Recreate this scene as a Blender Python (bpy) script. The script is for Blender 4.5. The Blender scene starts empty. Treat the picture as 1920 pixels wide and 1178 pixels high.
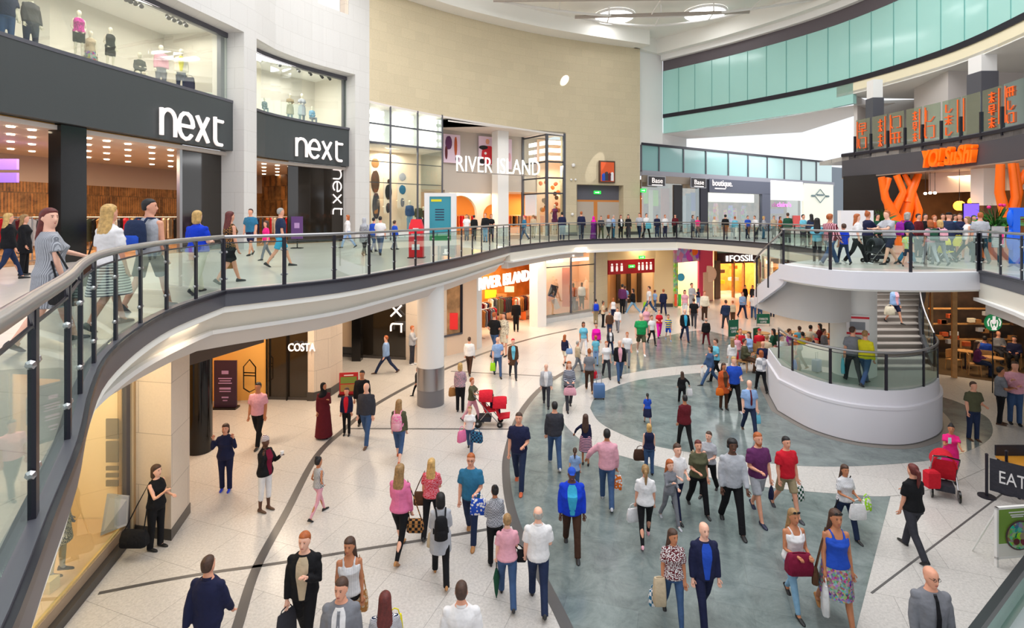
import bpy, bmesh, math, random
from mathutils import Vector, Matrix, noise
C = bpy.context.scene
COL = C.collection
PI = math.pi
random.seed(7)
# ------------------------------------------------------------------ camera, sky, large lights, exposure
CZ = 6.5                      # eye height: 1.5 m above the gallery floor at z = 5
cd = bpy.data.cameras.new('camera'); cam = bpy.data.objects.new('camera', cd); COL.objects.link(cam)
cd.sensor_width = 36.0; cd.lens = 18.75; cd.shift_y = -(589 - 406) / 1920.0; cd.clip_end = 400; cd.clip_start = 0.05
cam.location = (0, 0, CZ); cam.rotation_euler = (PI / 2, 0, 0)
C.camera = cam
w = bpy.data.worlds.new('sky'); C.world = w; w.use_nodes = True
w.node_tree.nodes['Background'].inputs[0].default_value = (0.93, 0.96, 1.0, 1)
w.node_tree.nodes['Background'].inputs[1].default_value = 1.15
C.view_settings.view_transform = 'Standard'; C.view_settings.look = 'None'
C.view_settings.exposure = 0.0; C.view_settings.gamma = 1.0; C.view_settings.use_curve_mapping = False
C.render.film_transparent = False
def area(name, loc, size, power, color=(1, 1, 1), rot=(0, 0, 0), sy=None, spread=PI):
    l = bpy.data.lights.new(name, 'AREA'); l.shape = 'RECTANGLE'; l.size = size; l.size_y = sy or size
    l.energy = power; l.color = color; l.spread = spread
    o = bpy.data.objects.new(name, l); COL.objects.link(o); o.location = loc; o.rotation_euler = rot
    return o
def point(name, loc, power, color=(1, .8, .55), r=.25):
    l = bpy.data.lights.new(name, 'POINT'); l.energy = power; l.color = color; l.shadow_soft_size = r
    o = bpy.data.objects.new(name, l); COL.objects.link(o); o.location = loc
    return o
def spot(name, loc, target, power, ang, color=(1, 1, 1), blend=.3, r=.05):
    l = bpy.data.lights.new(name, 'SPOT'); l.energy = power; l.color = color; l.spot_size = ang; l.spot_blend = blend; l.shadow_soft_size = r
    o = bpy.data.objects.new(name, l); COL.objects.link(o); o.location = loc
    o.rotation_euler = (Vector(target) - Vector(loc)).to_track_quat('-Z', 'Y').to_euler()
    return o
area('roof_skylight', (4, 14, 27), 26, 5200, (1, .985, .96), sy=30)
area('far_wall_fill', (2, 20, 25), 20, 2300, (1, .97, .92), (math.radians(62), 0, math.radians(-12)), 12)  # added fill panel, no fitting of the roof, tilted to brighten the far walls

# ------------------------------------------------------------------ reading the photograph's frame: a pixel on a level z, or at a depth Y
def G(px, py, z=0.0):
    Y = 1000 * (CZ - z) / (py - 406.0); return Vector(((px - 960) * Y / 1000, Y, z))
def D(px, py, Y):
    return Vector(((px - 960) * Y / 1000, Y, CZ - (py - 406) * Y / 1000))
def ZP(py, Y): return CZ - (py - 406) * Y / 1000
def hit(A, B, px):
    k = (px - 960) / 1000.0; ax, ay = A[0], A[1]; dx, dy = B[0] - ax, B[1] - ay
    t = (k * ay - ax) / (dx - k * dy); return Vector((ax + dx * t, ay + dy * t))

# ------------------------------------------------------------------ materials
MATS = {}
def _new(name):
    m = bpy.data.materials.new(name); m.use_nodes = True; nt = m.node_tree
    return m, nt, nt.nodes['Principled BSDF']
def S(c):  # sRGB 0-255 -> linear
    return tuple(((v / 255) / 12.92 if v <= 10 else ((v / 255 + .055) / 1.055) ** 2.4) for v in c)
NAMED = dict(navy=(30, 34, 66), black=(22, 22, 26), white=(232, 230, 232), grey=(125, 127, 135), lgrey=(176, 178, 186), dgrey=(58, 58, 66), blue=(38, 80, 190),
    rblue=(20, 60, 200), teal=(48, 112, 148), lblue=(140, 170, 215), denim=(62, 88, 128), ldenim=(135, 175, 205), ddenim=(36, 48, 78), pink=(228, 120, 165), lpink=(226, 165, 180),
    hpink=(238, 40, 130), magenta=(235, 20, 170), red=(205, 30, 48), maroon=(96, 24, 34), burg=(120, 20, 52), purple=(98, 44, 92), violet=(140, 30, 150), green=(28, 150, 84),
    dgreen=(30, 78, 58), olive=(84, 84, 62), khaki=(160, 144, 114), beige=(198, 178, 150), tan=(170, 118, 66), brown=(86, 58, 40), orange=(225, 110, 35), rust=(190, 84, 40),
    yellow=(226, 214, 40), lime=(160, 220, 40), cyan=(60, 170, 210), sky=(110, 190, 215), cream=(232, 222, 200), skin=(224, 160, 132), skinp=(236, 182, 158), skint=(190, 124, 88), skind=(92, 58, 42),
    hblonde=(196, 158, 96), hbrown=(70, 46, 34), hblack=(22, 18, 20), hginger=(168, 88, 40), hgrey=(160, 156, 150), hred=(96, 34, 30), hdblonde=(150, 116, 74))
def plain(name, rgb=None, rough=.6, metal=0.0, noise_amt=0.0, nscale=20, bump=0.0, spec=.5, emit=None, es=1.0):
    key = ('p', name)
    if key in MATS: return MATS[key]
    m, nt, b = _new(name)
    c = S(rgb if rgb else NAMED[name]); b.inputs['Base Color'].default_value = (*c, 1)
    b.inputs['Roughness'].default_value = rough; b.inputs['Metallic'].default_value = metal; b.inputs['Specular IOR Level'].default_value = spec
    if noise_amt or bump:
        tc = nt.nodes.new('ShaderNodeTexCoord'); n = nt.nodes.new('ShaderNodeTexNoise'); n.inputs['Scale'].default_value = nscale; n.inputs['Detail'].default_value = 4
        nt.links.new(tc.outputs['Object'], n.inputs['Vector'])
        if noise_amt:
            r = nt.nodes.new('ShaderNodeValToRGB'); r.color_ramp.elements[0].position = .3; r.color_ramp.elements[1].position = .7
            r.color_ramp.elements[0].color = (*[max(0, v * (1 - noise_amt)) for v in c], 1); r.color_ramp.elements[1].color = (*[min(1, v * (1 + noise_amt)) for v in c], 1)
            nt.links.new(n.outputs['Fac'], r.inputs[0]); nt.links.new(r.outputs[0], b.inputs['Base Color'])
        if bump:
            bp = nt.nodes.new('ShaderNodeBump'); bp.inputs['Strength'].default_value = bump; bp.inputs['Distance'].default_value = .02
            nt.links.new(n.outputs['Fac'], bp.inputs['Height']); nt.links.new(bp.outputs[0], b.inputs['Normal'])
    if emit: b.inputs['Emission Color'].default_value = (*S(emit), 1); b.inputs['Emission Strength'].default_value = es
    MATS[key] = m; return m
def cloth(col, pat='plain', col2='white', scale=30):
    key = ('c', str(col), pat, str(col2), scale)
    if key in MATS: return MATS[key]
    m, nt, b = _new('fabric_' + (col if isinstance(col, str) else 'dyed'))
    c = S(NAMED[col] if isinstance(col, str) else col); c2 = S(NAMED[col2] if isinstance(col2, str) else col2)
    b.inputs['Roughness'].default_value = .85; b.inputs['Specular IOR Level'].default_value = .25
    tc = nt.nodes.new('ShaderNodeTexCoord'); mix = nt.nodes.new('ShaderNodeMix'); mix.data_type = 'RGBA'
    mix.inputs[6].default_value = (*c, 1); mix.inputs[7].default_value = (*c2, 1)
    L = nt.links
    if pat in ('hstripe', 'vstripe'):
        wv = nt.nodes.new('ShaderNodeTexWave'); wv.bands_direction = 'Z' if pat == 'hstripe' else 'X'; wv.inputs['Scale'].default_value = scale / 3.0
        L.new(tc.outputs['Object'], wv.inputs['Vector']); src = wv.outputs['Fac']
        st = nt.nodes.new('ShaderNodeMath'); st.operation = 'GREATER_THAN'; st.inputs[1].default_value = .5; L.new(src, st.inputs[0]); L.new(st.outputs[0], mix.inputs[0])
    elif pat == 'check':
        ck = nt.nodes.new('ShaderNodeTexChecker'); ck.inputs['Scale'].default_value = scale; L.new(tc.outputs['Object'], ck.inputs['Vector']); L.new(ck.outputs['Fac'], mix.inputs[0])
    elif pat == 'floral':
        v = nt.nodes.new('ShaderNodeTexVoronoi'); v.inputs['Scale'].default_value = scale; L.new(tc.outputs['Object'], v.inputs['Vector'])
        r = nt.nodes.new('ShaderNodeValToRGB'); r.color_ramp.elements[0].position = .42; r.color_ramp.elements[1].position = .5
        L.new(v.outputs['Distance'], r.inputs[0]); L.new(r.outputs[0], mix.inputs[0])
    elif pat == 'multi':
        v = nt.nodes.new('ShaderNodeTexVoronoi'); v.inputs['Scale'].default_value = scale; L.new(tc.outputs['Object'], v.inputs['Vector'])
        L.new(v.outputs['Color'], mix.inputs[7]); mix.inputs[0].default_value = .45
    else:
        n = nt.nodes.new('ShaderNodeTexNoise'); n.inputs['Scale'].default_value = 14; n.inputs['Detail'].default_value = 3; L.new(tc.outputs['Object'], n.inputs['Vector'])
        mp = nt.nodes.new('ShaderNodeMapRange'); mp.inputs[1].default_value = .35; mp.inputs[2].default_value = .7; mp.inputs[3].default_value = 0; mp.inputs[4].default_value = .22
        L.new(n.outputs['Fac'], mp.inputs[0]); L.new(mp.outputs[0], mix.inputs[0]); mix.inputs[7].default_value = (*[v * .55 for v in c], 1)
    L.new(mix.outputs[2], b.inputs['Base Color'])
    n2 = nt.nodes.new('ShaderNodeTexNoise'); n2.inputs['Scale'].default_value = 9; L.new(tc.outputs['Object'], n2.inputs['Vector'])
    bp = nt.nodes.new('ShaderNodeBump'); bp.inputs['Strength'].default_value = .55; bp.inputs['Distance'].default_value = .04
    L.new(n2.outputs['Fac'], bp.inputs['Height']); L.new(bp.outputs[0], b.inputs['Normal'])
    MATS[key] = m; return m
def emis(name, rgb, strength):
    key = ('e', name)
    if key in MATS: return MATS[key]
    m, nt, b = _new(name); b.inputs['Base Color'].default_value = (*S(rgb), 1)
    b.inputs['Emission Color'].default_value = (*S(rgb), 1); b.inputs['Emission Strength'].default_value = strength
    MATS[key] = m; return m
def glass(name, tint=(200, 226, 220), mixf=.12, rough=.02):
    key = ('g', name)
    if key in MATS: return MATS[key]
    m = bpy.data.materials.new(name); m.use_nodes = True; nt = m.node_tree; nt.nodes.clear(); L = nt.links
    o = nt.nodes.new('ShaderNodeOutputMaterial'); t = nt.nodes.new('ShaderNodeBsdfTransparent'); g = nt.nodes.new('ShaderNodeBsdfGlossy')
    t.inputs[0].default_value = (*S(tint), 1); g.inputs['Roughness'].default_value = rough; g.inputs['Color'].default_value = (.9, .97, .95, 1)
    mx = nt.nodes.new('ShaderNodeMixShader'); fr = nt.nodes.new('ShaderNodeFresnel'); fr.inputs[0].default_value = 1.5
    ad = nt.nodes.new('ShaderNodeMath'); ad.operation = 'MULTIPLY_ADD'; ad.inputs[1].default_value = .32; ad.inputs[2].default_value = mixf * .2
    L.new(fr.outputs[0], ad.inputs[0]); L.new(ad.outputs[0], mx.inputs[0]); L.new(t.outputs[0], mx.inputs[1]); L.new(g.outputs[0], mx.inputs[2]); L.new(mx.outputs[0], o.inputs[0])
    MATS[key] = m; return m
def tiles(name, rgb, joint, w, h, rough=.35, var=.06, speck=0.0, mortar=.008, rot=0.0, bumpy=0, veins=None, offset=.5, vertical=False):
    key = ('t', name)
    if key in MATS: return MATS[key]
    m, nt, b = _new(name); L = nt.links; N = nt.nodes
    c = S(rgb); tc = N.new('ShaderNodeTexCoord'); mp = N.new('ShaderNodeMapping'); mp.inputs['Rotation'].default_value = (0, 0, rot)
    L.new(tc.outputs['Object'], mp.inputs[0]); vec = mp.outputs[0]
    if vertical:   # (x+y, z) plane so that courses run level round curved walls
        sx = N.new('ShaderNodeSeparateXYZ'); L.new(vec, sx.inputs[0]); ad = N.new('ShaderNodeMath'); ad.operation = 'ADD'; L.new(sx.outputs[0], ad.inputs[0]); L.new(sx.outputs[1], ad.inputs[1])
        cb = N.new('ShaderNodeCombineXYZ'); L.new(ad.outputs[0], cb.inputs[0]); L.new(sx.outputs[2], cb.inputs[1]); vec = cb.outputs[0]
    br = N.new('ShaderNodeTexBrick'); br.offset = offset; br.inputs['Scale'].default_value = 1; br.inputs['Brick Width'].default_value = w; br.inputs['Row Height'].default_value = h; br.inputs['Mortar Size'].default_value = mortar
    br.inputs['Color1'].default_value = (*[v * (1 - var) for v in c], 1); br.inputs['Color2'].default_value = (*[min(1, v * (1 + var)) for v in c], 1); br.inputs['Mortar'].default_value = (*S(joint), 1)
    L.new(vec, br.inputs['Vector']); out = br.outputs['Color']
    if speck:
        n = N.new('ShaderNodeTexNoise'); n.inputs['Scale'].default_value = 22; n.inputs['Detail'].default_value = 5; n.inputs['Roughness'].default_value = .8; L.new(tc.outputs['Object'], n.inputs['Vector'])
        r = N.new('ShaderNodeValToRGB'); r.color_ramp.elements[0].position = .36; r.color_ramp.elements[1].position = .6
        r.color_ramp.elements[0].color = (1 - speck, 1 - speck, 1 - speck, 1); r.color_ramp.elements[1].color = (1, 1, 1, 1); L.new(n.outputs['Fac'], r.inputs[0])
        mu = N.new('ShaderNodeMix'); mu.data_type = 'RGBA'; mu.blend_type = 'MULTIPLY'; mu.inputs[0].default_value = 1; L.new(out, mu.inputs[6]); L.new(r.outputs[0], mu.inputs[7]); out = mu.outputs[2]
    if veins:
        n = N.new('ShaderNodeTexNoise'); n.inputs['Scale'].default_value = 1.7; n.inputs['Detail'].default_value = 12; n.inputs['Roughness'].default_value = .74; n.inputs['Distortion'].default_value = .5; L.new(tc.outputs['Object'], n.inputs['Vector'])
        r = N.new('ShaderNodeValToRGB'); r.color_ramp.elements[0].position = .35; r.color_ramp.elements[1].position = .68
        r.color_ramp.elements[0].color = (*S(veins[0]), 1); r.color_ramp.elements[1].color = (*S(veins[1]), 1); L.new(n.outputs['Fac'], r.inputs[0])
        mu = N.new('ShaderNodeMix'); mu.data_type = 'RGBA'; mu.blend_type = 'MIX'; mu.inputs[0].default_value = .55; L.new(out, mu.inputs[6]); L.new(r.outputs[0], mu.inputs[7]); out = mu.outputs[2]
    L.new(out, b.inputs['Base Color']); b.inputs['Roughness'].default_value = rough
    if bumpy:
        bp = N.new('ShaderNodeBump'); bp.inputs['Strength'].default_value = bumpy; bp.inputs['Distance'].default_value = .01; L.new(br.outputs['Fac'], bp.inputs['Height']); bp.invert = True; L.new(bp.outputs[0], b.inputs['Normal'])
    MATS[key] = m; return m

M = dict(
    terrazzo=tiles('pale_terrazzo', (203, 198, 194), (158, 154, 151), 1.2, 1.2, .28, .03, .26, .005, .35),
    slate=tiles('green_slate', (106, 117, 117), (84, 93, 93), 1.2, .6, .17, .2, .0, .005, .3, veins=((84, 94, 95), (150, 160, 158))),
    galleryfloor=tiles('gallery_floor', (196, 188, 182), (160, 156, 152), .9, .9, .28, .03, .1, .006, .2),
    limestone=tiles('beige_limestone', (205, 190, 160), (188, 173, 142), 1.5, .62, .7, .035, .14, .006, vertical=True),
    whitestone=tiles('white_stone', (206, 204, 202), (182, 179, 176), 1.3, .95, .6, .02, .05, .006, vertical=True),
    piercladding=tiles('pier_cladding', (222, 206, 190), (176, 160, 146), 1.3, 1.05, .5, .02, .06, .006, vertical=True),
    plaster=plain('white_plaster', (232, 230, 228), .7), ceilw=plain('ceiling_white', (238, 236, 230), .8), cream=plain('cream_panel', (226, 220, 208), .55),
    fascia2=plain('pale_grey_panel', (214, 206, 200), .6), steelgrey=plain('grey_painted_steel', (92, 92, 100), .4, .3), darksteel=plain('dark_painted_steel', (44, 42, 52), .35, .4),
    inlay=plain('dark_granite', (84, 82, 82), .35), kerb=plain('dark_granite_skirting', (66, 62, 60), .35),
    chrome=plain('brushed_steel', (168, 167, 170), .3, .9), signgrey=plain('charcoal_sign_panel', (62, 66, 68), .45), white=plain('white_letter', (245, 240, 238), .4, emit=(255, 240, 235), es=.55),
    teal=plain('teal_back_painted_glass', (164, 214, 207), .12, spec=.7), darkband=plain('dark_grille_band', (92, 84, 90), .6), black=plain('black_gloss', (14, 12, 12), .12),
    orange=plain('orange_lacquer', (255, 112, 10), .4), drumwhite=plain('drum_white', (226, 224, 232), .5), railglass=glass('rail_glass', (238, 247, 243), .0), shopglass=glass('shop_glass', (240, 244, 242), .1),
    darkglass=plain('dark_shop_glass', (34, 28, 22), .08, spec=.8), stair=tiles('stair_stone', (158, 150, 146), (140, 132, 128), 3, 3, .5, .03, .15), wood=plain('light_wood', (190, 140, 84), .5, noise_amt=.15, nscale=6),
    gold=plain('amber_wall', (240, 180, 92), .6), tube=emis('light_tube', (255, 250, 240), 4.0), down=emis('downlight', (255, 232, 200), 9.0), skin=None)

# ------------------------------------------------------------------ mesh building
class MB:
    def __init__(s): s.v = []; s.f = []
    def add(s, vs, fs):
        o = len(s.v); s.v += [tuple(v) for v in vs]; s.f += [tuple(i + o for i in f) for f in fs]; return s
    def box(s, a, b):
        x0, y0, z0 = a; x1, y1, z1 = b
        return s.add([(x0, y0, z0), (x1, y0, z0), (x1, y1, z0), (x0, y1, z0), (x0, y0, z1), (x1, y0, z1), (x1, y1, z1), (x0, y1, z1)],
                     [(3, 2, 1, 0), (4, 5, 6, 7), (0, 1, 5, 4), (1, 2, 6, 5), (2, 3, 7, 6), (3, 0, 4, 7)])
    def obox(s, c, ux, size):          # box centred at c, x axis along plan direction ux
        ux = Vector((ux[0], ux[1], 0)).normalized(); uy = Vector((-ux.y, ux.x, 0)); c = Vector(c); vs = []
        for dz in (-1, 1):
            for dx, dy in ((-1, -1), (1, -1), (1, 1), (-1, 1)):
                vs.append(c + ux * dx * size[0] / 2 + uy * dy * size[1] / 2 + Vector((0, 0, dz * size[2] / 2)))
        return s.add(vs, [(3, 2, 1, 0), (4, 5, 6, 7), (0, 1, 5, 4), (1, 2, 6, 5), (2, 3, 7, 6), (3, 0, 4, 7)])
    def prism(s, pts, z0, z1):
        n = len(pts); a = sum(pts[i][0] * pts[(i + 1) % n][1] - pts[(i + 1) % n][0] * pts[i][1] for i in range(n))
        if a < 0: pts = pts[::-1]
        vs = [(p[0], p[1], z0) for p in pts] + [(p[0], p[1], z1) for p in pts]
        return s.add(vs, [tuple(range(n - 1, -1, -1)), tuple(range(n, 2 * n))] + [(i, (i + 1) % n, n + (i + 1) % n, n + i) for i in range(n)])
    def loft(s, rings, closed=True, cap=True):
        o = len(s.v); n = len(rings[0])
        for r in rings: s.v += [tuple(p) for p in r]
        for k in range(len(rings) - 1):
            for i in range(n if closed else n - 1):
                j = (i + 1) % n; s.f.append((o + k * n + i, o + k * n + j, o + (k + 1) * n + j, o + (k + 1) * n + i))
        if cap: s.f.append(tuple(o + i for i in range(n - 1, -1, -1))); s.f.append(tuple(o + (len(rings) - 1) * n + i for i in range(n)))
        return s
    def tube(s, pts, r, n=8, cap=True):
        pts = [Vector(p) for p in pts]; rs = r if isinstance(r, (list, tuple)) else [r] * len(pts); rings = []; pu = None
        for i, p in enumerate(pts):
            d = (pts[min(i + 1, len(pts) - 1)] - pts[max(i - 1, 0)]).normalized()
            if pu is None: pu = d.orthogonal().normalized()
            pu = (pu - d * pu.dot(d)); pu = pu.normalized() if pu.length > 1e-6 else d.orthogonal().normalized()
            w_ = d.cross(pu)
            rings.append([p + (pu * math.cos(2 * PI * k / n) + w_ * math.sin(2 * PI * k / n)) * rs[i] for k in range(n)])
        return s.loft(rings, True, cap)
    def cyl(s, c, r, z0, z1, n=32, r2=None):
        r2 = r if r2 is None else r2
        return s.loft([[(c[0] + rr * math.cos(2 * PI * k / n), c[1] + rr * math.sin(2 * PI * k / n), z) for k in range(n)] for rr, z in ((r, z0), (r2, z1))])
    def ball(s, c, r, n=10, m=7):
        r = r if isinstance(r, (tuple, list)) else (r, r, r); rings = []
        for j in range(1, m):
            t = PI * j / m; rings.append([(c[0] + r[0] * math.sin(t) * math.cos(2 * PI * k / n), c[1] + r[1] * math.sin(t) * math.sin(2 * PI * k / n), c[2] - r[2] * math.cos(t)) for k in range(n)])
        return s.loft(rings)
    def ribbon(s, pts, z0, z1, t):      # vertical wall along plan polyline pts, thickness t to the left of its direction (negative: right)
        pts = [Vector((p[0], p[1])) for p in pts]; n = len(pts); off = []
        for i, p in enumerate(pts):
            d = (pts[min(i + 1, n - 1)] - pts[max(i - 1, 0)]).normalized(); off.append(p + Vector((-d.y, d.x)) * t)
        g = lambda z, i: z[i] if isinstance(z, (list, tuple)) else z
        rings = [[(*pts[i], g(z0, i)), (*off[i], g(z0, i)), (*off[i], g(z1, i)), (*pts[i], g(z1, i))] for i in range(n)]
        if t > 0: rings = [r[::-1] for r in rings]
        return s.loft(rings)
    def build(s, name, mat, parent=None, smooth=False, **kw):
        me = bpy.data.meshes.new(name); me.from_pydata(s.v, [], s.f); me.update()
        if mat: me.materials.append(mat)
        if smooth:
            for p in me.polygons: p.use_smooth = True
            try: me.set_sharp_from_angle(angle=math.radians(40))
            except Exception: pass
        o = bpy.data.objects.new(name, me); COL.objects.link(o)
        if parent: o.parent = parent
        for k, v in kw.items(): o[k] = v
        return o
def spline(pts, sub=6):
    pts = [Vector(p) for p in pts]; out = []
    for i in range(len(pts) - 1):
        p0, p1, p2, p3 = pts[max(i - 1, 0)], pts[i], pts[i + 1], pts[min(i + 2, len(pts) - 1)]
        for k in range(sub):
            t = k / sub; out.append(.5 * ((2 * p1) + (p2 - p0) * t + (2 * p0 - 5 * p1 + 4 * p2 - p3) * t * t + (3 * p1 - p0 - 3 * p2 + p3) * t ** 3))
    return out + [pts[-1]]
def resample(pts, step):
    out = [pts[0].copy()]; acc = 0
    L = sum((pts[i + 1] - pts[i]).length for i in range(len(pts) - 1)); n = max(1, round(L / step)); st = L / n; need = st
    for i in range(len(pts) - 1):
        a, b = pts[i], pts[i + 1]; l = (b - a).length; pos = 0
        while l - pos >= need - 1e-9:
            pos += need; out.append(a + (b - a) * (pos / l)); need = st
        need -= (l - pos)
    if (out[-1] - pts[-1]).length > st * .3: out.append(pts[-1].copy())
    return out
def struct(name, mb, mat, smooth=False, parent=None, **kw):
    o = mb.build(name, mat, parent, smooth, **kw)
    if not parent: o['kind'] = 'structure'
    return o
def tag(o, label, cat, group=None):
    o['label'] = label; o['category'] = cat
    if group: o['group'] = group
    return o
def thing(name, label, cat, loc=(0, 0, 0), rz=0, group=None):
    o = bpy.data.objects.new(name, None); COL.objects.link(o); o.location = loc; o.rotation_euler = (0, 0, rz); o.empty_display_size = .1
    return tag(o, label, cat, group)
def copy_tree(o, parent=None):
    c = o.copy(); COL.objects.link(c)
    if parent: c.parent = parent
    for ch in list(o.children): copy_tree(ch, c)
    return c
def text(s_, name, mat, width, height, loc, ux, parent=None, depth=.05, shear=0, bold=0.0):
    """lettering as mesh: centred at loc, running along plan direction ux, width x height metres"""
    cu = bpy.data.curves.new(name, 'FONT'); cu.body = s_; cu.extrude = .5; cu.align_x = 'CENTER'; cu.shear = shear; cu.offset = bold; cu.resolution_u = 3
    t = bpy.data.objects.new('tmp', cu); COL.objects.link(t); bpy.context.view_layer.update()
    dg = bpy.context.evaluated_depsgraph_get(); me = bpy.data.meshes.new_from_object(t.evaluated_get(dg))
    bpy.data.objects.remove(t); xs = [v.co.x for v in me.vertices]; ys = [v.co.y for v in me.vertices]
    cx, cy = (min(xs) + max(xs)) / 2, (min(ys) + max(ys)) / 2; sx = width / (max(xs) - min(xs)); sy = height / (max(ys) - min(ys))
    ux = Vector((ux[0], ux[1], 0)).normalized(); nrm = Vector((ux.y, -ux.x, 0)); loc = Vector(loc)
    inv = parent.matrix_basis.inverted() if parent else Matrix()
    for v in me.vertices:
        v.co = inv @ (loc + ux * (v.co.x - cx) * sx + Vector((0, 0, 1)) * (v.co.y - cy) * sy + nrm * v.co.z * depth)
    me.materials.clear(); me.materials.append(mat); me.name = name
    o = bpy.data.objects.new(name, me); COL.objects.link(o)
    if parent: o.parent = parent
    return o
def strokes(name, mat, glyphs, origin, ux, uz, sc, r, parent=None):
    """letters drawn as round strokes; ux, uz are 3-D unit axes; one joined mesh"""
    mb = MB(); ux = Vector(ux).normalized(); uz = Vector(uz).normalized(); o = Vector(origin)
    for g in glyphs:
        mb.tube([o + ux * p[0] * sc + uz * p[1] * sc for p in g], r, 6)
    return mb.build(name, mat, parent, True)
def arc(cx, cy, rx, ry, a0, a1, n=12): return [(cx + rx * math.cos(math.radians(a0 + (a1 - a0) * i / n)), cy + ry * math.sin(math.radians(a0 + (a1 - a0) * i / n))) for i in range(n + 1)]
NEXT = [[(0, 0), (0, 1)], [(0, .62)] + arc(.32, .62, .32, .36, 180, 0)[1:] + [(.64, 0)],
        arc(1.18, .5, .36, .5, 0, 320) , [(.82, .5), (1.54, .5)], [(1.75, 0), (2.35, 1)], [(1.75, 1), (2.35, 0)],
        [(2.75, 1.12), (2.75, .3)] + arc(2.95, .22, .2, .22, 180, 270) + [(3.15, 0)], [(2.75, .98), (3.2, .98)]]
# ================================================================== SETTING: ground floor and inlays
def plate(name, pts, z, mat, closed_spline=False, h=.003):
    if closed_spline: pts = spline(list(pts) + [pts[0]], 5)[:-1]
    mb = MB().prism([(p[0], p[1]) for p in pts], z - h, z)
    return struct(name, mb, mat)
struct('floor', MB().box((-30, -6, -.3), (45, 75, 0)), M['terrazzo'])
bigL = [G(1140, 1330), G(1075, 1178), G(1030, 1090), G(975, 980), G(957, 900), G(960, 840), G(985, 770), G(1030, 720), G(1090, 684)]
top = [G(1150, 657), G(1200, 642), G(1250, 630), G(1310, 620), G(1350, 626), G(1400, 645), G(1460, 668)]
lp = [Vector(p.xy) for p in spline([p for p in bigL + top[:-1]], 5)]
plate('floor_slate', lp + [top[-1].xy, G(1500, 730).xy, G(1640, 840).xy, G(1670, 930).xy, G(1640, 1045).xy, G(1606, 1178).xy, G(1560, 1380).xy], .004, M['slate'])
struct('floor_slate_edge', MB().ribbon(spline([p.xy for p in bigL], 6), .0, .006, .2), M['inlay'])
ring = [(1055, 784), (1061, 799), (1086, 823), (1120, 843), (1174, 858), (1260, 882), (1347, 899), (1420, 912), (1500, 921), (1580, 927), (1680, 930), (1800, 900), (1900, 840), (1890, 770), (1800, 725), (1600, 685), (1500, 682), (1414, 681), (1337, 682.6), (1240, 691), (1171.6, 702), (1110, 716), (1075, 733), (1057, 760)]
plate('floor_ring', [G(*p).xy for p in ring], .008, M['terrazzo'], True)
disc = [(1106.5, 766), (1118, 786), (1135, 800), (1163, 814), (1196, 827.6), (1241, 840), (1320, 853), (1410, 866), (1505, 874.5), (1606, 875), (1730, 866), (1801, 852), (1855, 824), (1859, 795), (1837, 775), (1769, 746), (1640, 722), (1520, 703), (1414, 697), (1322, 699.5), (1240, 707), (1185, 716), (1137, 733), (1115, 747)]
plate('floor_disc', [G(*p).xy for p in disc], .012, M['slate'], True)
def line(pts, wd): return MB().ribbon(spline([G(*p).xy for p in pts], 6), .0, .005, wd)
struct('floor_inlay_arc', line([(440, 1215), (455, 1178), (490, 1065), (545, 960), (600, 855), (650, 806), (700, 765), (775, 722), (840, 692), (916, 661), (1005, 634), (1084, 617)], .17), M['inlay'])
struct('floor_inlay_line', line([(183, 1116), (300, 1093), (400, 1076), (522, 1059), (680, 1033), (773, 1018.5), (879, 1001.5), (974, 984)], .08), M['inlay'])
struct('floor_inlay_line', line([(655, 805), (820, 805.6), (958, 806)], .08), M['inlay'])
struct('floor_inlay_line', line([(845, 697), (886, 699), (1011, 705.6), (1040, 707)], .08), M['inlay'])
struct('floor_inlay_line', line([(1636, 1114), (1851, 950), (1960, 866)], .035), M['inlay'])
# ================================================================== gallery slab at z = 5
inner = [(3.2, -.6), (1.2, -.1), (0, .15), (-.8, .5), (-1.35, 1.1), (-1.87, 1.94), (-2.3, 2.6), (-2.85, 3.45), (-3.6, 4.5), (-4.35, 5.7), (-5.0, 7.2), (-5.4, 8.6), (-5.62, 10.4)]
innerL = spline([Vector(p) for p in inner], 4)
inner2 = spline([Vector(p) for p in [(-5.62, 10.4), (-4.0, 12.3), (-3.15, 14.5), (-2.3, 17.2), (-1.6, 19.7), (-.9, 22.6), (-.1, 26.0)]], 4)
inner3 = spline([Vector(p) for p in [(-.1, 26.0), (2.5, 31.2), (4.6, 33.7), (8.2, 35.6), (11.3, 36.6)]], 4)
inner4 = spline([Vector(p) for p in [(11.3, 36.6), (13.3, 32.2), (13.9, 27.5), (13.2, 22.8), (11.8, 19.6)]], 4)
land = spline([Vector(p) for p in [(8.4, 16.7), (8.45, 16.0), (8.62, 15.3), (9.05, 14.45), (10.2, 14.12), (11.4, 14.1), (12.5, 14.25)]], 4)
innerR = spline([Vector(p) for p in [(12.5, 14.25), (11.5, 12.0), (10.3, 10.0), (8.6, 7.4), (6.4, 4.4), (4.6, 1.0), (3.2, -.6)]], 4)
E_ = innerL[:-1] + inner2[:-1] + inner3[:-1] + inner4 + [Vector((10.2, 18.3))] + land[:-1] + innerR[:-1]
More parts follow.
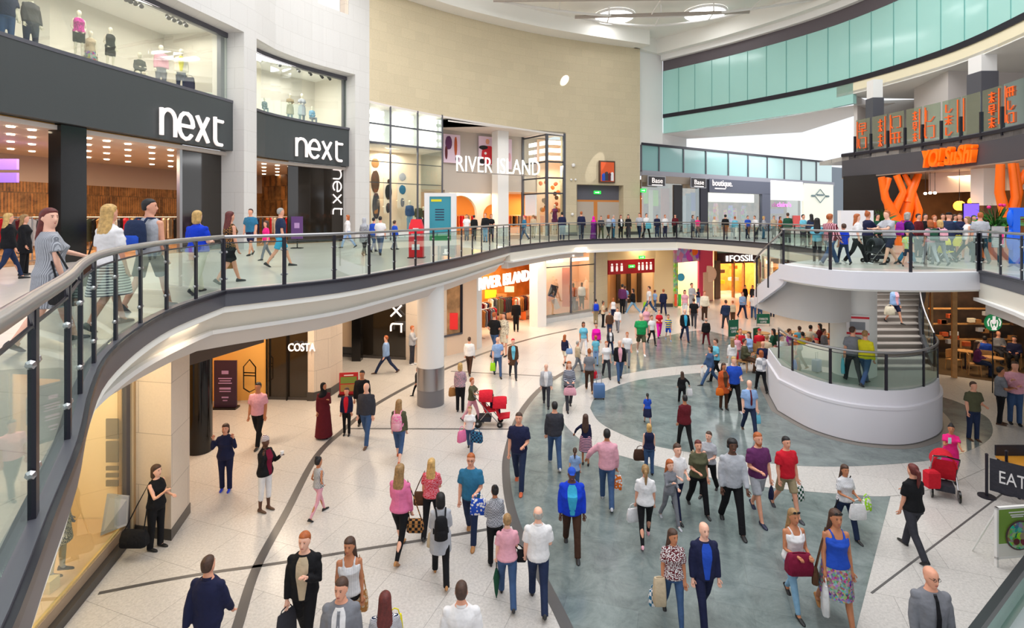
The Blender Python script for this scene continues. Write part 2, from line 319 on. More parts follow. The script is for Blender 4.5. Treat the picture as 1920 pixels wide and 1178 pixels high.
def slab(name, loop, outer, z0, z1, mat):
    """floor plate between the atrium edge loop and an outer rectangle, closed"""
    bm = bmesh.new(); vi = [bm.verts.new((p[0], p[1], z1)) for p in loop]; vo = [bm.verts.new((*p, z1)) for p in outer]
    ed = [bm.edges.new((vi[i], vi[(i + 1) % len(vi)])) for i in range(len(vi))] + [bm.edges.new((vo[i], vo[(i + 1) % len(vo)])) for i in range(len(vo))]
    bmesh.ops.triangle_fill(bm, use_beauty=True, use_dissolve=False, edges=ed)
    ext = bmesh.ops.extrude_face_region(bm, geom=bm.faces[:]); bmesh.ops.translate(bm, verts=[v for v in ext['geom'] if isinstance(v, bmesh.types.BMVert)], vec=(0, 0, z0 - z1))
    bmesh.ops.recalc_face_normals(bm, faces=bm.faces[:])
    me = bpy.data.meshes.new(name); bm.to_mesh(me); bm.free(); me.materials.append(mat)
    o = bpy.data.objects.new(name, me); COL.objects.link(o); o['kind'] = 'structure'; return o
slab('floor_gallery', E_, [(-26, -4), (40, -4), (40, 70), (-26, 70)], 4.75, 5.0, M['galleryfloor'])
slab('ceiling_gallery', E_, [(-26, -4), (40, -4), (40, 70), (-26, 70)], 4.62, 4.745, M['ceilw'])
def offs(pts, d):
    out = []
    for i, p in enumerate(pts):
        t = (pts[min(i + 1, len(pts) - 1)] - pts[max(i - 1, 0)]).normalized(); out.append(p + Vector((-t.y, t.x)) * d)
    return out
# the slab's edge: grey channel, cream band, white ledge, pale lower band (left, far and right stretches)
def edge_trim(pts, dark=True, low=True, cream=M['cream'], zlow=3.95, side=1):
    if dark:
        struct('trim_1', MB().ribbon(offs(pts, -.03), 4.74, 5.06, .12 * side), M['steelgrey'], True)
        struct('trim_2', MB().ribbon(offs(pts, -.06), 4.99, 5.045, .05 * side), M['darksteel'])
    struct('trim_3', MB().ribbon(offs(pts, -.02 if dark else -.05), 4.32, 4.745 if dark else 5.02, .3 * side), cream, True)
    if low:
        struct('trim_4', MB().ribbon(offs(pts, -.14), 4.25, 4.33, .6 * side), M['plaster'], True)
        struct('trim_5', MB().ribbon(offs(pts, .12), zlow, 4.26, .35 * side), M['fascia2'], True)
def band(nm, pts, zt, ot, zb, ob, mat, t=.12):   # face leaning back under the gallery as it goes down
    A, B_, C_, D_ = offs(pts, ot), offs(pts, ob), offs(pts, ob + t), offs(pts, ot + t)
    struct(nm, MB().loft([[(*a, zt), (*b, zb), (*c, zb), (*d, zt)][::-1] for a, b, c, d in zip(A, B_, C_, D_)]), mat, True)
nl = innerL[8:] + inner2[1:]
for q_ in (innerL, inner2):
    struct('trim_1', MB().ribbon(offs(q_, -.03), 4.74, 5.06, .12), M['steelgrey'], True); struct('trim_2', MB().ribbon(offs(q_, -.06), 4.99, 5.045, .05), M['darksteel'])
band('trim_3', innerL + inner2[1:], 4.745, -.02, 4.24, .40, M['cream']); band('trim_4', nl, 4.25, .30, 4.17, .30, M['plaster'], .5); band('trim_5', nl, 4.17, .45, 3.8, .75, M['fascia2'])

cut = [p for p in inner3 if p.x < 5.2]
edge_trim(cut); edge_trim([p for p in inner3 if p.x > 4.4], low=False); struct('trim_4', MB().ribbon(offs([p for p in inner3 if p.x > 4.4], -.14), 4.2, 4.33, .6), M['plaster'], True)
edge_trim(inner4, low=False); edge_trim(innerR)
# ================================================================== balustrades
def balustrade(label, pts, step=1.12, z=5.0, hrail=1.1, wide=.012, gmat=M['railglass'], drop=.28, brackets=False, clamps=True, rr=.034):
    p0 = pts[0]; root = thing('glass_balustrade', label, 'balustrade', (p0.x, p0.y, z)); O = Vector((p0.x, p0.y, z))
    L = lambda p, zz: Vector((p[0] - O.x, p[1] - O.y, zz))
    st = resample(pts, step)
    rail = resample(pts, .25)
    MB().tube([L(p, hrail) for p in rail], rr, 12).build('handrail', M['chrome'], root, True)
    for i, p in enumerate(st):
        d = (st[min(i + 1, len(st) - 1)] - st[max(i - 1, 0)]).normalized()
        MB().obox(L(p, (hrail - .04 - drop) / 2), d, (.075, .032, hrail - .04 + drop)).build('post', M['darksteel'], root)
        if clamps:
            for zz in (.28, .8):
                q_ = [L(p + d * k_, zz) for k_ in (-.08, -.062, -.045, -.04, .04, .045, .062, .08)]; MB().tube(q_, [.01, .024, .02, .009, .009, .02, .024, .01], 7).build('glass_clamp', M['chrome'], root)
        if i < len(st) - 1:
            seg = [q for q in resample([p, st[i + 1]], 1)]
            a, b = p + d * .05, st[i + 1] - (st[i + 1] - p).normalized() * .05
            MB().ribbon([L(a, 0).xy, L(b, 0).xy], .09, hrail - .13, wide).build('glass_panel', gmat, root)
        if brackets:
            n = Vector((-d.y, d.x)) * .0
            MB().add([L(p - d * .16, hrail - .02), L(p + d * .0, hrail - .02), L(p + d * .05, hrail - .14), L(p - d * .03, hrail - .14)] +
                     [L(p - d * .16, hrail - .02) + Vector((.012, .0, 0)), L(p, hrail - .02) + Vector((.012, 0, 0)), L(p + d * .05, hrail - .14) + Vector((.012, 0, 0)), L(p - d * .03, hrail - .14) + Vector((.012, 0, 0))],
                     [(0, 1, 2, 3), (7, 6, 5, 4), (0, 4, 5, 1), (1, 5, 6, 2), (2, 6, 7, 3), (3, 7, 4, 0)]).build('bracket', M['steelgrey'], root)
    MB().tube([L(p, hrail - .12) for p in rail], .011, 6).build('top_channel', M['darksteel'], root)
    return root
nearR = [p for p in innerL if p.y > .75]
balustrade('curved glass balustrade sweeping close past the camera on the Next side gallery', offs(nearR, .02), 1.12, brackets=True, rr=.042)
balustrade('long glass balustrade on the gallery edge above the white round column', offs(inner2, .02), 1.2)
balustrade('far glass balustrade in front of the RIVER ISLAND upper shop and beige wall', offs(inner3, .02), 1.25, clamps=False)
balustrade('far glass balustrade running beside the boutique shops towards the stairs', offs([p for p in inner4 if p.y > 19.5], .02), 1.4, clamps=False)
balustrade('glass balustrade round the white landing at the top of the stairs', offs(land, .04), 1.75, drop=.35)
balustrade('glass balustrade on the gallery edge below the orange sushi branches', offs([p for p in innerR if p.y > 4], .02), 1.15)
# ================================================================== UPPER LEVEL, left: white stone facade with two Next shopfronts
NB = spline([Vector(p) for p in [(-15.6, 8.0), (-14.95, 15.5), (-14.0, 20.5), (-13.1, 24.5), (-12.75, 27.0), (-11.7, 29.6), (-10.0, 32.1)]], 4)   # plane of signs and glass
NF = offs(NB, -.92)                                                                                                                            # front face of the stone
def cutpx(pl, p0, p1):
    """part of a plan polyline between two pixel columns"""
    px = lambda q: 960 + 1000 * q.x / q.y
    out = []
    for i in range(len(pl) - 1):
        a, b = px(pl[i]), px(pl[i + 1])
        if a <= p0 <= b: out.append(hit(pl[i], pl[i + 1], p0))
        if p0 < b < p1: out.append(pl[i + 1].copy())
        if a <= p1 <= b: out.append(hit(pl[i], pl[i + 1], p1))
    if not out or px(pl[0]) > p0: out = [q for q in [pl[0].copy()] if px(pl[0]) >= p0] + out
    return out
pA, pB, pC = cutpx(NB, -400, 424), cutpx(NB, 483, 648.5), None
pier1 = [pA[-1], pA[-1] + (NF[12] - NB[12]) * 1.0]
def normal_at(pl, q):
    i = min(range(len(pl)), key=lambda k: (pl[k] - q).length); t = (pl[min(i + 1, len(pl) - 1)] - pl[max(i - 1, 0)]).normalized(); return Vector((t.y, -t.x))
# piers: extruded plan quads
n1 = normal_at(NB, pA[-1]); a1 = pA[-1]; f1 = a1 + n1 * .92; t1 = Vector((-n1.y, n1.x)); g1 = f1 + t1 * .88
struct('wall_left', MB().prism([a1, f1, g1, g1 - n1 * 1.2, a1 - n1 * .3], 5, 21), M['whitestone'])
n2 = normal_at(NB, pB[-1]); a2 = pB[-1]; f2 = a2 + n2 * .88; t2 = Vector((-n2.y, n2.x)); g2 = f2 + t2 * 1.05
struct('wall_left', MB().prism([a2, f2, g2, g2 - n2 * 1.5, a2 - n2 * .5], 5, 21), M['whitestone'])
# stone above the display windows
fA = [q + normal_at(NB, q) * .92 for q in pA]; pBx = [g1 - n1 * .92] + pB[1:]; fB = [g1] + [q + normal_at(NB, q) * .9 for q in pB[1:]]
struct('wall_left', MB().ribbon(fA, 14.9, 21, .9), M['whitestone'])
struct('wall_left', MB().ribbon(fB, 14.9, 18.3, .9), M['whitestone'])
fB2 = cutpx(fB, 500, 575); fB3 = cutpx(fB, 575, 597)
def seg(pl, a, b, z0, z1, t=.9, m='whitestone', nm='wall_left'): struct(nm, MB().ribbon(cutpx(pl, a, b), z0, z1, t), M[m])
seg(fB, 484, 560, 18.3, 21); seg(fB, 577, 596, 18.3, 21); seg(fB, 654, 668, 18.3, 21)
seg(offs(fB, .55), 562, 656, 18.3, 21, .1, 'plaster')
for x0 in (576, 652):
    q = cutpx(offs(fB, .05), x0 - 5, x0 + 1); struct('window_1', MB().ribbon(q, 18.3, 21, .45), M['pier_tan'] if 'pier_tan' in M else M['piercladding'])
# charcoal sign bands
bandA = struct('trim_6', MB().ribbon([q + normal_at(NB, q) * .35 for q in pA], 9.5, 11.7, .5), M['signgrey'])
bandB = struct('trim_6', MB().ribbon([q + normal_at(NB, q) * .3 for q in pBx], 9.5, 11.75, .5), M['signgrey'])
for q in (pA, pBx): struct('trim_7', MB().ribbon([p + normal_at(NB, p) * .37 for p in q], 11.68, 11.8, .5), M['steelgrey'])
def next_sign(label, pl, px0, px1, ybase0, h, name='shop_sign'):
    A = hit_pl(pl, px0); B = hit_pl(pl, px1); d = (B - A); w_ = d.length; u = Vector((*d.normalized(), 0)); z = ZP(ybase0, A.y)
    zb = ZP(ybase0, A.y); t = thing(name, label, 'sign', (A.x, A.y, zb)); sc = w_ / 3.2
    nrm = Vector((u.y, -u.x, 0))
    inv = t.matrix_basis.inverted()
    for k, gl in enumerate((NEXT[0:2], NEXT[2:4], NEXT[4:6], NEXT[6:8])):
        mb = MB()
        for g in gl: mb.tube([nrm * .1 + u * p[0] * sc + Vector((0, 0, 1)) * p[1] * h for p in g], .075 * sc / .9, 6)
        mb.build('letter', M['white'], t, True)
    return t
def hit_pl(pl, px):
    for i in range(len(pl) - 1):
        a, b = 960 + 1000 * pl[i].x / pl[i].y, 960 + 1000 * pl[i + 1].x / pl[i + 1].y
        if a <= px <= b: return hit(pl[i], pl[i + 1], px)
    return hit(pl[-2], pl[-1], px)
sA = [q + normal_at(NB, q) * .4 for q in pA]; sB = [q + normal_at(NB, q) * .36 for q in pBx]
next_sign('large white next lettering on the wide charcoal band nearest the camera', sA, 299, 414, 253, 1.05)
next_sign('smaller white next lettering on the second charcoal band beside the wide stone pier', sB, 554, 640, 293, 1.0)
# display windows above the bands: back wall, floor, glass, frame, track lights
def display(pl, z0, z1, depth, nm):
    back = offs(pl, depth)
    struct('wall_display', MB().ribbon(back, z0 - .1, z1 + .3, .1), M['cream'])
    struct('wall_display_floor', MB().loft([[(*p, z0 - .12), (*b, z0 - .12), (*b, z0), (*p, z0)][::-1] for p, b in zip(pl, back)]), M['plaster'])
    struct('wall_display_ceiling', MB().loft([[(*p, z1 + .1), (*b, z1 + .1), (*b, z1 + .3), (*p, z1 + .3)][::-1] for p, b in zip(pl, back)]), M['ceilw'])
    struct('window_2', MB().ribbon(offs(pl, -.05), z0, z1, .02), M['shopglass'])
    struct('window_2_frame', MB().ribbon(offs(pl, -.1), z1 - .22, z1 + .05, .25), M['steelgrey'])
display(pA, 11.75, 14.9, 3.2, 'a'); display(pBx, 11.8, 14.9, 3.0, 'b')
struct('trim_8', MB().ribbon([hit_pl(pA, 414), hit_pl(pA, 423.5)], 11.7, 14.9, .2), M['steelgrey']); struct('trim_8', MB().ribbon([hit_pl(pB, 644), hit_pl(pB, 648)], 11.7, 14.9, .2), M['steelgrey'])
struct('wall_display_end', MB().ribbon([a1, a1 - n1 * 3.2], 11.7, 15, .1), M['cream']); struct('wall_display_end', MB().ribbon([a2, a2 - n2 * 3.0], 11.7, 15, .1), M['cream'])
def track_light(loc, label, grp, aim=(0, 0, -1)):
    t = thing('track_spotlight', label, 'spotlight', loc, 0, grp)
    MB().tube([(0, 0, .18), (0, 0, .04)], .02, 6).build('stem', M['darksteel'], t)
    MB().tube([(-.05, .05, .04), (.12, -.1, -.12)], [.07, .085], 10).build('lamp_head', M['darksteel'], t, True)
    return t
tl = []
for pl, xs, nm in ((pA, (255, 263, 272, 283, 333, 343, 354, 365), 'first'), (pB, (487, 535, 570, 591, 612, 626), 'second')):
    for x in xs:
        q = hit_pl(pl, x) + normal_at(NB, hit_pl(pl, x)) * -.5
        track_light((q.x, q.y, 14.75), 'small black spotlight on the ceiling track of the %s upper Next display window' % nm, 'track spotlights in the %s Next display' % nm)
# clouds hanging in the first display
for (x, y, Y, wd) in ((195, 5, 21.5, 1.7), (265, 14, 23.5, 2.6)):
    p = D(x, y, Y); t = thing('hanging_disc', 'white oval disc hanging in the first upper display, %s' % ('by the seated mannequins' if x < 200 else 'the wider of two, by the spotlights'), 'decoration', p)
    MB().cyl((0, 0), wd / 2, 0, .05, 28).build('disc', M['plaster'], t); MB().tube([(0, 0, .05), (0, 0, .9)], .008, 5).build('wire', M['steelgrey'], t)
area('display_light', (-14.6, 20, 14.7), 1.6, 420, (1, .9, .8), sy=8); area('display_light', (-12.6, 29, 14.7), 1.6, 340, (1, .93, .86), sy=5)
# Next shop interior on the gallery (z 5 .. 9.5)
inA = [hit_pl(pA, x) if x > 5 else pA[0] for x in (0,)] and pA
deep = 9.0
M['amber'] = tiles('amber_shop_wall', (150, 96, 44), (40, 26, 18), .16, .95, .5, .8, .2, .03, veins=((60, 36, 22), (190, 140, 84)), vertical=True, offset=.3); M['shopfloor'] = plain('shop_floor', (168, 130, 96), .25); M['shopceil'] = plain('shop_ceiling', (206, 196, 188), .7)
struct('wall_shop_back', MB().ribbon(offs(pA + pB, deep), 5, 8.1, .2), M['amber']); struct('wall_shop_back', MB().ribbon(offs(pA + pB, deep), 8.1, 9.5, .2), plain('taupe_upper_wall', (176, 160, 150), .7)); struct('wall_shop_end', MB().ribbon([pB[-1] - n2 * .3, pB[-1] - n2 * 9.3], 5, 9.5, .2), M['amber'])
struct('ceiling_shop', MB().loft([[(*p, 9.3), (*b, 9.3), (*b, 9.45), (*p, 9.45)][::-1] for p, b in zip(pA + pB, offs(pA + pB, deep))]), M['shopceil'])
struct('floor_shop', MB().loft([[(*p, 5.0), (*b, 5.0), (*b, 5.02), (*p, 5.02)][::-1] for p, b in zip(pA + pB, offs(pA + pB, deep))]), M['shopfloor'])
def pxcol(pl, px, w_, z0, z1, mat, nm='wall_column', dep=.5):
    p = hit_pl(pl, px); n = normal_at(NB, p); struct(nm, MB().obox((p.x - n.x * .1, p.y - n.y * .1, (z0 + z1) / 2), (-n.y, n.x), (w_, dep, z1 - z0)), mat)
pxcol(pA, 132, .85, 5, 9.55, M['black'])
# dark glazed bay at the right of each opening
struct('window_3', MB().ribbon(cutpx(offs(pA, .25), 339, 423), 5, 9.5, .06), M['darkglass'])
struct('window_3', MB().ribbon(cutpx(offs(pBx, .25), 540, 648), 5, 9.5, .06), M['darkglass'])
struct('window_3_frame', MB().ribbon(cutpx(offs(pA, .15), 337, 342), 5, 9.5, .15), M['chrome'])
struct('trim_9', MB().ribbon(cutpx(offs(pA, .1), 0, 338), 9.35, 9.5, .12), M['gold']); struct('trim_9', MB().ribbon(cutpx(offs(pBx, .1), 483, 541), 9.35, 9.5, .12), M['gold'])
# vertical next lettering on the dark bay
def vnext(label, A, B, ztop, sc, rise):
    u = Vector((*(B - A).normalized(), 0)); nrm = Vector((u.y, -u.x, 0)); t = thing('shop_sign', label, 'sign', (A.x, A.y, ztop))
    for gl in (NEXT[0:2], NEXT[2:4], NEXT[4:6], NEXT[6:8]):
        mb = MB()
        for g in gl: mb.tube([nrm * .08 + u * p[1] * rise + Vector((0, 0, -1)) * p[0] * sc for p in g], .045, 6)
        mb.build('letter', M['white'], t, True)
pa, pb = hit_pl(offs(pBx, .25), 623), hit_pl(offs(pBx, .25), 641)
vnext('white next lettering turned sideways down the dark glass bay on the gallery', pa, pb, ZP(318, pa.y), 2.62 / 3.1, (pb - pa).length * .85)
# shop downlights (ceiling)
k = 0
for x in (20, 60, 105, 165, 200, 240, 285, 320, 495, 520):
    for dd in (.7, 2.4, 4.4, 6.8):
        pl = pA if x < 430 else pB; q = hit_pl(offs(pl, dd), x); n = normal_at(NB, q)
        tag(MB().cyl((q.x, q.y), .11, 9.26, 9.3, 12).build('downlight', M['down']), 'small round warm downlight in the Next shop ceiling', 'downlight', 'downlights in the gallery Next shop')
for x, p in ((60, 900), (200, 900), (300, 700), (510, 500)):
    q = hit_pl(offs(pA if x < 430 else pB, 3.5), x); area('shop_light', (q.x, q.y, 9.1), 3.2, p * .4, (1, .76, .5))
# purple light boxes at the far left
for x, y0, y1, dd in ((10, 298, 318, 5.5), (10, 324, 342, 5.0)):
    q = hit_pl(offs(pA, dd), x - 30) if False else D(8, y0, 19.5); n = 0
    tag(MB().box((q.x - 1.0, q.y, ZP(y1, 19.5)), (q.x + .45, q.y + .1, ZP(y0, 19.5))).build('light_box', emis('violet_panel', (120, 90, 220), 1.2)), 'glowing violet panel on the shop back wall, %s of the two' % ('upper' if y0 < 310 else 'lower'), 'light box')
# ================================================================== garment rails
M['rail'] = M['chrome']
def garment_mesh(mat):
    mb = MB()
    rings = [[(x * wd, y * .035, z) for x, y in ((-.5, -1), (.5, -1), (.5, 1), (-.5, 1))] for wd, z in ((.36, -.95), (.44, -.6), (.40, -.3), (.46, -.12), (.2, -.05))]
    mb.loft(rings); o = mb.build('hanging_garment', mat); return o
GC = ['black', 'beige', 'rust', 'maroon', 'white', 'grey', 'navy', 'tan', 'red', 'olive', 'cream', 'dgrey']
gproto = {c: garment_mesh(cloth(c)) for c in GC}; used_g = set()
def garment(c, loc, rz, label, grp):
    if c not in used_g: o = gproto[c]; used_g.add(c)
    else: o = gproto[c].copy(); COL.objects.link(o)
    o.location = loc; o.rotation_euler = (0, 0, rz); tag(o, label, 'garment', grp); return o
def clothes_rail(p, rz, n, z0, label, where, seed=0, ln=1.5, h=1.45):
    r = random.Random(seed); t = thing('clothes_rail', label, 'clothes rail', (p[0], p[1], z0), rz)
    MB().tube([(-ln / 2, 0, h), (ln / 2, 0, h)], .018, 6).build('bar', M['rail'], t)
    for s_ in (-1, 1): MB().tube([(s_ * ln / 2, 0, h), (s_ * ln / 2, 0, 0)], .018, 6).build('leg', M['rail'], t); MB().box((s_ * ln / 2 - .02, -.3, 0), (s_ * ln / 2 + .02, .3, .04)).build('foot', M['rail'], t)
    for i in range(n):
        x = -ln / 2 + ln * (i + .5) / n; v = Matrix.Rotation(rz, 3, 'Z') @ Vector((x, 0, 0))
        c = r.choice(GC); garment(c, (p[0] + v.x, p[1] + v.y, z0 + h), rz + PI / 2 + r.uniform(-.15, .15), 'garment hanging on %s' % where, 'garments on %s' % where)
for i, (x, dd) in enumerate(((18, 2.0), (45, 4.0), (85, 3.0), (170, 2.4), (205, 4.6), (235, 2.2), (280, 3.4), (318, 2.2), (500, 2.4), (525, 3.4))):
    pl = pA if x < 430 else pB; q = hit_pl(offs(pl, dd), x)
    clothes_rail(q, .3 * (i % 3), 7, 5.02, 'clothes rail in the gallery Next shop, %s' % ['by the far-left edge', 'behind the blond walker', 'left of the black column', 'right of the black column', 'behind the blonde in the white tee', 'behind the backpacker', 'behind the card-carrying backpacker', 'beside the dark bay', 'in the second bay', 'deep in the second bay'][i], 'rail %s' % ['by the far-left edge', 'behind the blond walker', 'left of the black column', 'right of the black column', 'behind the white tee', 'near the backpack', 'past the backpack', 'beside the dark bay', 'in the second bay', 'deep in the second bay'][i], i)
# ================================================================== beige curved wall with River Island below, upper level
BW = spline([Vector(p) for p in [tuple(g2), (-4.75, 36.2), (0, 39.6), (4.3, 41.9), (10.65, 44.4)]], 6)
b1, b2, b3, b4 = cutpx(BW, 680, 829), cutpx(BW, 829, 1060), cutpx(BW, 1060, 1199), None
def zlin(pl, a, b): return [a + (b - a) * i / (len(pl) - 1) for i in range(len(pl))]
b12 = [BW[0]] + cutpx(BW, 692, 1060)[1:]
struct('wall_beige', MB().ribbon(b12, zlin(b12, 13.5, 12.9), 20.6, .8), M['limestone'])
# door recess cut: right part of the wall in pieces
zdoor = 9.05
w0, w1, w2, w3 = cutpx(BW, 1060, 1082), cutpx(BW, 1082, 1170), cutpx(BW, 1170, 1200), 0
struct('wall_beige', MB().ribbon(w0, 5, 20.6, .8), M['limestone']); struct('wall_beige', MB().ribbon(w1, zdoor, 20.6, .8), M['limestone']); struct('wall_beige', MB().ribbon(w2, 5, 20.6, .8), M['limestone'])
struct('trim_10', MB().ribbon(offs(b12, -.02), zlin(b12, 13.42, 12.82), zlin(b12, 13.55, 12.95), .82), M['fascia2'])
struct('baseboard_far', MB().ribbon(offs(w0, -.03), 5, 5.25, .04), M['kerb']); struct('baseboard_far', MB().ribbon(offs(w2, -.03), 5, 5.25, .04), M['kerb'])
# doorway: grey head panel, orange frame, doors
wi = offs(w1, .7)
struct('wall_recess', MB().ribbon(wi, zdoor - 1.25, zdoor + .1, .1), plain('grey_head_panel', (92, 92, 102), .5))
dr = thing('double_door', 'orange framed double doors in the beige wall recess on the gallery', 'door', (wi[0].x, wi[0].y, 5)); dA, dB = wi[0], wi[-1]; dv = dB - dA
iv = Vector((dA.x, dA.y))
for a_, b_, nm, z0, z1, m, t in ((0, 1, 'frame_head', 2.7, 2.85, 'orange_frame', .12), (.44, .52, 'mullion', 0, 2.7, 'orange_frame', .12), (0, .44, 'door_leaf', 0, 2.7, 'leaf', .05), (.52, 1, 'door_leaf', 0, 2.7, 'leaf', .05), (0, .02, 'jamb', 0, 2.7, 'orange_frame', .12)):
    M.setdefault('orange_frame', plain('orange_timber', (206, 128, 58), .5)); M.setdefault('leaf', plain('pale_door_leaf', (186, 172, 158), .4))
    MB().ribbon([dv * a_, dv * b_], z0, z1, t).build(nm, M[m], dr)
struct('wall_recess', MB().ribbon([w1[0], wi[0]], 5, zdoor, .05), M['limestone']); struct('wall_recess', MB().ribbon([w1[-1], wi[-1]], 5, zdoor, .05), M['limestone'])
def exit_sign(label, c, ux, wd, ht):
    t = thing('exit_sign', label, 'exit sign', c); u = Vector((ux[0], ux[1], 0)).normalized()
    MB().obox((0, 0, 0), u, (wd, .08, ht)).build('box', emis('green_exit', (40, 200, 70), 1.6), t)
    n = Vector((u.y, -u.x, 0)) * .05
    mb = MB().obox(n + u * (-wd * .15), u, (wd * .45, .01, ht * .16)); mb.add([n + u * wd * .28, n + u * wd * .08 + Vector((0, 0, ht * .3)), n + u * wd * .08 - Vector((0, 0, ht * .3))], [(0, 2, 1)])
    mb.build('arrow', emis('exit_arrow', (240, 255, 240), 1.5), t)
c = hit_pl(offs(w1, .6), 1120); exit_sign('green exit sign on the grey panel over the gallery double doors', (c.x, c.y, ZP(361, c.y)), dv, .62, .26)
c = hit_pl(BW, 1196); exit_sign('green exit sign at the end of the beige wall beside the shops', (c.x + .3, c.y - .6, ZP(358, c.y)), dv, .5, .3)
# framed poster above doors
c = hit_pl(BW, 1136.5); c = c - Vector((-dv.y, dv.x)).normalized() * .12; t = thing('framed_poster', 'dark framed orange poster of a group hanging above the gallery double doors', 'poster', (c.x, c.y, ZP(322.5, c.y)))
u = dv.normalized(); MB().obox((0, 0, 0), u, (1.46, .14, 1.78)).build('frame', plain('bronze_frame', (84, 58, 44), .5), t)
nn = Vector((u.y, -u.x, 0)); MB().obox(nn * .08, u, (1.24, .02, 1.55)).build('picture', plain('orange_print', (226, 92, 44), .5), t)
for dx, col, hh in ((-.38, 'blue', .8), (-.1, 'dgrey', 1.05), (.18, 'maroon', .9), (.42, 'white', 1.0)):
    mb = MB().ball(nn * .1 + Vector((*u * dx, -.15 - .2 + hh * .5 - .3)), (.13, .02, .15), 10, 6); mb.obox(nn * .1 + Vector((*u * dx, -.75 + hh * .35)), u, (.28, .03, hh * .65)); mb.build('figure', plain(col), t, True)
# small round wall fittings
for px_, py_, rr in ((1074, 310, .16), (1070, 337, .09), (1078, 337, .09), (1072, 402, .12)):
    c = hit_pl(BW, px_) - Vector((-dv.y, dv.x)).normalized() * .1; o = MB().ball((0, 0, 0), (rr, rr, rr), 10, 7).build('wall_fitting', M['plaster'], None, True); o.location = (c.x, c.y, ZP(py_, c.y))
    tag(o, {310: 'larger white dome camera on the beige wall beside the glass bay', 337: 'small white fitting of a pair on the beige wall under the dome camera', 402: 'low white fitting on the beige wall just above the crowd'}[py_], 'wall fitting', 'pair of small fittings' if py_ == 337 else None)
# ---- River Island glass bay left (px 690..830)
RI = [BW[0]] + cutpx(BW, 692, 830)[1:]
struct('window_4', MB().ribbon(RI, 5.1, zlin(RI, 13.4, 13.2), .03), M['shopglass'])
ri_back = offs(RI, 3.0)
struct('wall_river_back', MB().ribbon(ri_back, 5, 13.4, .15), plain('warm_display_wall', (246, 226, 202), .6))
struct('wall_river_sill', MB().ribbon(RI, 5, 5.5, .5), M['plaster'])
struct('ceiling_bay', MB().loft([[(*p, 10.95), (*b, 10.95), (*b, 11.05), (*p, 11.05)][::-1] for p, b in zip(RI, ri_back)]), M['plaster'])
for a_, z0 in ((0, 11.05), (0, 12.2)):
    struct('trim_11', MB().ribbon(offs(RI, -.06), z0 - .05, z0 + .05, .08), M['steelgrey'])
for z0 in (9.9, 8.6): struct('trim_11', MB().ribbon(offs(RI, .05), z0 - .025, z0 + .025, .03), M['steelgrey'])
for x in (691, 732, 783, 829):
    p = hit_pl(RI, x); struct('trim_12', MB().obox((p.x, p.y, 9.2), (1, 1), (.09, .09, 8.4)), M['steelgrey'])
def lightbox(pl, x0, x1, zc, n, label):
    for i, (xa, xb) in enumerate(zip(x0, x1)):
        for k_, z in enumerate(zc):
            q = cutpx(offs(pl, .55), xa, xb)
            if len(q) < 2: q = [hit_pl(offs(pl, .55), xa), hit_pl(offs(pl, .55), xb)]
            tag(MB().ribbon(q, z - .14, z + .14, .05).build('light_tube', M['tube']), 'white tube light in the light box over %s' % label, 'tube light', 'tube lights over %s' % label)
lightbox(RI, (692, 741, 793), (720, 775, 820), (11.45, 11.95, 12.5, 13.0), 4, 'the left glass bay of the upper shop')
struct('wall_river_lightbox', MB().ribbon(offs(RI, .8), 11.05, 13.4, .05), M['plaster'])
p1 = RI[-1]; nR = normal_at(RI, p1); struct('window_4', MB().ribbon([p1, p1 - nR * 3], 5.1, 13.2, .03), M['shopglass'])
area('display_light', (*((RI[3] + ri_back[3]) / 2), 10.8), 2, 300, (1, .9, .78), sy=4)
# ---- recess with grey wall, arches, posters, letters
rec = offs(cutpx(BW, 829, 1060), 3.2)
riw = plain('river_grey_wall', (190, 180, 172), .7)
RA, RB = rec[0] + Vector((-1.2, -.8)), rec[-1]
struct('wall_river_recess', MB().ribbon([RA] + rec, 8.55, 13.4, .2), riw)
struct('ceiling_recess', MB().loft([[(*p, 13.0), (*b, 13.0), (*b, 13.1), (*p, 13.1)][::-1] for p, b in zip([BW[10]] + cutpx(BW, 840, 1060), [RA] + offs(cutpx(BW, 840, 1060), 3.3))]), M['fascia2'])
# arched openings in the grey wall: wall pieces with arch heads
def archwall(pl, px0, px1, z0, ztop, ax0, ax1, zspring, nm):
    A, B = hit_pl(pl, px0), hit_pl(pl, px1); P0, P1 = hit(A, B, ax0), hit(A, B, ax1)
    u = (B - A).normalized(); L0 = (P0 - A).length; L1 = (P1 - A).length; W = (B - A).length; r = (L1 - L0) / 2; top_ = zspring
    prof = [(0, z0), (L0, z0), (L0, zspring)] + [((L0 + L1) / 2 - r * math.cos(PI * i / 14), zspring + min(r, ztop - zspring - .15) * math.sin(PI * i / 14)) for i in range(1, 14)] + [(L1, zspring), (L1, z0), (W, z0), (W, ztop), (0, ztop)]
    bm = bmesh.new(); n = Vector((-u.y, u.x))
    vs = [bm.verts.new((A.x + u.x * s_, A.y + u.y * s_, z)) for s_, z in prof]; f = bm.faces.new(vs)
    r_ = bmesh.ops.extrude_face_region(bm, geom=[f]); bmesh.ops.translate(bm, verts=[v for v in r_['geom'] if isinstance(v, bmesh.types.BMVert)], vec=(n.x * .3, n.y * .3, 0))
    bmesh.ops.triangulate(bm, faces=bm.faces[:]); bmesh.ops.recalc_face_normals(bm, faces=bm.faces[:]); me = bpy.data.meshes.new(nm); bm.to_mesh(me); bm.free(); me.materials.append(riw)
    o = bpy.data.objects.new(nm, me); COL.objects.link(o); o['kind'] = 'structure'
rl = [RA] + rec
archwall(rl, 834, 903, 5, 8.6, 834, 894, 6.7, 'wall_river_recess'); archwall(rl, 903, 945, 5, 8.6, 906, 941, 6.6, 'wall_river_recess')
ora = plain('orange_shop_wall', (236, 156, 70), .6)
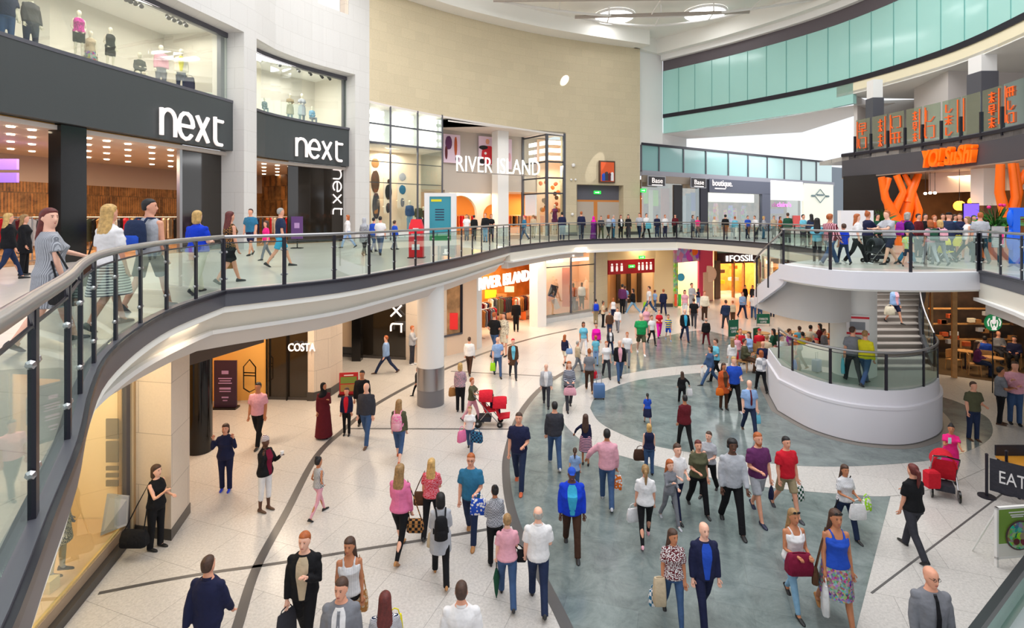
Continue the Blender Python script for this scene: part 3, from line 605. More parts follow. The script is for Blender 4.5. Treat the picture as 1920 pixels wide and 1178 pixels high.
struct('wall_river_shop', MB().ribbon(offs(rl, 4.0), 5, 8.6, .2), ora)
struct('ceiling_river_shop', MB().loft([[(*p, 8.5), (*b, 8.5), (*b, 8.55), (*p, 8.55)][::-1] for p, b in zip(rl, offs(rl, 4))]), M['shopceil'])
area('shop_light', (-3.2, 41.5, 8.3), 3, 380, (1, .68, .36)); area('shop_light', (2.5, 46.0, 8.3), 3, 380, (1, .68, .36))
for px_ in (862, 883, 955, 985, 1010):
    q = hit_pl(offs(rl, 2.6), px_); clothes_rail(q, .5, 6, 5.0, 'dark clothes rail in the upper River shop at %s' % {862: 'the wide arch', 883: 'the wide arch edge', 955: 'the white column', 985: 'the dark frame', 1010: 'the corner bay'}[px_], 'the rail seen at %s' % {862: 'the wide arch', 883: 'the wide arch edge', 955: 'the white column', 985: 'the dark frame', 1010: 'the corner bay'}[px_], px_, 1.6, 1.6)
p = hit_pl(offs(BW, 1.6), 938); t = thing('square_column', 'tall square white column in front of the upper RIVER ISLAND lettering', 'column', (p.x, p.y, 5)); MB().obox((0, 0, 4.0), (1, .62), (.95, .9, 8.0)).build('shaft', M['plaster'], t)
# posters
def poster(pl, x0, x1, y0, y1, label, bg, parts):
    A, B = hit_pl(pl, x0), hit_pl(pl, x1); c = (A + B) / 2; u = (B - A).normalized(); nn = Vector((u.y, -u.x, 0)); zc = (ZP(y0, c.y) + ZP(y1, c.y)) / 2
    W, H = (B - A).length, ZP(y0, c.y) - ZP(y1, c.y); c = c + nn.xy * .2
    t = thing('hanging_poster', label, 'poster', (c.x, c.y, zc)); MB().obox((0, 0, 0), u, (W, .06, H)).build('panel', bg, t)
    for (fx, fz, fw, fh, col, tilt) in parts:
        mb = MB(); o_ = nn * .05 + Vector((*u * fx * W, fz * H)); a = Vector((*u, 0)) * fw * W / 2; b = Vector((0, 0, fh * H / 2))
        ca, sa = math.cos(tilt), math.sin(tilt)
        mb.ball((0, 0, 0), (1, .015, 1), 14, 8)
        mb.v = [tuple(o_ + (a * (v[0] * ca - v[2] * sa)) + (b * (v[0] * sa + v[2] * ca)) + nn * v[1]) for v in mb.v]
        mb.build('figure', plain(col), t, True)
pw = plain('pale_lilac_print', (232, 206, 226), .5)
poster(rl, 829, 860, 253, 306, 'pale lilac poster with a pair of legs and a bag, left of the white column', pw, [(-.2, .2, .4, .5, 'purple', .1), (.22, .1, .18, .7, 'rust', .05), (.3, -.35, .2, .2, 'black', 0), (-.35, -.15, .16, .5, 'maroon', -.3)])
poster(rl, 895, 927, 257, 310, 'poster of a person in red and black beside the white column', pw, [(.05, -.15, .8, .7, 'red', 0), (.0, .32, .22, .2, 'skin', 0), (-.2, .1, .6, .16, 'black', -.8), (.3, -.1, .25, .5, 'orange', .1), (-.1, -.1, .3, .2, 'white', -.5), (-.3, -.38, .3, .2, 'black', 0)])
poster(rl, 948, 957, 262, 318, 'narrow pale pink poster just right of the white column', pw, [(0, -.1, .6, .3, 'lpink', 0)])
# letters RIVER ISLAND hanging in the wall plane
A, B = hit_pl(BW, 856), hit_pl(BW, 1012); u = (B - A).normalized(); c = (A + B) / 2; t = thing('shop_sign', 'tall thin white RIVER ISLAND lettering hung across the upper shop recess', 'sign', (c.x, c.y, ZP(311, c.y)))
text('RIVER ISLAND', 'lettering', plain('glowing_letter', (255, 252, 246), .4, emit=(255, 250, 242), es=1.3), (B - A).length, 1.1, (c.x, c.y, ZP(311, c.y)), u, t, .08, 0, -.012)
MB().tube([(-(B - A).x / 2, -(B - A).y / 2, -.62), ((B - A).x / 2, (B - A).y / 2, -.62)], .03, 6).build('rail', M['chrome'], t)
# ---- right glass bay with corner (px 978..1060)
A = hit_pl(BW, 1060); Bc = hit_pl(BW, 1030) ; Bc = Bc + Vector((-.2, .0)); Cc = hit_pl(rl, 980)
struct('window_5', MB().ribbon([Bc, A], 5.1, 12.9, .03), M['shopglass']); struct('window_5', MB().ribbon([Cc, Bc], 5.1, 12.9, .03), M['shopglass'])
for q in (A - Vector((.1, 0)), Bc, Cc): struct('trim_13', MB().obox((q.x, q.y, 9), (1, .6), (.2, .16, 8.0)), M['steelgrey'])
for z in (12.85, 10.75, 9.5, 8.3):
    struct('trim_13', MB().ribbon([Bc, A], z - .06, z + .06, .1), M['steelgrey']); struct('trim_13', MB().ribbon([Cc, Bc], z - .06, z + .06, .1), M['steelgrey'])
for (qa, qb, lab) in ((Cc, Bc, 'side'), (Bc, A, 'front')):
    for z in (11.1, 11.7, 12.3):
        for s0, s1 in (((.1, .42), (.55, .92)) if lab == 'side' else ((.12, .88),)):
            v = qb - qa; nn = Vector((-v.y, v.x)).normalized() * .4; tag(MB().ribbon([qa + v * s0 + nn, qa + v * s1 + nn], z - .16, z + .16, .04).build('light_tube', M['tube']), 'white tube light in the corner light box over the %s glass' % lab, 'tube light', 'tube lights over the %s of the corner bay' % lab)
bk = hit_pl(offs(BW, 2.6), 1052); struct('wall_bay_back', MB().ribbon([Cc + Vector((1.2, .4)), bk, A + Vector((.1, 1.6))], 5, 12.9, .1), plain('peach_display', (248, 214, 186), .6))
area('display_light', (3.3, 42.6, 10.5), 1.6, 200, (1, .85, .7))
rr = random.Random(3)
for i in range(22):
    px_ = rr.choice([rr.uniform(1012, 1024), rr.uniform(1036, 1056)]); py_ = rr.uniform(335, 400); q = D(px_, py_, 43.4 if px_ > 1030 else 43.0)
    o = MB().ball((0, 0, 0), (.16, .03, .2), 8, 6).build('hanging_leaf', plain(rr.choice(['rust', 'orange', 'brown', 'tan']))); o.location = q; o.rotation_euler = (0, rr.uniform(-1, 1), 0)
    tag(o, 'rust and brown leaf shape hanging in the corner glass display', 'decoration', 'leaf shapes in the corner display')
# ================================================================== white end wall, teal balcony front, ceilings
struct('wall_end', MB().ribbon([(10.65, 44.9), (13.1, 46.4)], 12.6, 20.9, .5), M['plaster'])
TEAL = spline([Vector(p) for p in [(13.1, 46.2), (17.6, 41.0), (21.3, 35.0), (22.8, 28.5), (22.2, 23.0), (20.6, 18.0), (18.0, 13.0)]], 6)
stz = struct('wall_teal', MB().ribbon(TEAL, 15.25, 19.1, .3), M['teal'], True)
tlow = [p for p in TEAL if p.y > 33.6]
struct('wall_teal', MB().ribbon(tlow, 13.7, 15.1, .3), M['teal'], True)
struct('trim_14', MB().ribbon(offs(TEAL, -.07), 15.02, 15.34, .35), M['darksteel'], True)
struct('trim_14', MB().ribbon(offs(TEAL, -.03), 19.08, 19.98, .3), M['darkband'], True)
for i, p in enumerate(resample(TEAL, 1.5)):
    struct('trim_15', MB().obox((p.x - .02, p.y - .02, 17.15), (1, 0), (.03, .03, 3.9)), plain('teal_joint', (116, 176, 170), .4))  # darker teal strips marking the joints between glass panels
for i, p in enumerate(resample(offs(TEAL, .06), 1.5)):
    for z in (16.2, 18.0):
        if i < 14: tag(MB().ball((p.x, p.y, z), .05, 6, 5).build('glass_fixing', M['chrome']), 'small steel fixing on the teal glass band', 'fixing', 'steel fixings on the teal band')
struct('trim_16', MB().ribbon(offs(TEAL, .6), 19.95, 20.5, -1.0), M['plaster'], True)
# atrium ceiling with recessed panels, curved trusses and round rooflights
ce = [Vector(p) for p in [(-14, 31), (-8, 33.5)]]
ceil_pts = [(-9.6, 31.9), (-4.6, 36.6), (.1, 40.0), (4.4, 42.3), (10.8, 45.2), (12.9, 46.6), (17.4, 41.2), (21.0, 35.2), (22.5, 29), (22.3, 28)]
cen = [(-8.0, 28)]
struct('ceiling', MB().prism(ceil_pts + [(-8.5, 28)], 20.45, 20.9) if False else MB().prism([(-9.6, 29)] + ceil_pts, 21.6, 21.8), M['ceilw'])
cring = spline([Vector(p) for p in [(-9.2, 31.6), (-4.6, 36.0), (.1, 39.2), (4.5, 41.5), (10.8, 44.2)]], 5)
struct('ceiling_cornice', MB().ribbon(offs(cring, -1.0), 20.45, 21.6, 2.0), M['ceilw'], True)
struct('ceiling_cornice', MB().ribbon([(10.2, 44.0), (13.5, 46.3)], 20.45, 21.6, .8), M['ceilw'])
struct('ceiling_cornice', MB().ribbon(offs(TEAL[:22], 1.0), 20.4, 21.6, -2.0), M['ceilw'], True)
# triangle and lens shaped recess frames
def bow(A, B, sag, z, r, nm, lab):
    A, B = Vector(A), Vector(B); n = Vector((B.y - A.y, -(B.x - A.x), 0)).normalized(); pts = [A.lerp(B, i / 16) + n * sag * math.sin(PI * i / 16) for i in range(17)]
    return pts
trusses = ((D(925, 20, 35.5), D(1560, 8, 35.0), 3.2, 'nearer'), (D(1078, 60, 38.5), D(1405, 55, 37.5), 2.2, 'further'))
for A, B, sag, lab in trusses:
    A.z = B.z = 20.9; t = thing('roof_truss', 'white bowed truss under the atrium ceiling, the %s of the two' % lab, 'truss', (A.x, A.y, 20.9)); O = A.copy()
    n = Vector(((B - A).y, -(B - A).x, 0)).normalized() * -1
    top_ = [A.lerp(B, i / 20) - O for i in range(21)]; low = [A.lerp(B, i / 20) + n * sag * math.sin(PI * i / 20) - O for i in range(21)]
    MB().tube(top_, .13, 8).build('chord', plain('taupe_steel', (170, 160, 152), .5), t); MB().tube(low, .09, 8).build('bowed_tube', M['plaster'], t, True)
    for i in (4, 10, 16): MB().tube([top_[i], low[i], ], .05, 6).build('strut', M['plaster'], t); MB().tube([top_[i], top_[i] + Vector((0, 0, .7))], .05, 6).build('hanger', M['plaster'], t)
for px_, py_, w_ in ((1152, 31, 1.42), (1322, 25, 1.45)):
    Y = (21.5 - CZ) * 1000 / (406 - py_); c = D(px_, py_, Y); t = thing('round_rooflight', 'bright round rooflight in the white ceiling, the one %s' % ('nearer the beige wall' if px_ < 1200 else 'nearer the teal band'), 'rooflight', (c.x, c.y, 21.5))
    MB().cyl((0, 0), w_, 0, .06, 36).build('diffuser', emis('rooflight_disc', (255, 255, 255), 5), t)
    mb = MB(); n_ = 36; mb.loft([[((w_ + dr_) * math.cos(2 * PI * k / n_), (w_ + dr_) * math.sin(2 * PI * k / n_), z) for k in range(n_)] for dr_, z in ((0, .05), (0, -.08), (.1, -.08), (.1, .09))], True, False); mb.build('rim', M['plaster'], t, True)
    spot('rooflight_beam', (c.x, c.y + .3, 20.3), D(1072, 138, 41.6) if px_ < 1200 else D(1134, 290, 42.6), 7000 if px_ < 1200 else 5000, math.radians(7 if px_ < 1200 else 6), (1, .98, .94), .25, .02)
# soffit and bright mall street beyond
struct('ceiling_street', MB().add([(13.0, 46.6, 13.7), (22.2, 34.4, 13.7), (24.5, 34.0, 13.75), (25.0, 46, 13.75), (16.0, 50.0, 13.75)], [(0, 1, 2, 3, 4)]), M['plaster'])
struct('wall_end', MB().ribbon([(10.65, 44.9), (13.1, 46.5), (16.2, 49.5)], 12.55, 13.8, .2), M['plaster'])
# glazed clerestory and the row of shops under it
SA, SB = Vector((10.75, 45.0)), Vector((36.9, 61.2))
def sp(x): return hit(SA, SB, x)
def spanel(nm, x0, x1, z0, z1, mat, off=0, t=.1, parent=None, kind=True, O=None):
    a, b = sp(x0), sp(x1); u = (SB - SA).normalized(); n = Vector((u.y, -u.x)) * off; a, b = a + n, b + n
    if O is not None: a, b = a - O.xy, b - O.xy; z0 -= O.z; z1 -= O.z
    mb = MB().ribbon([a, b], z0, z1, t)
    return struct(nm, mb, mat) if kind and not parent else mb.build(nm, mat, parent)
frost = plain('clerestory_glass', (150, 200, 196), .1, spec=.8)
xs = [1202, 1235, 1281, 1323, 1365, 1402, 1438, 1470, 1502, 1530, 1560]
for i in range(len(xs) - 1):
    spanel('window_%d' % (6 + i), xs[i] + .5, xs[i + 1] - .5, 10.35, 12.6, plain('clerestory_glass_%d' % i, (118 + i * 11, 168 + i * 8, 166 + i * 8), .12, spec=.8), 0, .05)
    spanel('trim_17', xs[i] - .8, xs[i] + .8, 10.3, 12.65, M['steelgrey'], .08, .15)
spanel('trim_17', 1202, 1562, 12.55, 12.75, M['darksteel'], .1, .2); spanel('trim_17', 1202, 1562, 9.95, 10.4, plain('pale_steel', (150, 150, 160), .4), .15, .3)
spanel('wall_street', 1562, 1640, 5, 12.2, plain('grey_street_wall', (120, 130, 140), .5), -.2, .3)
spanel('wall_street_back', 1200, 1565, 5, 10.0, plain('street_shop_back', (150, 118, 92), .7, noise_amt=.5, nscale=1.5), -4.0, .1)
spanel('wall_street_pier', 1312, 1326, 5, 10, M['darksteel'], .1, .6)
def shop(nm, label, x0, x1, signs, z0=8.4, z1=10.0, bandm=None, txt=None, tcol='white', tx=None, th=.5, emitc=None):
    c = sp((x0 + x1) / 2); O = Vector((c.x, c.y, 5)); t = thing(nm, label, 'shopfront', O)
    spanel('sign_band', x0, x1, z0, z1, bandm, .2, .25, t, False, O)
    spanel('glazing', x0, x1, 5.1, z0, M['shopglass'], .02, .03, t, False, O)
    if txt:
        a, b = sp(tx[0]), sp(tx[1]); u = (SB - SA).normalized(); cc = (a + b) / 2 + Vector((u.y, -u.x)) * .3
        text(txt, 'lettering', emitc or M['white'], (b - a).length, th, (cc.x, cc.y, tx[2]), u, t, .05)
    return t, O
t, O = shop('shopfront', 'grey fronted boutique with white lettering and wide window on the far gallery', 1327, 1441, None, 8.75, 10.0, plain('boutique_grey', (88, 92, 108), .5), 'boutique.', tx=(1331, 1368, 9.55), th=.75)
spanel('pier', 1426, 1441, 5, 8.8, plain('boutique_grey', (88, 92, 108), .5), .2, .3, t, False, O)
spanel('window_blind', 1329, 1424, 7.9, 8.75, emis('lit_blind', (255, 246, 230), 1.6), -.6, .05, t, False, O)
spanel('underline', 1332, 1352, 9.05, 9.15, M['white'], .5, .02, t, False, O)
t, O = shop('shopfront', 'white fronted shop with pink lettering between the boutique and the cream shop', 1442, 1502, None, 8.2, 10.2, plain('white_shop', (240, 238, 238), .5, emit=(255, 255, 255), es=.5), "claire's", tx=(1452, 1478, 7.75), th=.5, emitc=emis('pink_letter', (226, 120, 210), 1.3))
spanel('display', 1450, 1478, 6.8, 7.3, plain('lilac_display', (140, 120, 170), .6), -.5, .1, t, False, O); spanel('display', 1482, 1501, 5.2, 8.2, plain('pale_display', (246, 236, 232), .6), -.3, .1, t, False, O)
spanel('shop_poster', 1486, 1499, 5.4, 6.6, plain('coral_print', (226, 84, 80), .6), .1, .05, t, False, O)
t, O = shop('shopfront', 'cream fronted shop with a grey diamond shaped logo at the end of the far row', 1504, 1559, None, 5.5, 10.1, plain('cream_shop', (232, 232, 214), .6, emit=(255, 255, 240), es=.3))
a = sp(1533); u = (SB - SA).normalized(); n_ = Vector((u.y, -u.x)); zc = ZP(368, a.y)
mb = MB(); u3 = Vector((*u, 0)); P_ = lambda s_, z: Vector((a.x - O.x, a.y - O.y, zc - 5)) + u3 * s_ + Vector((0, 0, z)) + Vector((*n_ * .3, 0))
MB().tube([P_(-1.1, 0), P_(0, .75), P_(1.1, 0), P_(0, -.75), P_(-1.1, 0)], .05, 5).build('logo_diamond', plain('logo_grey', (120, 140, 146)), t)
MB().tube([P_(-1.7, 0), P_(-1.2, 0)], .12, 5).build('logo_dash', plain('logo_grey'), t); MB().tube([P_(1.2, 0), P_(1.7, 0)], .12, 5).build('logo_dash', plain('logo_grey'), t)
MB().tube([P_(-.6, .12), P_(.6, .12)], .1, 5).build('logo_bar', plain('logo_grey'), t)
t, O = shop('shopfront', 'shopfront with two dark framed signs and open doors beside the beige wall', 1203, 1312, None, 9.4, 10.0, plain('taupe_head', (146, 132, 118), .6))
for xa, xb, ya, yb in ((1206, 1239, 331, 350), (1286, 1315, 334, 353)):
    c = sp((xa + xb) / 2); n3 = Vector((*n_ * .5, 0)); W = (sp(xb) - sp(xa)).length; z1_, z0_ = ZP(ya, c.y), ZP(yb, c.y); c3 = Vector((c.x, c.y, (z0_ + z1_) / 2)) + n3
    g = thing('hanging_sign', 'dark framed sign with white and pink writing %s' % ('next to the beige wall' if xa < 1250 else 'beside the dark pier'), 'sign', c3)
    MB().obox((0, 0, 0), u, (W, .1, z1_ - z0_)).build('frame', M['chrome'], g); MB().obox(Vector((*n_ * .04, 0)), u, (W * .9, .08, (z1_ - z0_) * .86)).build('panel', plain('sign_black', (40, 32, 34), .4), g)
    text('Base', 'lettering', M['white'], W * .6, .42, c3 + Vector((*n_ * .12, .05)), u, g, .03); MB().obox(Vector((*n_ * .1, -.33)), u, (W * .6, .03, .08)).build('strapline', M['white'], g)
for xa, xb, z0_, z1_, col in ((1205, 1213, 5.2, 8.3, 'orange'), (1214, 1222, 7.6, 9.0, 'lime'), (1232, 1241, 7.4, 8.8, 'lime'), (1224, 1231, 5.1, 8.8, 'cream'), (1247, 1262, 5.1, 9.0, 'rust'), (1262, 1278, 5.1, 9.3, 'black'), (1283, 1300, 5.1, 8.4, 'lgrey'), (1293, 1303, 5.5, 8.6, 'teal'), (1303, 1311, 7.0, 8.7, 'blue')):
    spanel('display_panel', xa, xb, z0_, z1_, plain(col), -.4 if col not in ('black',) else .1, .08, t, False, O)
for x, w_, z0_, z1_, col in ((1345, 5, 5.2, 7.4, 'yellow'), (1362, 8, 5.4, 7.8, 'orange'), (1380, 5, 5.2, 7.2, 'red'), (1390, 8, 5.3, 7.6, 'blue'), (1398, 5, 5.2, 7.3, 'red'), (1415, 10, 5.2, 7.6, 'brown'), (1350, 12, 6.4, 7.0, 'tan'), (1462, 14, 5.2, 6.5, 'maroon'), (1450, 5, 5.2, 7.2, 'rust'), (1480, 5, 5.2, 6.6, 'magenta'), (1517, 8, 5.2, 6.3, 'tan'), (1528, 3, 5.6, 7.0, 'brown')):
    c = sp(x); n3 = n_ * (-1.2); W = w_ * c.y / 1000 / .86
    o = MB().loft([[(s_ * W / 2 * k_, .15 * q_, z) for s_, q_ in ((-1, -1), (1, -1), (1, 1), (-1, 1))] for z, k_ in ((0, .8), ((z1_ - z0_) * .3, 1), ((z1_ - z0_) * .8, .9), (z1_ - z0_, .4))]).build('window_display', cloth(col, 'multi', 'white', 4)); o.location = (c.x + n3.x, c.y + n3.y, z0_); o.rotation_euler = (0, 0, math.atan2(u.y, u.x))
    tag(o, '%s window display piece behind the %s glass' % (dict(tan='tan', rust='rust').get(col, col), 'boutique' if x < 1430 else ('cream shop' if x > 1503 else 'white shop')), 'window display', 'window display pieces')
area('street_light', (24, 50, 13.2), 12, 900, (1, 1, 1), sy=8)
# ================================================================== GROUND FLOOR, left and far shopfronts
def wl(A, B, z0, z1, t, mat, nm='wall_left', **k): return struct(nm, MB().ribbon([Vector(A), Vector(B)], z0, z1, t), M[mat] if isinstance(mat, str) else mat, **k)
creamlit = plain('cream_display_wall', (248, 226, 186), .6)
# display window under the near gallery
W0, W1 = Vector((-6.2, 4.5)), Vector((-7.62, 10.82))
wl(W0, W1, 0, .16, .3, 'kerb', 'baseboard_left'); wl(W0 - Vector((.12, 0)), W1 - Vector((.12, 0)), .16, .34, .3, plain('taupe_plinth', (168, 146, 124), .5), 'wall_left')
wl(W0 - Vector((.16, 0)), W1 - Vector((.16, 0)), .34, 3.9, .02, 'shopglass', 'window_20'); wl(W0 - Vector((.14, 0)), W1 - Vector((.14, 0)), .33, .38, .06, plain('brass_strip', (226, 206, 150), .3, .6), 'window_20_frame')
wl(W0 - Vector((2.3, .1)), W1 - Vector((2.3, .1)), 0, 4.4, .2, creamlit, 'wall_display'); struct('wall_display_floor', MB().prism([W0 - Vector((.2, 0)), W1 - Vector((.2, 0)), W1 - Vector((2.4, 0)), W0 - Vector((2.4, 0))], .1, .36), plain('display_floor', (226, 196, 160), .4))
wl(W1 - Vector((2.4, -.02)), W1 - Vector((.1, -.02)), 0, 4.4, .12, creamlit, 'wall_display_end'); q = W1 - Vector((.14, .1))
struct('trim_20', MB().obox((q.x, q.y, 2.0), (1, 0), (.1, .1, 3.8)), M['steelgrey'])
wl(W1 - Vector((.34, .06)), W1 - Vector((.18, .06)), .34, 3.9, .04, plain('tan_reveal', (196, 160, 112), .5), 'window_20_frame')
area('display_light', (-7.9, 8.2, 4.2), 1.2, 150, (1, .78, .5), sy=4)
b_ = MB()
bb = thing('wall_board', 'board of dark rectangles on the cream wall inside the near display window', 'sign', (-7.9, 10.66, 0))
for z0, z1 in ((2.55, 2.95), (2.08, 2.5), (1.92, 2.0), (1.78, 1.86), (1.6, 1.72)): MB().box((-.22, 0, z0 - .5), (.02, .03, z1 - .5)).build('panel', plain('slate_board', (92, 84, 72)), bb)
tag(MB().add([(-7.86, 10.2, .4), (-7.6, 10.55, .4), (-7.6, 10.6, .95), (-7.95, 10.5, 1.05)] + [(-7.86, 10.18, .4), (-7.6, 10.53, .4), (-7.6, 10.57, .95), (-7.95, 10.47, 1.05)], [(0, 1, 2, 3), (7, 6, 5, 4), (0, 4, 5, 1), (1, 5, 6, 2), (2, 6, 7, 3), (3, 7, 4, 0)]).build('leaning_panel', plain('lgrey')), 'small grey panel leaning in the corner of the near display window', 'panel')
for k_, (x, y, s_) in enumerate(((-7.75, 8.35, .26), (-7.6, 8.75, .2), (-7.85, 7.95, .3), (-7.9, 8.75, .34))):
    tag(MB().box((x - s_ / 2, y - s_ / 2, .36), (x + s_ / 2, y + s_ / 2, .36 + s_)).build('display_block', plain('cream_block', (240, 224, 180))), 'cream display block by the mannequin feet, %s' % ['second largest', 'smallest of four', 'nearest the camera', 'tallest of four'][k_], 'block')
# big clad pier
pr = [(-7.66, 10.86), (-6.84, 10.7), (-7.06, 11.68), (-7.9, 11.9)]
t = thing('clad_pier', 'wide cream panelled pier behind the woman with the black shoulder bag', 'pier', (-7.3, 11.2, 0)); L_ = lambda P_: [(a - -7.3, b - 11.2) for a, b in P_]
MB().prism(L_(pr), .22, 4.4).build('shaft', M['piercladding'], t); MB().prism([(a * 1.04, b * 1.04) for a, b in L_(pr)], 0, .22).build('skirting', M['kerb'], t)
# black round column, amber wall, banner stand
p = G(375, 846); t = thing('black_column', 'glossy black round column beside the amber wall', 'column', p); MB().cyl((0, 0), .31, 0, 4.4, 28).build('shaft', M['black'], t, True)
wl((-12, 18.6), (-8.68, 18.93), 0, 4.4, .2, 'gold', 'wall_amber'); wl((-10.4, 12.0), (-10.9, 18.7), 0, 4.4, .2, 'gold', 'wall_amber')
wl((-7.35, 11.95), (-6.65, 14.3), 3.12, 4.4, .25, plain('dark_bulkhead', (86, 70, 60), .6), 'wall_bulkhead')
def stand(label, px_, yb, yt, w_px, bg, lines, name='banner_stand', rz=0.0, lean=0.0, cat='banner'):
    p = G(px_, yb); sc = p.y / 1000; h = (yb - yt) * sc; w_ = w_px * sc; t = thing(name, label, cat, p, rz)
    MB().box((-w_ / 2, -.03, .06), (w_ / 2, .03, h)).build('panel', bg, t); MB().box((-w_ / 2 - .03, -.16, 0), (w_ / 2 + .03, .16, .06)).build('base', M['black'], t)
    for z, wd, hh, m in lines: MB().box((-w_ * wd / 2, -.04, h * z), (w_ * wd / 2, -.03, h * (z + hh))).build('printed_line', m, t)
    return t
pl_ = plain('lilac_print', (176, 140, 190), .5)
stand('dark purple banner stand with pale print beside the amber wall', 423, 766, 676, 42, plain('dark_purple', (52, 30, 58), .4), [(.72, .3, .07, pl_), (.62, .6, .02, pl_), (.57, .5, .02, pl_), (.52, .6, .02, pl_), (.4, .5, .04, pl_), (.35, .5, .02, pl_), (.22, .3, .03, pl_), (.16, .2, .02, pl_)])
# black line emblem on the amber wall
c = D(481, 694, 18.9); u = Vector((1, -.12, 0)).normalized(); em = thing('wall_emblem', 'black outline bottle emblem on the amber wall left of COSTA', 'sign', (c.x, c.y - .5, c.z)); P_ = lambda a, b: u * a + Vector((0, 0, b))
MB().tube([P_(-.22, -.5), P_(-.22, .25), P_(0, .5), P_(.22, .25), P_(.22, -.5), P_(0, -.62), P_(-.22, -.5)], .022, 5).build('outline', M['black'], em); MB().tube([P_(-.22, -.05), P_(.22, -.05)], .022, 5).build('bar', M['black'], em); MB().tube([P_(-.22, .05), P_(.22, .05)], .022, 5).build('bar', M['black'], em)
# dark COSTA glass
wl((-8.66, 18.95), (-6.98, 18.85), .06, 4.4, .15, 'darkglass', 'window_21'); wl((-8.66, 18.93), (-6.98, 18.83), 0, .1, .15, 'kerb', 'baseboard_left')
for x in (-8.66, -7.95, -7.0): struct('window_21_frame', MB().box((x - .02, 18.8, 0), (x + .02, 18.86, 4.4)), plain('crimson_edge', (120, 20, 34), .4) if x == -7.0 else M['black'])
t = thing('shop_sign', 'white COSTA lettering on the dark glass under the gallery', 'sign', (-7.4, 18.7, ZP(653, 18.6))); text('COSTA', 'lettering', M['white'], .95, .28, (-7.38, 18.72, ZP(653, 18.6)), (1, 0), t, .06, 0, .01)
# second clad pier
t = thing('clad_pier', 'cream clad pier between COSTA and the lower next glazing', 'pier', (-6.8, 19.4, 0)); q = [(-.17, -.62), (.24, -.1), (.38, .8), (-.8, 1.0), (-.4, -.6)]
MB().prism(q, .3, 4.4).build('shaft', M['piercladding'], t); MB().prism([(a * 1.05, b * 1.05) for a, b in q], 0, .3).build('skirting', M['kerb'], t)
# lower Next bay
N0, N1 = Vector((-9.2, 25.0)), Vector((-4.82, 24.2))
wl(N0, N1, 0, 4.4, .15, 'darkglass', 'window_22'); wl(N0 - Vector((0, .06)), N1 - Vector((0, .06)), 0, .12, .1, 'kerb', 'baseboard_left')
wl(hit(N0, N1, 640) - Vector((0, .2)), hit(N0, N1, 667) - Vector((0, .2)), .5, 3.0, .1, plain('cream_poster_board', (214, 184, 150), .6), 'wall_panel')
q = hit(N0, N1, 676) - Vector((0, .5)); t = thing('square_column', 'black square column inside the lower next bay', 'column', (q.x, q.y, 0)); MB().box((-.2, -.2, 0), (.2, .2, 4.4)).build('shaft', M['black'], t)
A_, B_ = hit(N0, N1, 735) - Vector((0, .1)), hit(N0, N1, 757) - Vector((0, .1))
vnext('white next lettering turned sideways on the ground floor dark glass', A_, B_, 3.95, 2.6 / 3.1, (B_ - A_).length * .9)
wl((-4.82, 24.2), (-4.1, 23.6), 0, 4.4, .5, 'piercladding', 'wall_left'); wl((-4.1, 23.6), (-3.0, 24.9), 0, 4.4, .4, 'piercladding', 'wall_left')
R0, R1 = Vector((-3.15, 24.75)), Vector((-2.4, 25.45)); R2 = Vector((-1.72, 26.0))
warmw = plain('lit_cladding', (232, 204, 180), .55)
wl(R0, R1, 0, .95, .4, warmw, 'wall_left'); wl(R0, R1, .95, 3.6, .3, plain('window_print', (172, 132, 92), .6, noise_amt=.5, nscale=2.2), 'window_23'); wl(R0 - Vector((.0, .1)), R1 + Vector((.04, -.06)), .9, .98, .1, 'steelgrey', 'window_23_frame'); wl(R1 - Vector((.05, .1)), R1 + Vector((.05, -.02)), .9, 3.8, .1, 'darksteel', 'window_23_frame')
wl(R1, R2, 0, 4.4, .4, warmw, 'wall_left'); wl(R0 - Vector((1.2, 1.0)), R1, 0, .9, .2, warmw, 'wall_left')
q = hit(R0, R1, 849); tag(MB().box((q.x - .25, q.y - .12, ZP(618, 25)), (q.x + .25, q.y - .08, ZP(587, 25))).build('sale_poster', plain('sale_red', (222, 36, 40), .5)), 'red sale poster in the tall window behind the white round column', 'poster')
# white round column
p = G(807.5, 757); t = thing('round_column', 'tall white round column with a steel collar and dark grey foot', 'column', p)
MB().cyl((0, 0), .46, 1.32, 4.35, 40).build('shaft', M['plaster'], t, True); MB().cyl((0, 0), .475, .56, 1.32, 40).build('steel_collar', M['chrome'], t, True); MB().cyl((0, 0), .465, 0, .56, 40).build('foot', plain('column_foot', (118, 116, 120), .5), t, True)
# River Island lower shop
pl1, pr1 = Vector((-2.05, 26.3)), Vector((-1.72, 26.0))
t = thing('square_column', 'white square column left of the lower RIVER ISLAND entrance', 'column', (-1.95, 26.2, 0)); MB().prism([(-.42, -.05), (.2, -.2), (.45, .35), (-.1, .6)], 0, 4.4).build('shaft', M['plaster'], t)
t = thing('square_column', 'white square column right of the lower RIVER ISLAND entrance', 'column', (1.65, 31.7, 0)); MB().prism([(-.62, -.2), (-.15, -.45), (.38, -.2), (.2, .5), (-.6, .5)], 0, 4.4).build('shaft', M['plaster'], t)
RI0, RI1 = Vector((-1.5, 26.6)), Vector((1.1, 31.4))
struct('wall_river_lower', MB().ribbon([Vector((-1.9, 27)), Vector((-3.0, 33.5)), Vector((1.2, 38.0)), Vector((1.6, 32))], 0, 4.4, .1), plain('amber_river', (222, 150, 74), .6, noise_amt=.25, nscale=1.5))
struct('ceiling_river_lower', MB().prism([(-1.9, 27), (-3.2, 33.5), (1.2, 38.2), (1.8, 32)], 4.2, 4.3), M['shopceil'])
area('shop_light', (-.9, 31.5, 4.1), 2.4, 420, (1, .75, .46), sy=4)
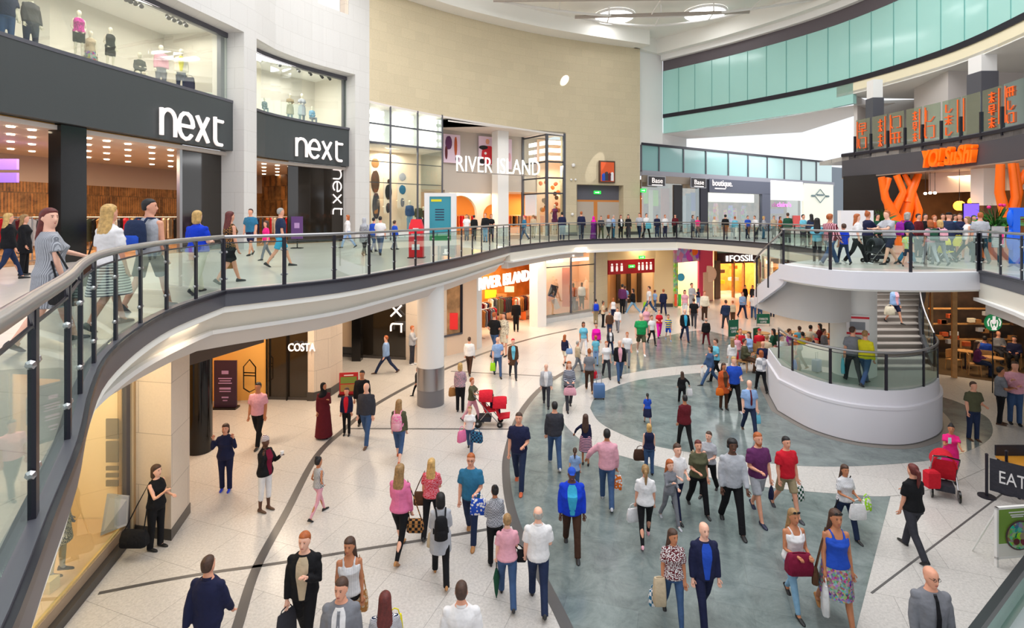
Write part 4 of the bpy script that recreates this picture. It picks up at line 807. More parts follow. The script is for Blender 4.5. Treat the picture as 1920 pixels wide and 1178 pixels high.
t = thing('shop_sign', 'thick white RIVER ISLAND lettering over the lower shop entrance', 'sign', (-.3, 29, 3.4)); c = Vector((-.37, 28.3)); u = (Vector((1.02, 30.6)) - Vector((-1.72, 26.3))).normalized()
text('RIVER ISLAND', 'lettering', plain('glowing_letter'), 4.9, .62, (-.35, 28.3, ZP(524, 28.3)), u, t, .1, 0, .02)
for i, (x, y, Y, c1) in enumerate(((915, 640, 29, 'orange'), (905, 636, 31, 'tan'), (930, 628, 33, 'orange'), (948, 622, 33, 'black'), (975, 618, 33.5, 'yellow'), (985, 612, 34, 'tan'))):
    p = D(x, y, Y); o = clothes_rail((p.x, p.y), .9, 6, 0, 'clothes rail inside the lower River Island shop, %s' % ['just inside the left column', 'deep on the left', 'in the middle', 'by the black display', 'near the right wall', 'deepest on the right'][i], 'the lower River rail %s' % ['by the left column', 'deep left', 'mid', 'by the black display', 'near the right wall', 'deep right'][i], 50 + i, 1.2, 1.5)
for i, (x, y0, y1, c1, w_) in enumerate(((920, 545, 560, 'yellow', 22), (940, 552, 566, 'tan', 20), (955, 538, 548, 'cream', 18), (970, 560, 575, 'brown', 20), (975, 585, 600, 'orange', 22), (925, 580, 592, 'dgrey', 22), (948, 600, 625, 'black', 18), (915, 600, 622, 'tan', 14))):
    Y = 33.5; a = D(x, y0, Y); b = D(x, y1, Y); s_ = w_ * Y / 1000 / 2
    tag(MB().box((a.x - s_, Y, b.z), (a.x + s_, Y + .3, a.z)).build('wall_shelf', plain(c1)), '%s merchandise shelf on the lower River Island back wall' % {'cream': 'cream', 'dgrey': 'dark grey'}.get(c1, c1), 'shelf', 'shelves on the lower River Island wall')
# window right of it
V0, V1 = Vector((2.0, 32.35)), Vector((5.42, 34.9))
wl(V0, V1, 0, .38, .4, 'whitestone', 'wall_far'); wl(V0, V1, .3, .38, .5, plain('sill_wood', (196, 140, 96), .5), 'window_24_frame')
wl(V0, V1, .38, 4.4, .03, 'shopglass', 'window_24'); wl(V0 + Vector((-.8, 2.0)), V1 + Vector((-.8, 2.0)), 0, 4.4, .1, plain('peach_wall', (248, 206, 172), .6), 'wall_display'); wl(V0, V1, 3.35, 3.41, .06, 'steelgrey', 'window_24_frame')
for k in (0, .5, 1): q = V0.lerp(V1, k); struct('window_24_frame', MB().obox((q.x, q.y, 2.4), (1, .7), (.09, .09, 4.0)), M['steelgrey'])
wl(V1 + Vector((-.8, 2.0)), V1, 0, 4.4, .08, plain('peach_wall'), 'wall_display_end')
for k0, k1 in ((.04, .42), (.58, .96)):
    tag(MB().ribbon([V0.lerp(V1, k0) + Vector((-.2, .5)), V0.lerp(V1, k1) + Vector((-.2, .5))], 3.6, 3.8, .05).build('light_tube', M['tube']), 'white tube light at the top of the lower display window', 'tube light', 'tube lights in the lower display window')
area('display_light', (3.3, 34.6, 4.1), 1.2, 160, (1, .86, .72), sy=3)
for x, y, yb, col, cap, rot_ in ((1037, 535, 557, 'dgrey', 'dark tilted sale card', .3), (1062, 502, 575, 'orange', 'tall orange panel', 0), (1042, 560, 580, 'white', 'white cut-out figure', -.4), (1077, 565, 590, 'brown', 'brown seated display figure', 0), (1085, 575, 592, 'rust', 'rust stool', 0)):
    Y = 34.3 + (x - 1040) * .02; h = (yb - y) * Y / 1000; c = D(x, (y + yb) / 2, Y); w_ = {'orange': .55, 'dgrey': .5, 'white': .35, 'brown': .5, 'rust': .3}[col]
    o = MB().box((-w_ / 2, -.06, -h / 2), (w_ / 2, .06, h / 2)).build('window_display', plain(col)); o.location = c; o.rotation_euler = (0, rot_, 0); tag(o, '%s in the lower display window right of RIVER ISLAND' % cap, 'window display')
# beige wall with the restroom entrance
Q0, Q1, Q2, Q3, Q4 = Vector((5.42, 34.9)), Vector((6.55, 36.6)), Vector((10.3, 38.3)), Vector((10.9, 38.4)), Vector((11.55, 38.3))
tanlit = plain('lit_beige', (222, 196, 150), .6)
wl(Q0, Q1, 0, 4.4, .4, 'limestone', 'wall_far'); wl(Q1, Q2, 3.5, 4.4, .3, tanlit, 'wall_far'); wl(Q2, Q4, 0, 4.4, .5, tanlit, 'wall_far')
wl(Q1 + Vector((.8, 3.4)), Q2 + Vector((.5, 2.6)), 0, 4.4, .1, plain('lit_tan_wall', (206, 160, 104), .6), 'wall_recess'); wl(Q1, Q1 + Vector((.8, 3.4)), 0, 4.4, .1, plain('lit_tan_wall'), 'wall_recess'); wl(Q2, Q2 + Vector((.5, 2.6)), 0, 4.4, .1, tanlit, 'wall_recess')
for s_ in (.18, .42, .66): q = (Q1 + Vector((.8, 3.2))).lerp(Q2 + Vector((.5, 2.4)), s_); struct('door_2', MB().obox((q.x, q.y, 1.3), (1, .4), (.34, .1, 2.6)), plain('dark_brown_door', (62, 44, 30), .5))
wl(Q0 - Vector((0, .04)), Q1 - Vector((0, .04)), 0, .25, .05, 'kerb', 'baseboard_far'); wl(Q2 - Vector((0, .04)), Q4 - Vector((0, .04)), 0, .25, .05, 'kerb', 'baseboard_far')
a_, b_ = Q1 + Vector((.05, .1)), hit(Q1, Q2, 1228) + Vector((0, .1)); c = (a_ + b_) / 2; u = (b_ - a_).normalized(); nn = Vector((u.y, -u.x, 0))
t = thing('entrance_sign', 'red band with white pictograms over the tan entrance recess', 'sign', (c.x, c.y, 2.98)); W_ = (b_ - a_).length; MB().obox((0, 0, 0), u, (W_, .12, .98)).build('band', plain('crimson_band', (176, 14, 28), .4), t)
for i, s_ in enumerate((-.43, -.33, -.23, .14, .22, .31, .40)):
    o_ = nn * .08 + Vector((*u * s_ * W_, 0)); MB().ball(o_ + Vector((0, 0, .2)), (.07, .03, .07), 8, 6).build('pictogram_head', M['white'], t); MB().loft([[tuple(o_ + Vector((*u * x_ * ww, z))) if True else 0 for x_ in (-1, 1)] + [tuple(o_ + nn * .02 + Vector((*u * x_ * ww, z))) for x_ in (1, -1)] for z, ww in ((-.28, .06 if i % 2 else .1), (-.1, .09), (.1, .05 if i % 2 else .09))]).build('pictogram_body', M['white'], t)
exit_sign('green exit sign in the middle of the red pictogram band', (c.x - .05, c.y - .2, ZP(499, c.y)), u, .5, .2); q = hit(Q1, Q2, 1202); exit_sign('green exit sign hung above the right end of the red band', (q.x, q.y - .25, ZP(482, q.y)), u, .5, .22)
area('stair_fill', (13.6, 18.6, 4.45), 2.2, 50, (1, .96, .9)); area('recess_light', (9.0, 40, 4.1), 1.6, 120, (1, .78, .5))  # the stair lamp is an added fill under the landing, brightening the steps
# bright toy-like shop, watch shop, glass shop
def front(nm, label, A, B, z1, depth, wallm, lit, cat='shopfront'):
    c = (A + B) / 2; t = thing(nm, label, cat, (c.x, c.y, 0)); d = B - A; n = Vector((-d.y, d.x)).normalized() * depth; o = c
    MB().ribbon([A - o, A + n - o, B + n - o, B - o], 0, z1, .05).build('interior_walls', wallm, t); MB().prism([A - o, A + n - o, B + n - o, B - o], z1 - .05, z1).build('interior_ceiling', M['shopceil'], t)
    area('shop_light', (c.x + n.x * .5, c.y + n.y * .5, z1 - .2), 1.8, lit, (1, .82, .6)); return t, o
A_, B_ = Vector((11.6, 38.35)), Vector((15.75, 41.6)); t, o = front('shopfront', 'bright shop with a purple sign and pink side panel left of FOSSIL', A_, B_, 4.3, 3.5, plain('bright_shop_wall', (250, 226, 190), .6), 400)
d = B_ - A_; u = d.normalized(); nn = Vector((u.y, -u.x)) * .1
MB().ribbon([A_ - o + nn, A_ + d * .62 - o + nn], 3.15, 4.35, .2).build('sign_band', cloth((206, 90, 226), 'multi', 'white', 2.2), t)
text('Smiggle', 'lettering', M['white'], 1.6, .45, (*(A_ + d * .38 + nn * 2), 3.5), u, t, .05) if False else MB().ball(((A_ + d * .45 - o + nn * 1.4).x, (A_ + d * .45 - o + nn * 1.4).y, 3.9), (.3, .1, .32), 12, 8).build('sign_flame', M['orange'], t, True)
MB().ribbon([A_ + d * .58 - o + nn, B_ - d * .06 - o + nn], 0, 4.35, .12).build('pink_panel', plain('hot_pink_panel', (236, 76, 120), .5), t)
MB().obox(((A_ + d * .80 - o + nn * 1.5).x, (A_ + d * .80 - o + nn * 1.5).y, 1.15), u, (1.3, .06, 2.2)).build('cream_arch', plain('cream_print', (246, 214, 190), .5), t); q = A_ + d * .8 - o + nn * 1.6; MB().ball((q.x, q.y, 2.1), (.65, .05, .65), 16, 10).build('arch_head', plain('cream_print'), t, True)
MB().ribbon([A_ - o + nn, A_ + d * .08 - o + nn], 0, 3.2, .1).build('printed_edge', cloth('lime', 'multi', 'white', 5), t)
q = A_ + d * .12 - o + nn * 2; MB().ball((q.x, q.y, 2.1), (.28, .08, .3), 14, 9).build('blue_emblem', plain('cyan'), t, True)
for x0, x1, col in ((1262, 1269, (240, 84, 50)), (1269, 1277, (60, 190, 60))):
    a, b = G(x0, 575), G(x1, 577); tag(MB().box((a.x, a.y - .5, .1), (b.x, a.y - .3, .95)).build('counter_block', plain('block%d' % x0, col)), '%s block of a two colour counter by the bright shop' % ('red' if x0 == 1262 else 'green'), 'counter')
for i in range(14):
    r_ = random.Random(i + 200); q = A_ + d * r_.uniform(.2, .55) + Vector((-u.y, u.x)) * r_.uniform(1.4, 2.4); hh = r_.uniform(.4, 1.6); col = r_.choice(['lime', 'orange', 'magenta', 'cyan', 'red', 'yellow', 'white'])
    ob = MB().box((-.16, -.16, 0), (.16, .16, .3)).build('toy_box', plain(col)); ob.location = (q.x, q.y, r_.choice((.5, 1.1, 1.7, 2.3))); tag(ob, '%s boxed item on display inside the bright shop' % col, 'box', 'boxed items inside the bright shop in %s' % col)
A_, B_ = Vector((16.25, 42.3)), Vector((20.2, 43.6)); t, o = front('shopfront', 'amber lit FOSSIL shop under the far gallery', A_, B_, 4.2, 3.5, plain('fossil_amber', (236, 160, 70), .6, noise_amt=.2, nscale=2), 520)
d = B_ - A_; u = d.normalized(); nn = Vector((u.y, -u.x)) * .12
MB().ribbon([A_ - o + nn, B_ - o + nn], 2.75, 3.6, .2).build('sign_band', plain('fossil_dark', (66, 40, 44), .5), t); MB().ribbon([A_ - o + nn, B_ - o + nn], 3.6, 4.3, .2).build('upper_glass', plain('fossil_upper', (120, 150, 140), .3), t)
text('FOSSIL', 'lettering', plain('glowing_letter'), 2.5, .5, (*(A_ + d * .56 + nn * 1.5), 3.15), u, t, .05, 0, .01); q = A_ + d * .2 + nn * 1.5 - o; MB().obox((q.x, q.y, 3.15), u, (.2, .05, .45)).build('emblem', plain('glowing_letter'), t)
for s_, w_ in ((0, .5), (.38, .12), (.62, .1), (.98, .3)): q = A_ + d * s_ - o; MB().obox((q.x, q.y, 1.5), u, (w_, .25, 3.0)).build('pier', plain('fossil_frame', (120, 100, 84), .5) if s_ in (0, .98) else M['wood'], t)
for i, (s_, z, w_, col) in enumerate(((.2, 2.2, .9, 'brown'), (.2, 1.5, 1.1, 'tan'), (.2, .8, 1.2, 'orange'), (.5, 1.9, .4, 'brown'), (.5, 1.0, .4, 'yellow'), (.8, 1.2, .8, 'cream'), (.8, 2.2, .5, 'orange'))):
    q = A_ + d * s_ - o + Vector((-u.y, u.x)) * 2.0; MB().obox((q.x, q.y, z), u, (w_, .4, .28)).build('display_shelf', plain(col), t)
A_, B_ = Vector((20.4, 43.6)), Vector((23.0, 42.6)); wl(A_, B_, 0, 4.3, .2, plain('bright_window_wall', (250, 214, 180), .5, emit=(255, 220, 190), es=.5), 'window_25'); wl(A_ - Vector((0, .1)), (A_ + Vector((.15, -.16))), 0, 4.3, .2, 'steelgrey', 'window_25_frame')
for z in (.6, 1.3, 2.0, 2.7, 3.4): q = A_.lerp(B_, .3); tag(MB().box((q.x - .3, q.y - .35, z), (q.x + .3, q.y - .25, z + .4)).build('window_print', plain('tan')), 'tan print in the bright window right of FOSSIL', 'poster', 'tan prints in the bright window')
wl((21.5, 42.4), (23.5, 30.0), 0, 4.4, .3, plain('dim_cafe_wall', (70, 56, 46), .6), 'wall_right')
# under-gallery lights
for x, y, p_ in ((-5.9, 9.2, 34), (-8.3, 14.5, 150), (-7.6, 17, 150), (-6.0, 22, 110), (-3.0, 19.6, 80), (-3.6, 22.6, 90), (1.0, 30.4, 70), (4.2, 33.6, 70), (9.0, 37.4, 60)):
    area('gallery_downlight', (x, y, 4.55), 1.0, p_, (1, .8, .58))
for i, (x, y) in enumerate(((-3.6, 18.6), (1.5, 30.9), (3.2, 32.6), (-3.3, 20.5))): spot('wall_washer', (x, y, 4.5), (x + (.6 if i == 0 else -.1), y - .4 if i == 0 else y + 1.5, 2.2), 60, math.radians(70), (1, .86, .7), .6)
# ================================================================== DRUM, STAIRS AND LANDING
dp = spline([Vector(p) for p in [(8.87, 17.8), (9.05, 16.5), (9.35, 15.85), (9.8, 15.4), (10.4, 15.17), (11.1, 15.13), (11.9, 15.4), (12.9, 16.05), (13.75, 17.1), (14.3, 18.4)]], 5)
drum = dp + [Vector((13.6, 20.2)), Vector((11.5, 20.8)), Vector((9.6, 20.2))]
ctr = Vector((11.3, 17.9)); sc_ = lambda k: [ctr + (p - ctr) * k for p in drum]
t = thing('stair_drum', 'large white curved drum carrying the lower stair platform', 'stair base', (11.3, 17.9, 0)); Lc = lambda pts: [p - ctr for p in pts]
MB().prism(Lc(sc_(1.0)), .02, 1.0).build('body', M['drumwhite'], t, True); MB().loft([[(*p, z) for p in Lc(sc_(k))] for z, k in ((1.0, 1.005), (1.08, 1.005), (1.1, .975), (1.52, .965))]).build('upper_band', M['drumwhite'], t, True)
MB().prism(Lc(sc_(.945)), 1.5, 1.56).build('platform', plain('platform_stone', (150, 158, 152), .35), t); struct('floor_drum_gap', MB().prism(sc_(1.012), 0, .03), M['inlay'])
struct('floor_drum_ring', MB().prism([ctr + (p - ctr) * 1.09 for p in drum], .0, .016), plain('warm_grey_ring', (128, 122, 116), .4))  # flat warm grey ring on the floor around the drum foot
rl_ = [ctr + (p - ctr) * .955 for p in dp]
balustrade('curved glass balustrade round the lower stair platform on the white drum', [Vector((9.3, 18.6))] + rl_[2:-3], 1.5, z=1.5, drop=.28, clamps=False)
# lower flight of steps going up and away from the platform
st_ = thing('staircase', 'stone staircase climbing from the white drum platform under the landing', 'staircase', (12.4, 17.3, 1.5))
nst = 13; base = Vector((12.15, 16.95)); 
for i in range(nst):
    k = i / (nst - 1); y = 17.2 + i * .33; xl = 11.52 + k * 2.3; xr = 13.55 + k * 2.75 - .3 * math.sin(PI * k) ; z = 1.5 + .165 * (i + 1)
    MB().prism([(xl - 12.4, y - 17.3), (xr - 12.4, y - 17.3 + .0), (xr - 12.4 + .15, y - 17.3 + .36), (xl - 12.4 + .15, y - 17.3 + .36)], z - 1.5 - .165 - (.2 if i else 0), z - 1.5 - .035).build('riser', plain('riser_stone', (150, 140, 134), .6), st_)
    MB().prism([(xl - 12.4, y - 17.3 - .04), (xr - 12.4, y - 17.3 - .04), (xr - 12.4 + .15, y - 17.3 + .36), (xl - 12.4 + .15, y - 17.3 + .36)], z - 1.5 - .035, z - 1.5).build('tread', plain('tread_stone', (196, 188, 184), .5), st_)
MB().prism([(1.4, 4.2), (4.6, 4.2), (4.8, 7.2), (-1.0, 7.2), (-1.0, 4.6)], 2.0, 2.14).build('half_landing', M['stair'], st_)
sr = [Vector((13.45 + (i / 12) * 2.75 - .3 * math.sin(PI * i / 12), 17.05 + i * .33, 1.6 + .165 * (i + 1))) for i in range(13)]
t = thing('stair_balustrade', 'glass stair balustrade rising on the right of the stone steps', 'balustrade', (13.4, 17, 1.6)); O_ = Vector((13.4, 17, 1.6))
MB().tube([p - O_ + Vector((0.05, 0, 1.0)) for p in sr], .03, 8).build('handrail', M['chrome'], t, True)
for i in (0, 4, 8, 12): MB().tube([sr[i] - O_ + Vector((.05, 0, -.2)), sr[i] - O_ + Vector((.05, 0, 1.0))], .03, 6).build('post', M['darksteel'], t)
MB().loft([[p - O_ + Vector((.05, 0, .05)), p - O_ + Vector((.065, 0, .05)), p - O_ + Vector((.065, 0, .9)), p - O_ + Vector((.05, 0, .9))] for p in sr]).build('glass_panel', M['railglass'], t)
MB().loft([[p - O_ + Vector((-.02, 0, -.42)), p - O_ + Vector((.1, 0, -.42)), p - O_ + Vector((.1, 0, .02)), p - O_ + Vector((-.02, 0, .02))] for p in sr]).build('stringer', M['steelgrey'], t)
t = thing('wall_handrail', 'white handrail on the core wall at the left of the stone steps', 'handrail', (11.5, 16.9, 1.6)); MB().tube([(0, .3, 1.0), (.0, .05, .3)], .03, 6).build('end', M['plaster'], t); MB().tube([(0, .3, 1.0), (2.2, 4.5, 3.2)], .03, 8).build('rail', M['plaster'], t)
# core wall and landing
core = spline([Vector(p) for p in [(10.35, 17.1), (10.3, 16.7), (10.7, 16.35), (11.2, 16.6), (11.4, 17.1)]], 5)
struct('wall_core', MB().ribbon(core + [Vector((13.6, 21.6))], 1.5, 4.75, -.14), M['plaster'], True); struct('wall_core', MB().ribbon([Vector((10.35, 17.1)), Vector((12.7, 20.7))], 1.5, 4.75, .14), M['plaster'])
pst = thing('wall_notice', 'white notice with red bands on the curved core wall', 'notice', (10.62, 16.12, 0)); MB().ribbon([Vector((-.42, .16)), Vector((.15, -.02))], 2.88, 3.5, -.02).build('board', plain('notice_white', (226, 222, 222), .5), pst)
for z in (2.92, 3.4): MB().ribbon([Vector((-.42, .14)), Vector((.15, -.04))], z, z + .06, -.02).build('band', plain('red'), pst)
MB().ribbon([Vector((-.34, .12)), Vector((.05, -.0))], 3.06, 3.3, -.02).build('text_block', plain('grey'), pst)
# landing slab edge, white
struct('trim_30', MB().ribbon(offs(land, -.06), 4.55, 5.02, .25), M['drumwhite'], True)
q = offs(land, -.03); struct('ceiling_landing', MB().prism([p for p in land] + [Vector((13.4, 18.0)), Vector((11, 19))], 4.5, 4.6), M['ceilw'])
# curved grey soffit wall of the upper flight, white outer stringer sweeping down
sof = spline([Vector(p) for p in [(8.55, 18.6), (8.62, 17.2), (8.95, 16.35), (9.6, 16.0), (10.3, 16.2)]], 6)
n_ = len(sof); struct('wall_soffit', MB().ribbon(sof, 3.3, [4.15 + .42 * min(1, i / (n_ * .45)) for i in range(n_)], .12), plain('soffit_grey', (190, 186, 184), .7), True)
of = spline([Vector(p) for p in [(8.4, 16.5), (8.35, 17.2), (8.45, 18.2), (8.9, 19.6)]], 5); n_ = len(of)
struct('trim_31', MB().ribbon(of[::-1], [z - .55 for z in zlin(of, 5.0, 3.7)][::-1], zlin(of, 5.05, 3.75)[::-1], .1), M['drumwhite'], True)
t = thing('stair_balustrade', 'glass balustrade sweeping down from the left end of the landing', 'balustrade', (8.4, 16.5, 5)); pts = [Vector((p.x - 8.4, p.y - 16.5, -1.3 * i / (n_ - 1))) for i, p in enumerate(of)]
MB().tube([p + Vector((0, 0, 1.1)) for p in pts], .03, 8).build('handrail', M['chrome'], t, True); MB().loft([[p + Vector((0, 0, .08)), p + Vector((.012, 0, .08)), p + Vector((.012, 0, .97)), p + Vector((0, 0, .97))] for p in pts]).build('glass_panel', M['railglass'], t)
for i in (0, 6, 12): MB().tube([pts[i] + Vector((0, 0, -.3)), pts[i] + Vector((0, 0, 1.08))], .035, 6).build('post', M['darksteel'], t)
# ================================================================== RIGHT: sushi level
SU = spline([Vector(p) for p in [(19.3, 31.2), (20.2, 27.0), (20.45, 24), (20.1, 21.0), (18.9, 17.5), (17.0, 14.5)]], 6)
struct('wall_sushi_fascia', MB().ribbon(SU, 8.75, 10.0, .4), plain('sushi_charcoal', (74, 72, 78), .45), True); struct('trim_32', MB().ribbon(offs(SU, -.06), 9.98, 10.12, .5), M['darksteel'], True)
struct('floor_sushi', MB().prism([*SU, Vector((32, 14)), Vector((34, 34)), Vector((19.6, 34))], 9.75, 9.98), M['galleryfloor'])
struct('trim_33', MB().ribbon(offs([p for p in TEAL if p.y < 35.2], .0), 14.35, 15.03, .3), plain('cream_edge', (236, 226, 196), .6), True)
tl2 = [p for p in TEAL if p.y < 35.2]; struct('ceiling_sushi', MB().prism([*tl2, Vector((34, 12)), Vector((36, 36))], 14.3, 14.5), M['ceilw'])
struct('wall_right_upper', MB().ribbon([Vector((22.4, 34.6)), Vector((24.0, 36.0)), Vector((36, 34))], 5, 14.3, .2), plain('pale_back_wall', (214, 206, 202), .7)); struct('wall_right_upper', MB().ribbon([Vector((34, 34)), Vector((32, 10))], 10, 14.3, .2), plain('taupe_back_wall', (170, 162, 160), .7)); struct('wall_right_upper', MB().prism([(23.3, 28.5), (28, 29), (28, 31.5), (24.5, 32.5)], 10, 14.3), plain('pale_back_wall'))
for px_, Y_, w_, ys in ((1640, 30.6, .55, 185), (1842, 26.0, .75, 137)):
    c = D(px_, ys, Y_); t = thing('square_column', 'white column with a dark lower part on the sushi terrace, %s' % ('the slimmer one by the teal band end' if px_ < 1700 else 'the wider one'), 'column', (c.x, c.y, 10)); h = c.z - 10
    MB().box((-w_ / 2, -w_ / 2, h), (w_ / 2, w_ / 2, 4.3)).build('shaft', M['plaster'], t); MB().box((-w_ / 2 - .04, -w_ / 2 - .04, 0), (w_ / 2 + .04, w_ / 2 + .04, h)).build('dark_casing', M['steelgrey'], t)
# terrace balustrade with orange characters
xs = [1603, 1633, 1665, 1697, 1730, 1765, 1802, 1840, 1880, 1922]
sb = thing('printed_glass_balustrade', 'tall glass balustrade with orange characters above the orange sushi sign', 'balustrade', (19.8, 26, 10)); O_ = Vector((19.8, 26)); tg = glass('terrace_glass', (206, 226, 220), .2)
CH = {'a': [[(.15, .95), (.85, .95), (.85, .5), (.15, .5), (.15, .95)], [(.15, .72), (.85, .72)], [(.05, .32), (.95, .32)], [(.5, .5), (.5, 0)]], 'b': [[(.1, .9), (.1, .3), (.25, .1)], [(.3, .95), (.9, .95), (.9, .1), (.6, .1)]], 'c': [[(.2, .95), (.2, .15), (.6, .1), (.9, .4)]], 'd': [[(.05, .8), (.95, .8)], [(.5, 1), (.5, 0)], [(.1, .45), (.9, .45)], [(.15, .05), (.5, .4), (.85, .05)]], 'e': [[(.1, .9), (.9, .9)], [(.1, .9), (.1, .1)], [(.45, .9), (.45, .1)], [(.8, .9), (.8, .1)], [(.05, .5), (.95, .5)]]}
lay = [('ab', .5, .62), ('dd', .6, .32), ('be', .48, .8), ('dad', .62, .3), ('cb', .4, .7), ('cdc', .4, .62), ('', .5, .5), ('dad', .55, .36), ('ecb', .4, .6)]
orm = plain('orange_print_vivid', (255, 100, 20), .5)
for i in range(9):
    a, b = hit_pl(offs(SU, .1)[::1] if False else [p for p in SU], xs[i] + 2), hit_pl(SU, xs[i + 1] - 2); d = b - a; u = d.normalized(); nn = Vector((u.y, -u.x, 0)); wdt = d.length
    MB().ribbon([a - O_, b - O_], .12, 1.95, .02).build('glass_panel', tg, sb)
    p_ = hit_pl(SU, xs[i]); MB().obox((p_.x - O_.x, p_.y - O_.y, .45), u, (.08, .12, 1.2)).build('post', M['darksteel'], sb)
    s_, cx_, cw_ = lay[i]
    if s_:
        n_ = len(s_); ch = 1.6 / n_; cw = min(cw_ * wdt, ch * .85)
        mb = MB()
        for k, c_ in enumerate(s_):
            for g in CH[c_]: mb.tube([Vector((a.x - O_.x, a.y - O_.y, 0)) + Vector((*(u * (cx_ * wdt - cw / 2 + x_ * cw)), 1.85 - ch * (k + 1) + z_ * ch * .85)) + nn * .04 for x_, z_ in g], .032, 4)
        mb.build('orange_characters', orm, sb)
    for fx in (.12, .9):
        if (i + (fx > .5)) % 2 == 0:
            q = Vector((a.x - O_.x, a.y - O_.y, 0)) + Vector((*(u * fx * wdt), 0)) + nn * .03; MB().obox((q.x, q.y, 1.1), u, (.05, .02, 1.5)).build('small_characters', orm, sb)
MB().tube([Vector((p.x - O_.x, p.y - O_.y, .12)) for p in SU if p.y > 19], .05, 6).build('base_rail', M['steelgrey'], sb)
a, b = hit_pl(SU, 1738), hit_pl(SU, 1836); u = (b - a).normalized(); c = (a + b) / 2; t = thing('shop_sign', 'slanted bright orange YO! Sushi lettering on the charcoal fascia', 'sign', (c.x, c.y, ZP(293, c.y))); n_ = Vector((u.y, -u.x)) * .15
text('YO! SuShi', 'lettering', plain('orange_sign', (255, 110, 10), .4, emit=(255, 100, 0), es=.35), (b - a).length, .85, (c.x + n_.x, c.y + n_.y, ZP(293, c.y)), u, t, .25, .25, .03)
# shop under: floor-level interior
blackw = plain('sushi_black_wall', (30, 24, 24), .25)
struct('wall_sushi_left', MB().prism([(19.0, 30.6), (20.3, 28.0), (21.2, 28.4), (20.4, 31.2)], 5, 8.8), blackw)
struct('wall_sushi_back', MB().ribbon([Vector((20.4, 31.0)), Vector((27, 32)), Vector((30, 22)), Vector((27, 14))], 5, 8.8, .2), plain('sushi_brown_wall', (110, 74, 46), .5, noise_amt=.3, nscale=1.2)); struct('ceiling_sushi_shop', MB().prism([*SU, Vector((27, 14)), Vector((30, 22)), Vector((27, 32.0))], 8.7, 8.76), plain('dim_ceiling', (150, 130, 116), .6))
struct('wall_sushi_beam', MB().ribbon([hit_pl(offs(SU, -1.8), 1672) if False else Vector((21.6, 27.5)), Vector((22.9, 24.5)), Vector((22.6, 20.5))], 7.7, 8.7, -.2), plain('pale_beam', (206, 190, 180), .6))
q = D(1846, 300, 24.6); t = thing('square_column', 'pale square column inside the sushi restaurant opening', 'column', (q.x, q.y, 5)); MB().box((-.35, -.35, 2.0), (.35, .35, 3.75)).build('shaft', M['plaster'], t); MB().box((-.33, -.33, 0), (.33, .33, 2.0)).build('dark_casing', plain('brown'), t)
for x, y, p_ in ((22.5, 26, 160), (23.5, 22, 200), (25.5, 27, 160)): area('shop_light', (x, y, 8.5), 1.5, p_, (1, .74, .45))
for i, (x, y) in enumerate(((1735, 363), (1744, 362), (1753, 362), (1799, 386), (1826, 379))):
    c = D(x, y, 26.5 if i < 3 else 25); t = thing('pendant_lamp', ['small white pendant lamp, left of three in a row', 'small white pendant lamp, middle of three in a row', 'small white pendant lamp, right of three in a row', 'glowing orange pendant lamp over the sushi counter', 'glowing orange pendant by the blue screen'][i], 'pendant lamp', c)
    MB().ball((0, 0, 0), .07 if i < 3 else .24, 12, 8).build('globe', emis('white_globe', (255, 240, 220), 8) if i < 3 else emis('orange_globe', (255, 160, 50), 4), t, True); MB().tube([(0, 0, 0), (0, 0, 8.7 - c.z)], .012, 5).build('cord', M['black'], t)
c = D(1822, 396, 24.0); t = thing('wall_screen', 'glowing blue violet screen inside the sushi restaurant', 'screen', c); MB().box((-.33, 0, -.33), (.33, .06, .33)).build('display', emis('violet_screen', (96, 70, 255), 2.2), t); MB().box((-.36, .03, -.36), (.36, .1, .36)).build('case', M['black'], t)
MB().tube([(0, .07, -.3), (0, .07, -1.95)], .04, 6).build('stand', M['black'], t)
# orange branching columns
def branch(label, trunks, Y):
    c = D(trunks[0][0][0], trunks[0][0][1], Y); t = thing('branching_column', label, 'column', (c.x, c.y, 5))
    for tr in trunks:
        pts = []; rr_ = []
        for (x, y, r_) in tr: q = D(x, y, Y); pts.append((q.x - c.x, (x % 7) * .03, q.z - 5)); rr_.append(r_ * Y / 1000)
        MB().tube(pts, rr_, 10).build('branch', M['orange'], t, True)
branch('left orange branching column of the sushi restaurant', [[(1692, 462, 9), (1688, 420, 9), (1664, 372, 7), (1655, 332, 6)], [(1690, 440, 9), (1678, 400, 9), (1694, 360, 6), (1684, 328, 6)], [(1692, 440, 9), (1706, 390, 10), (1708, 360, 8), (1724, 326, 6)], [(1716, 440, 7), (1722, 395, 7), (1714, 355, 6)], [(1672, 395, 7), (1660, 360, 5), (1668, 334, 5)], [(1702, 380, 7), (1712, 350, 6), (1700, 326, 4)]], 27.5)
branch('right orange branching column cut by the picture edge', [[(1892, 462, 10), (1894, 420, 9), (1882, 360, 8), (1877, 308, 7)], [(1896, 430, 9), (1904, 370, 7), (1897, 306, 6)], [(1897, 420, 8), (1915, 360, 7), (1908, 306, 6)], [(1910, 360, 6), (1926, 320, 6)]], 21.0)
t = thing('blue_sign', 'bright blue rounded cut-out sign at the right edge of the gallery', 'sign', (D(1912, 450, 17.0).x, 17.0, 5)); o_ = []
bm = MB(); cx_ = 0
for a0, b0, a1, b1 in ((-.28, 0, .55, .95), (-.28, .95, -.05, 1.45), (-.28, 1.45, .55, 1.75)): bm.box((a0, -.08, b0), (a1, .08, b1))
for dz in (.35, 1.1): bm.ball((-.28, 0, dz), (.12, .08, .3), 10, 7)
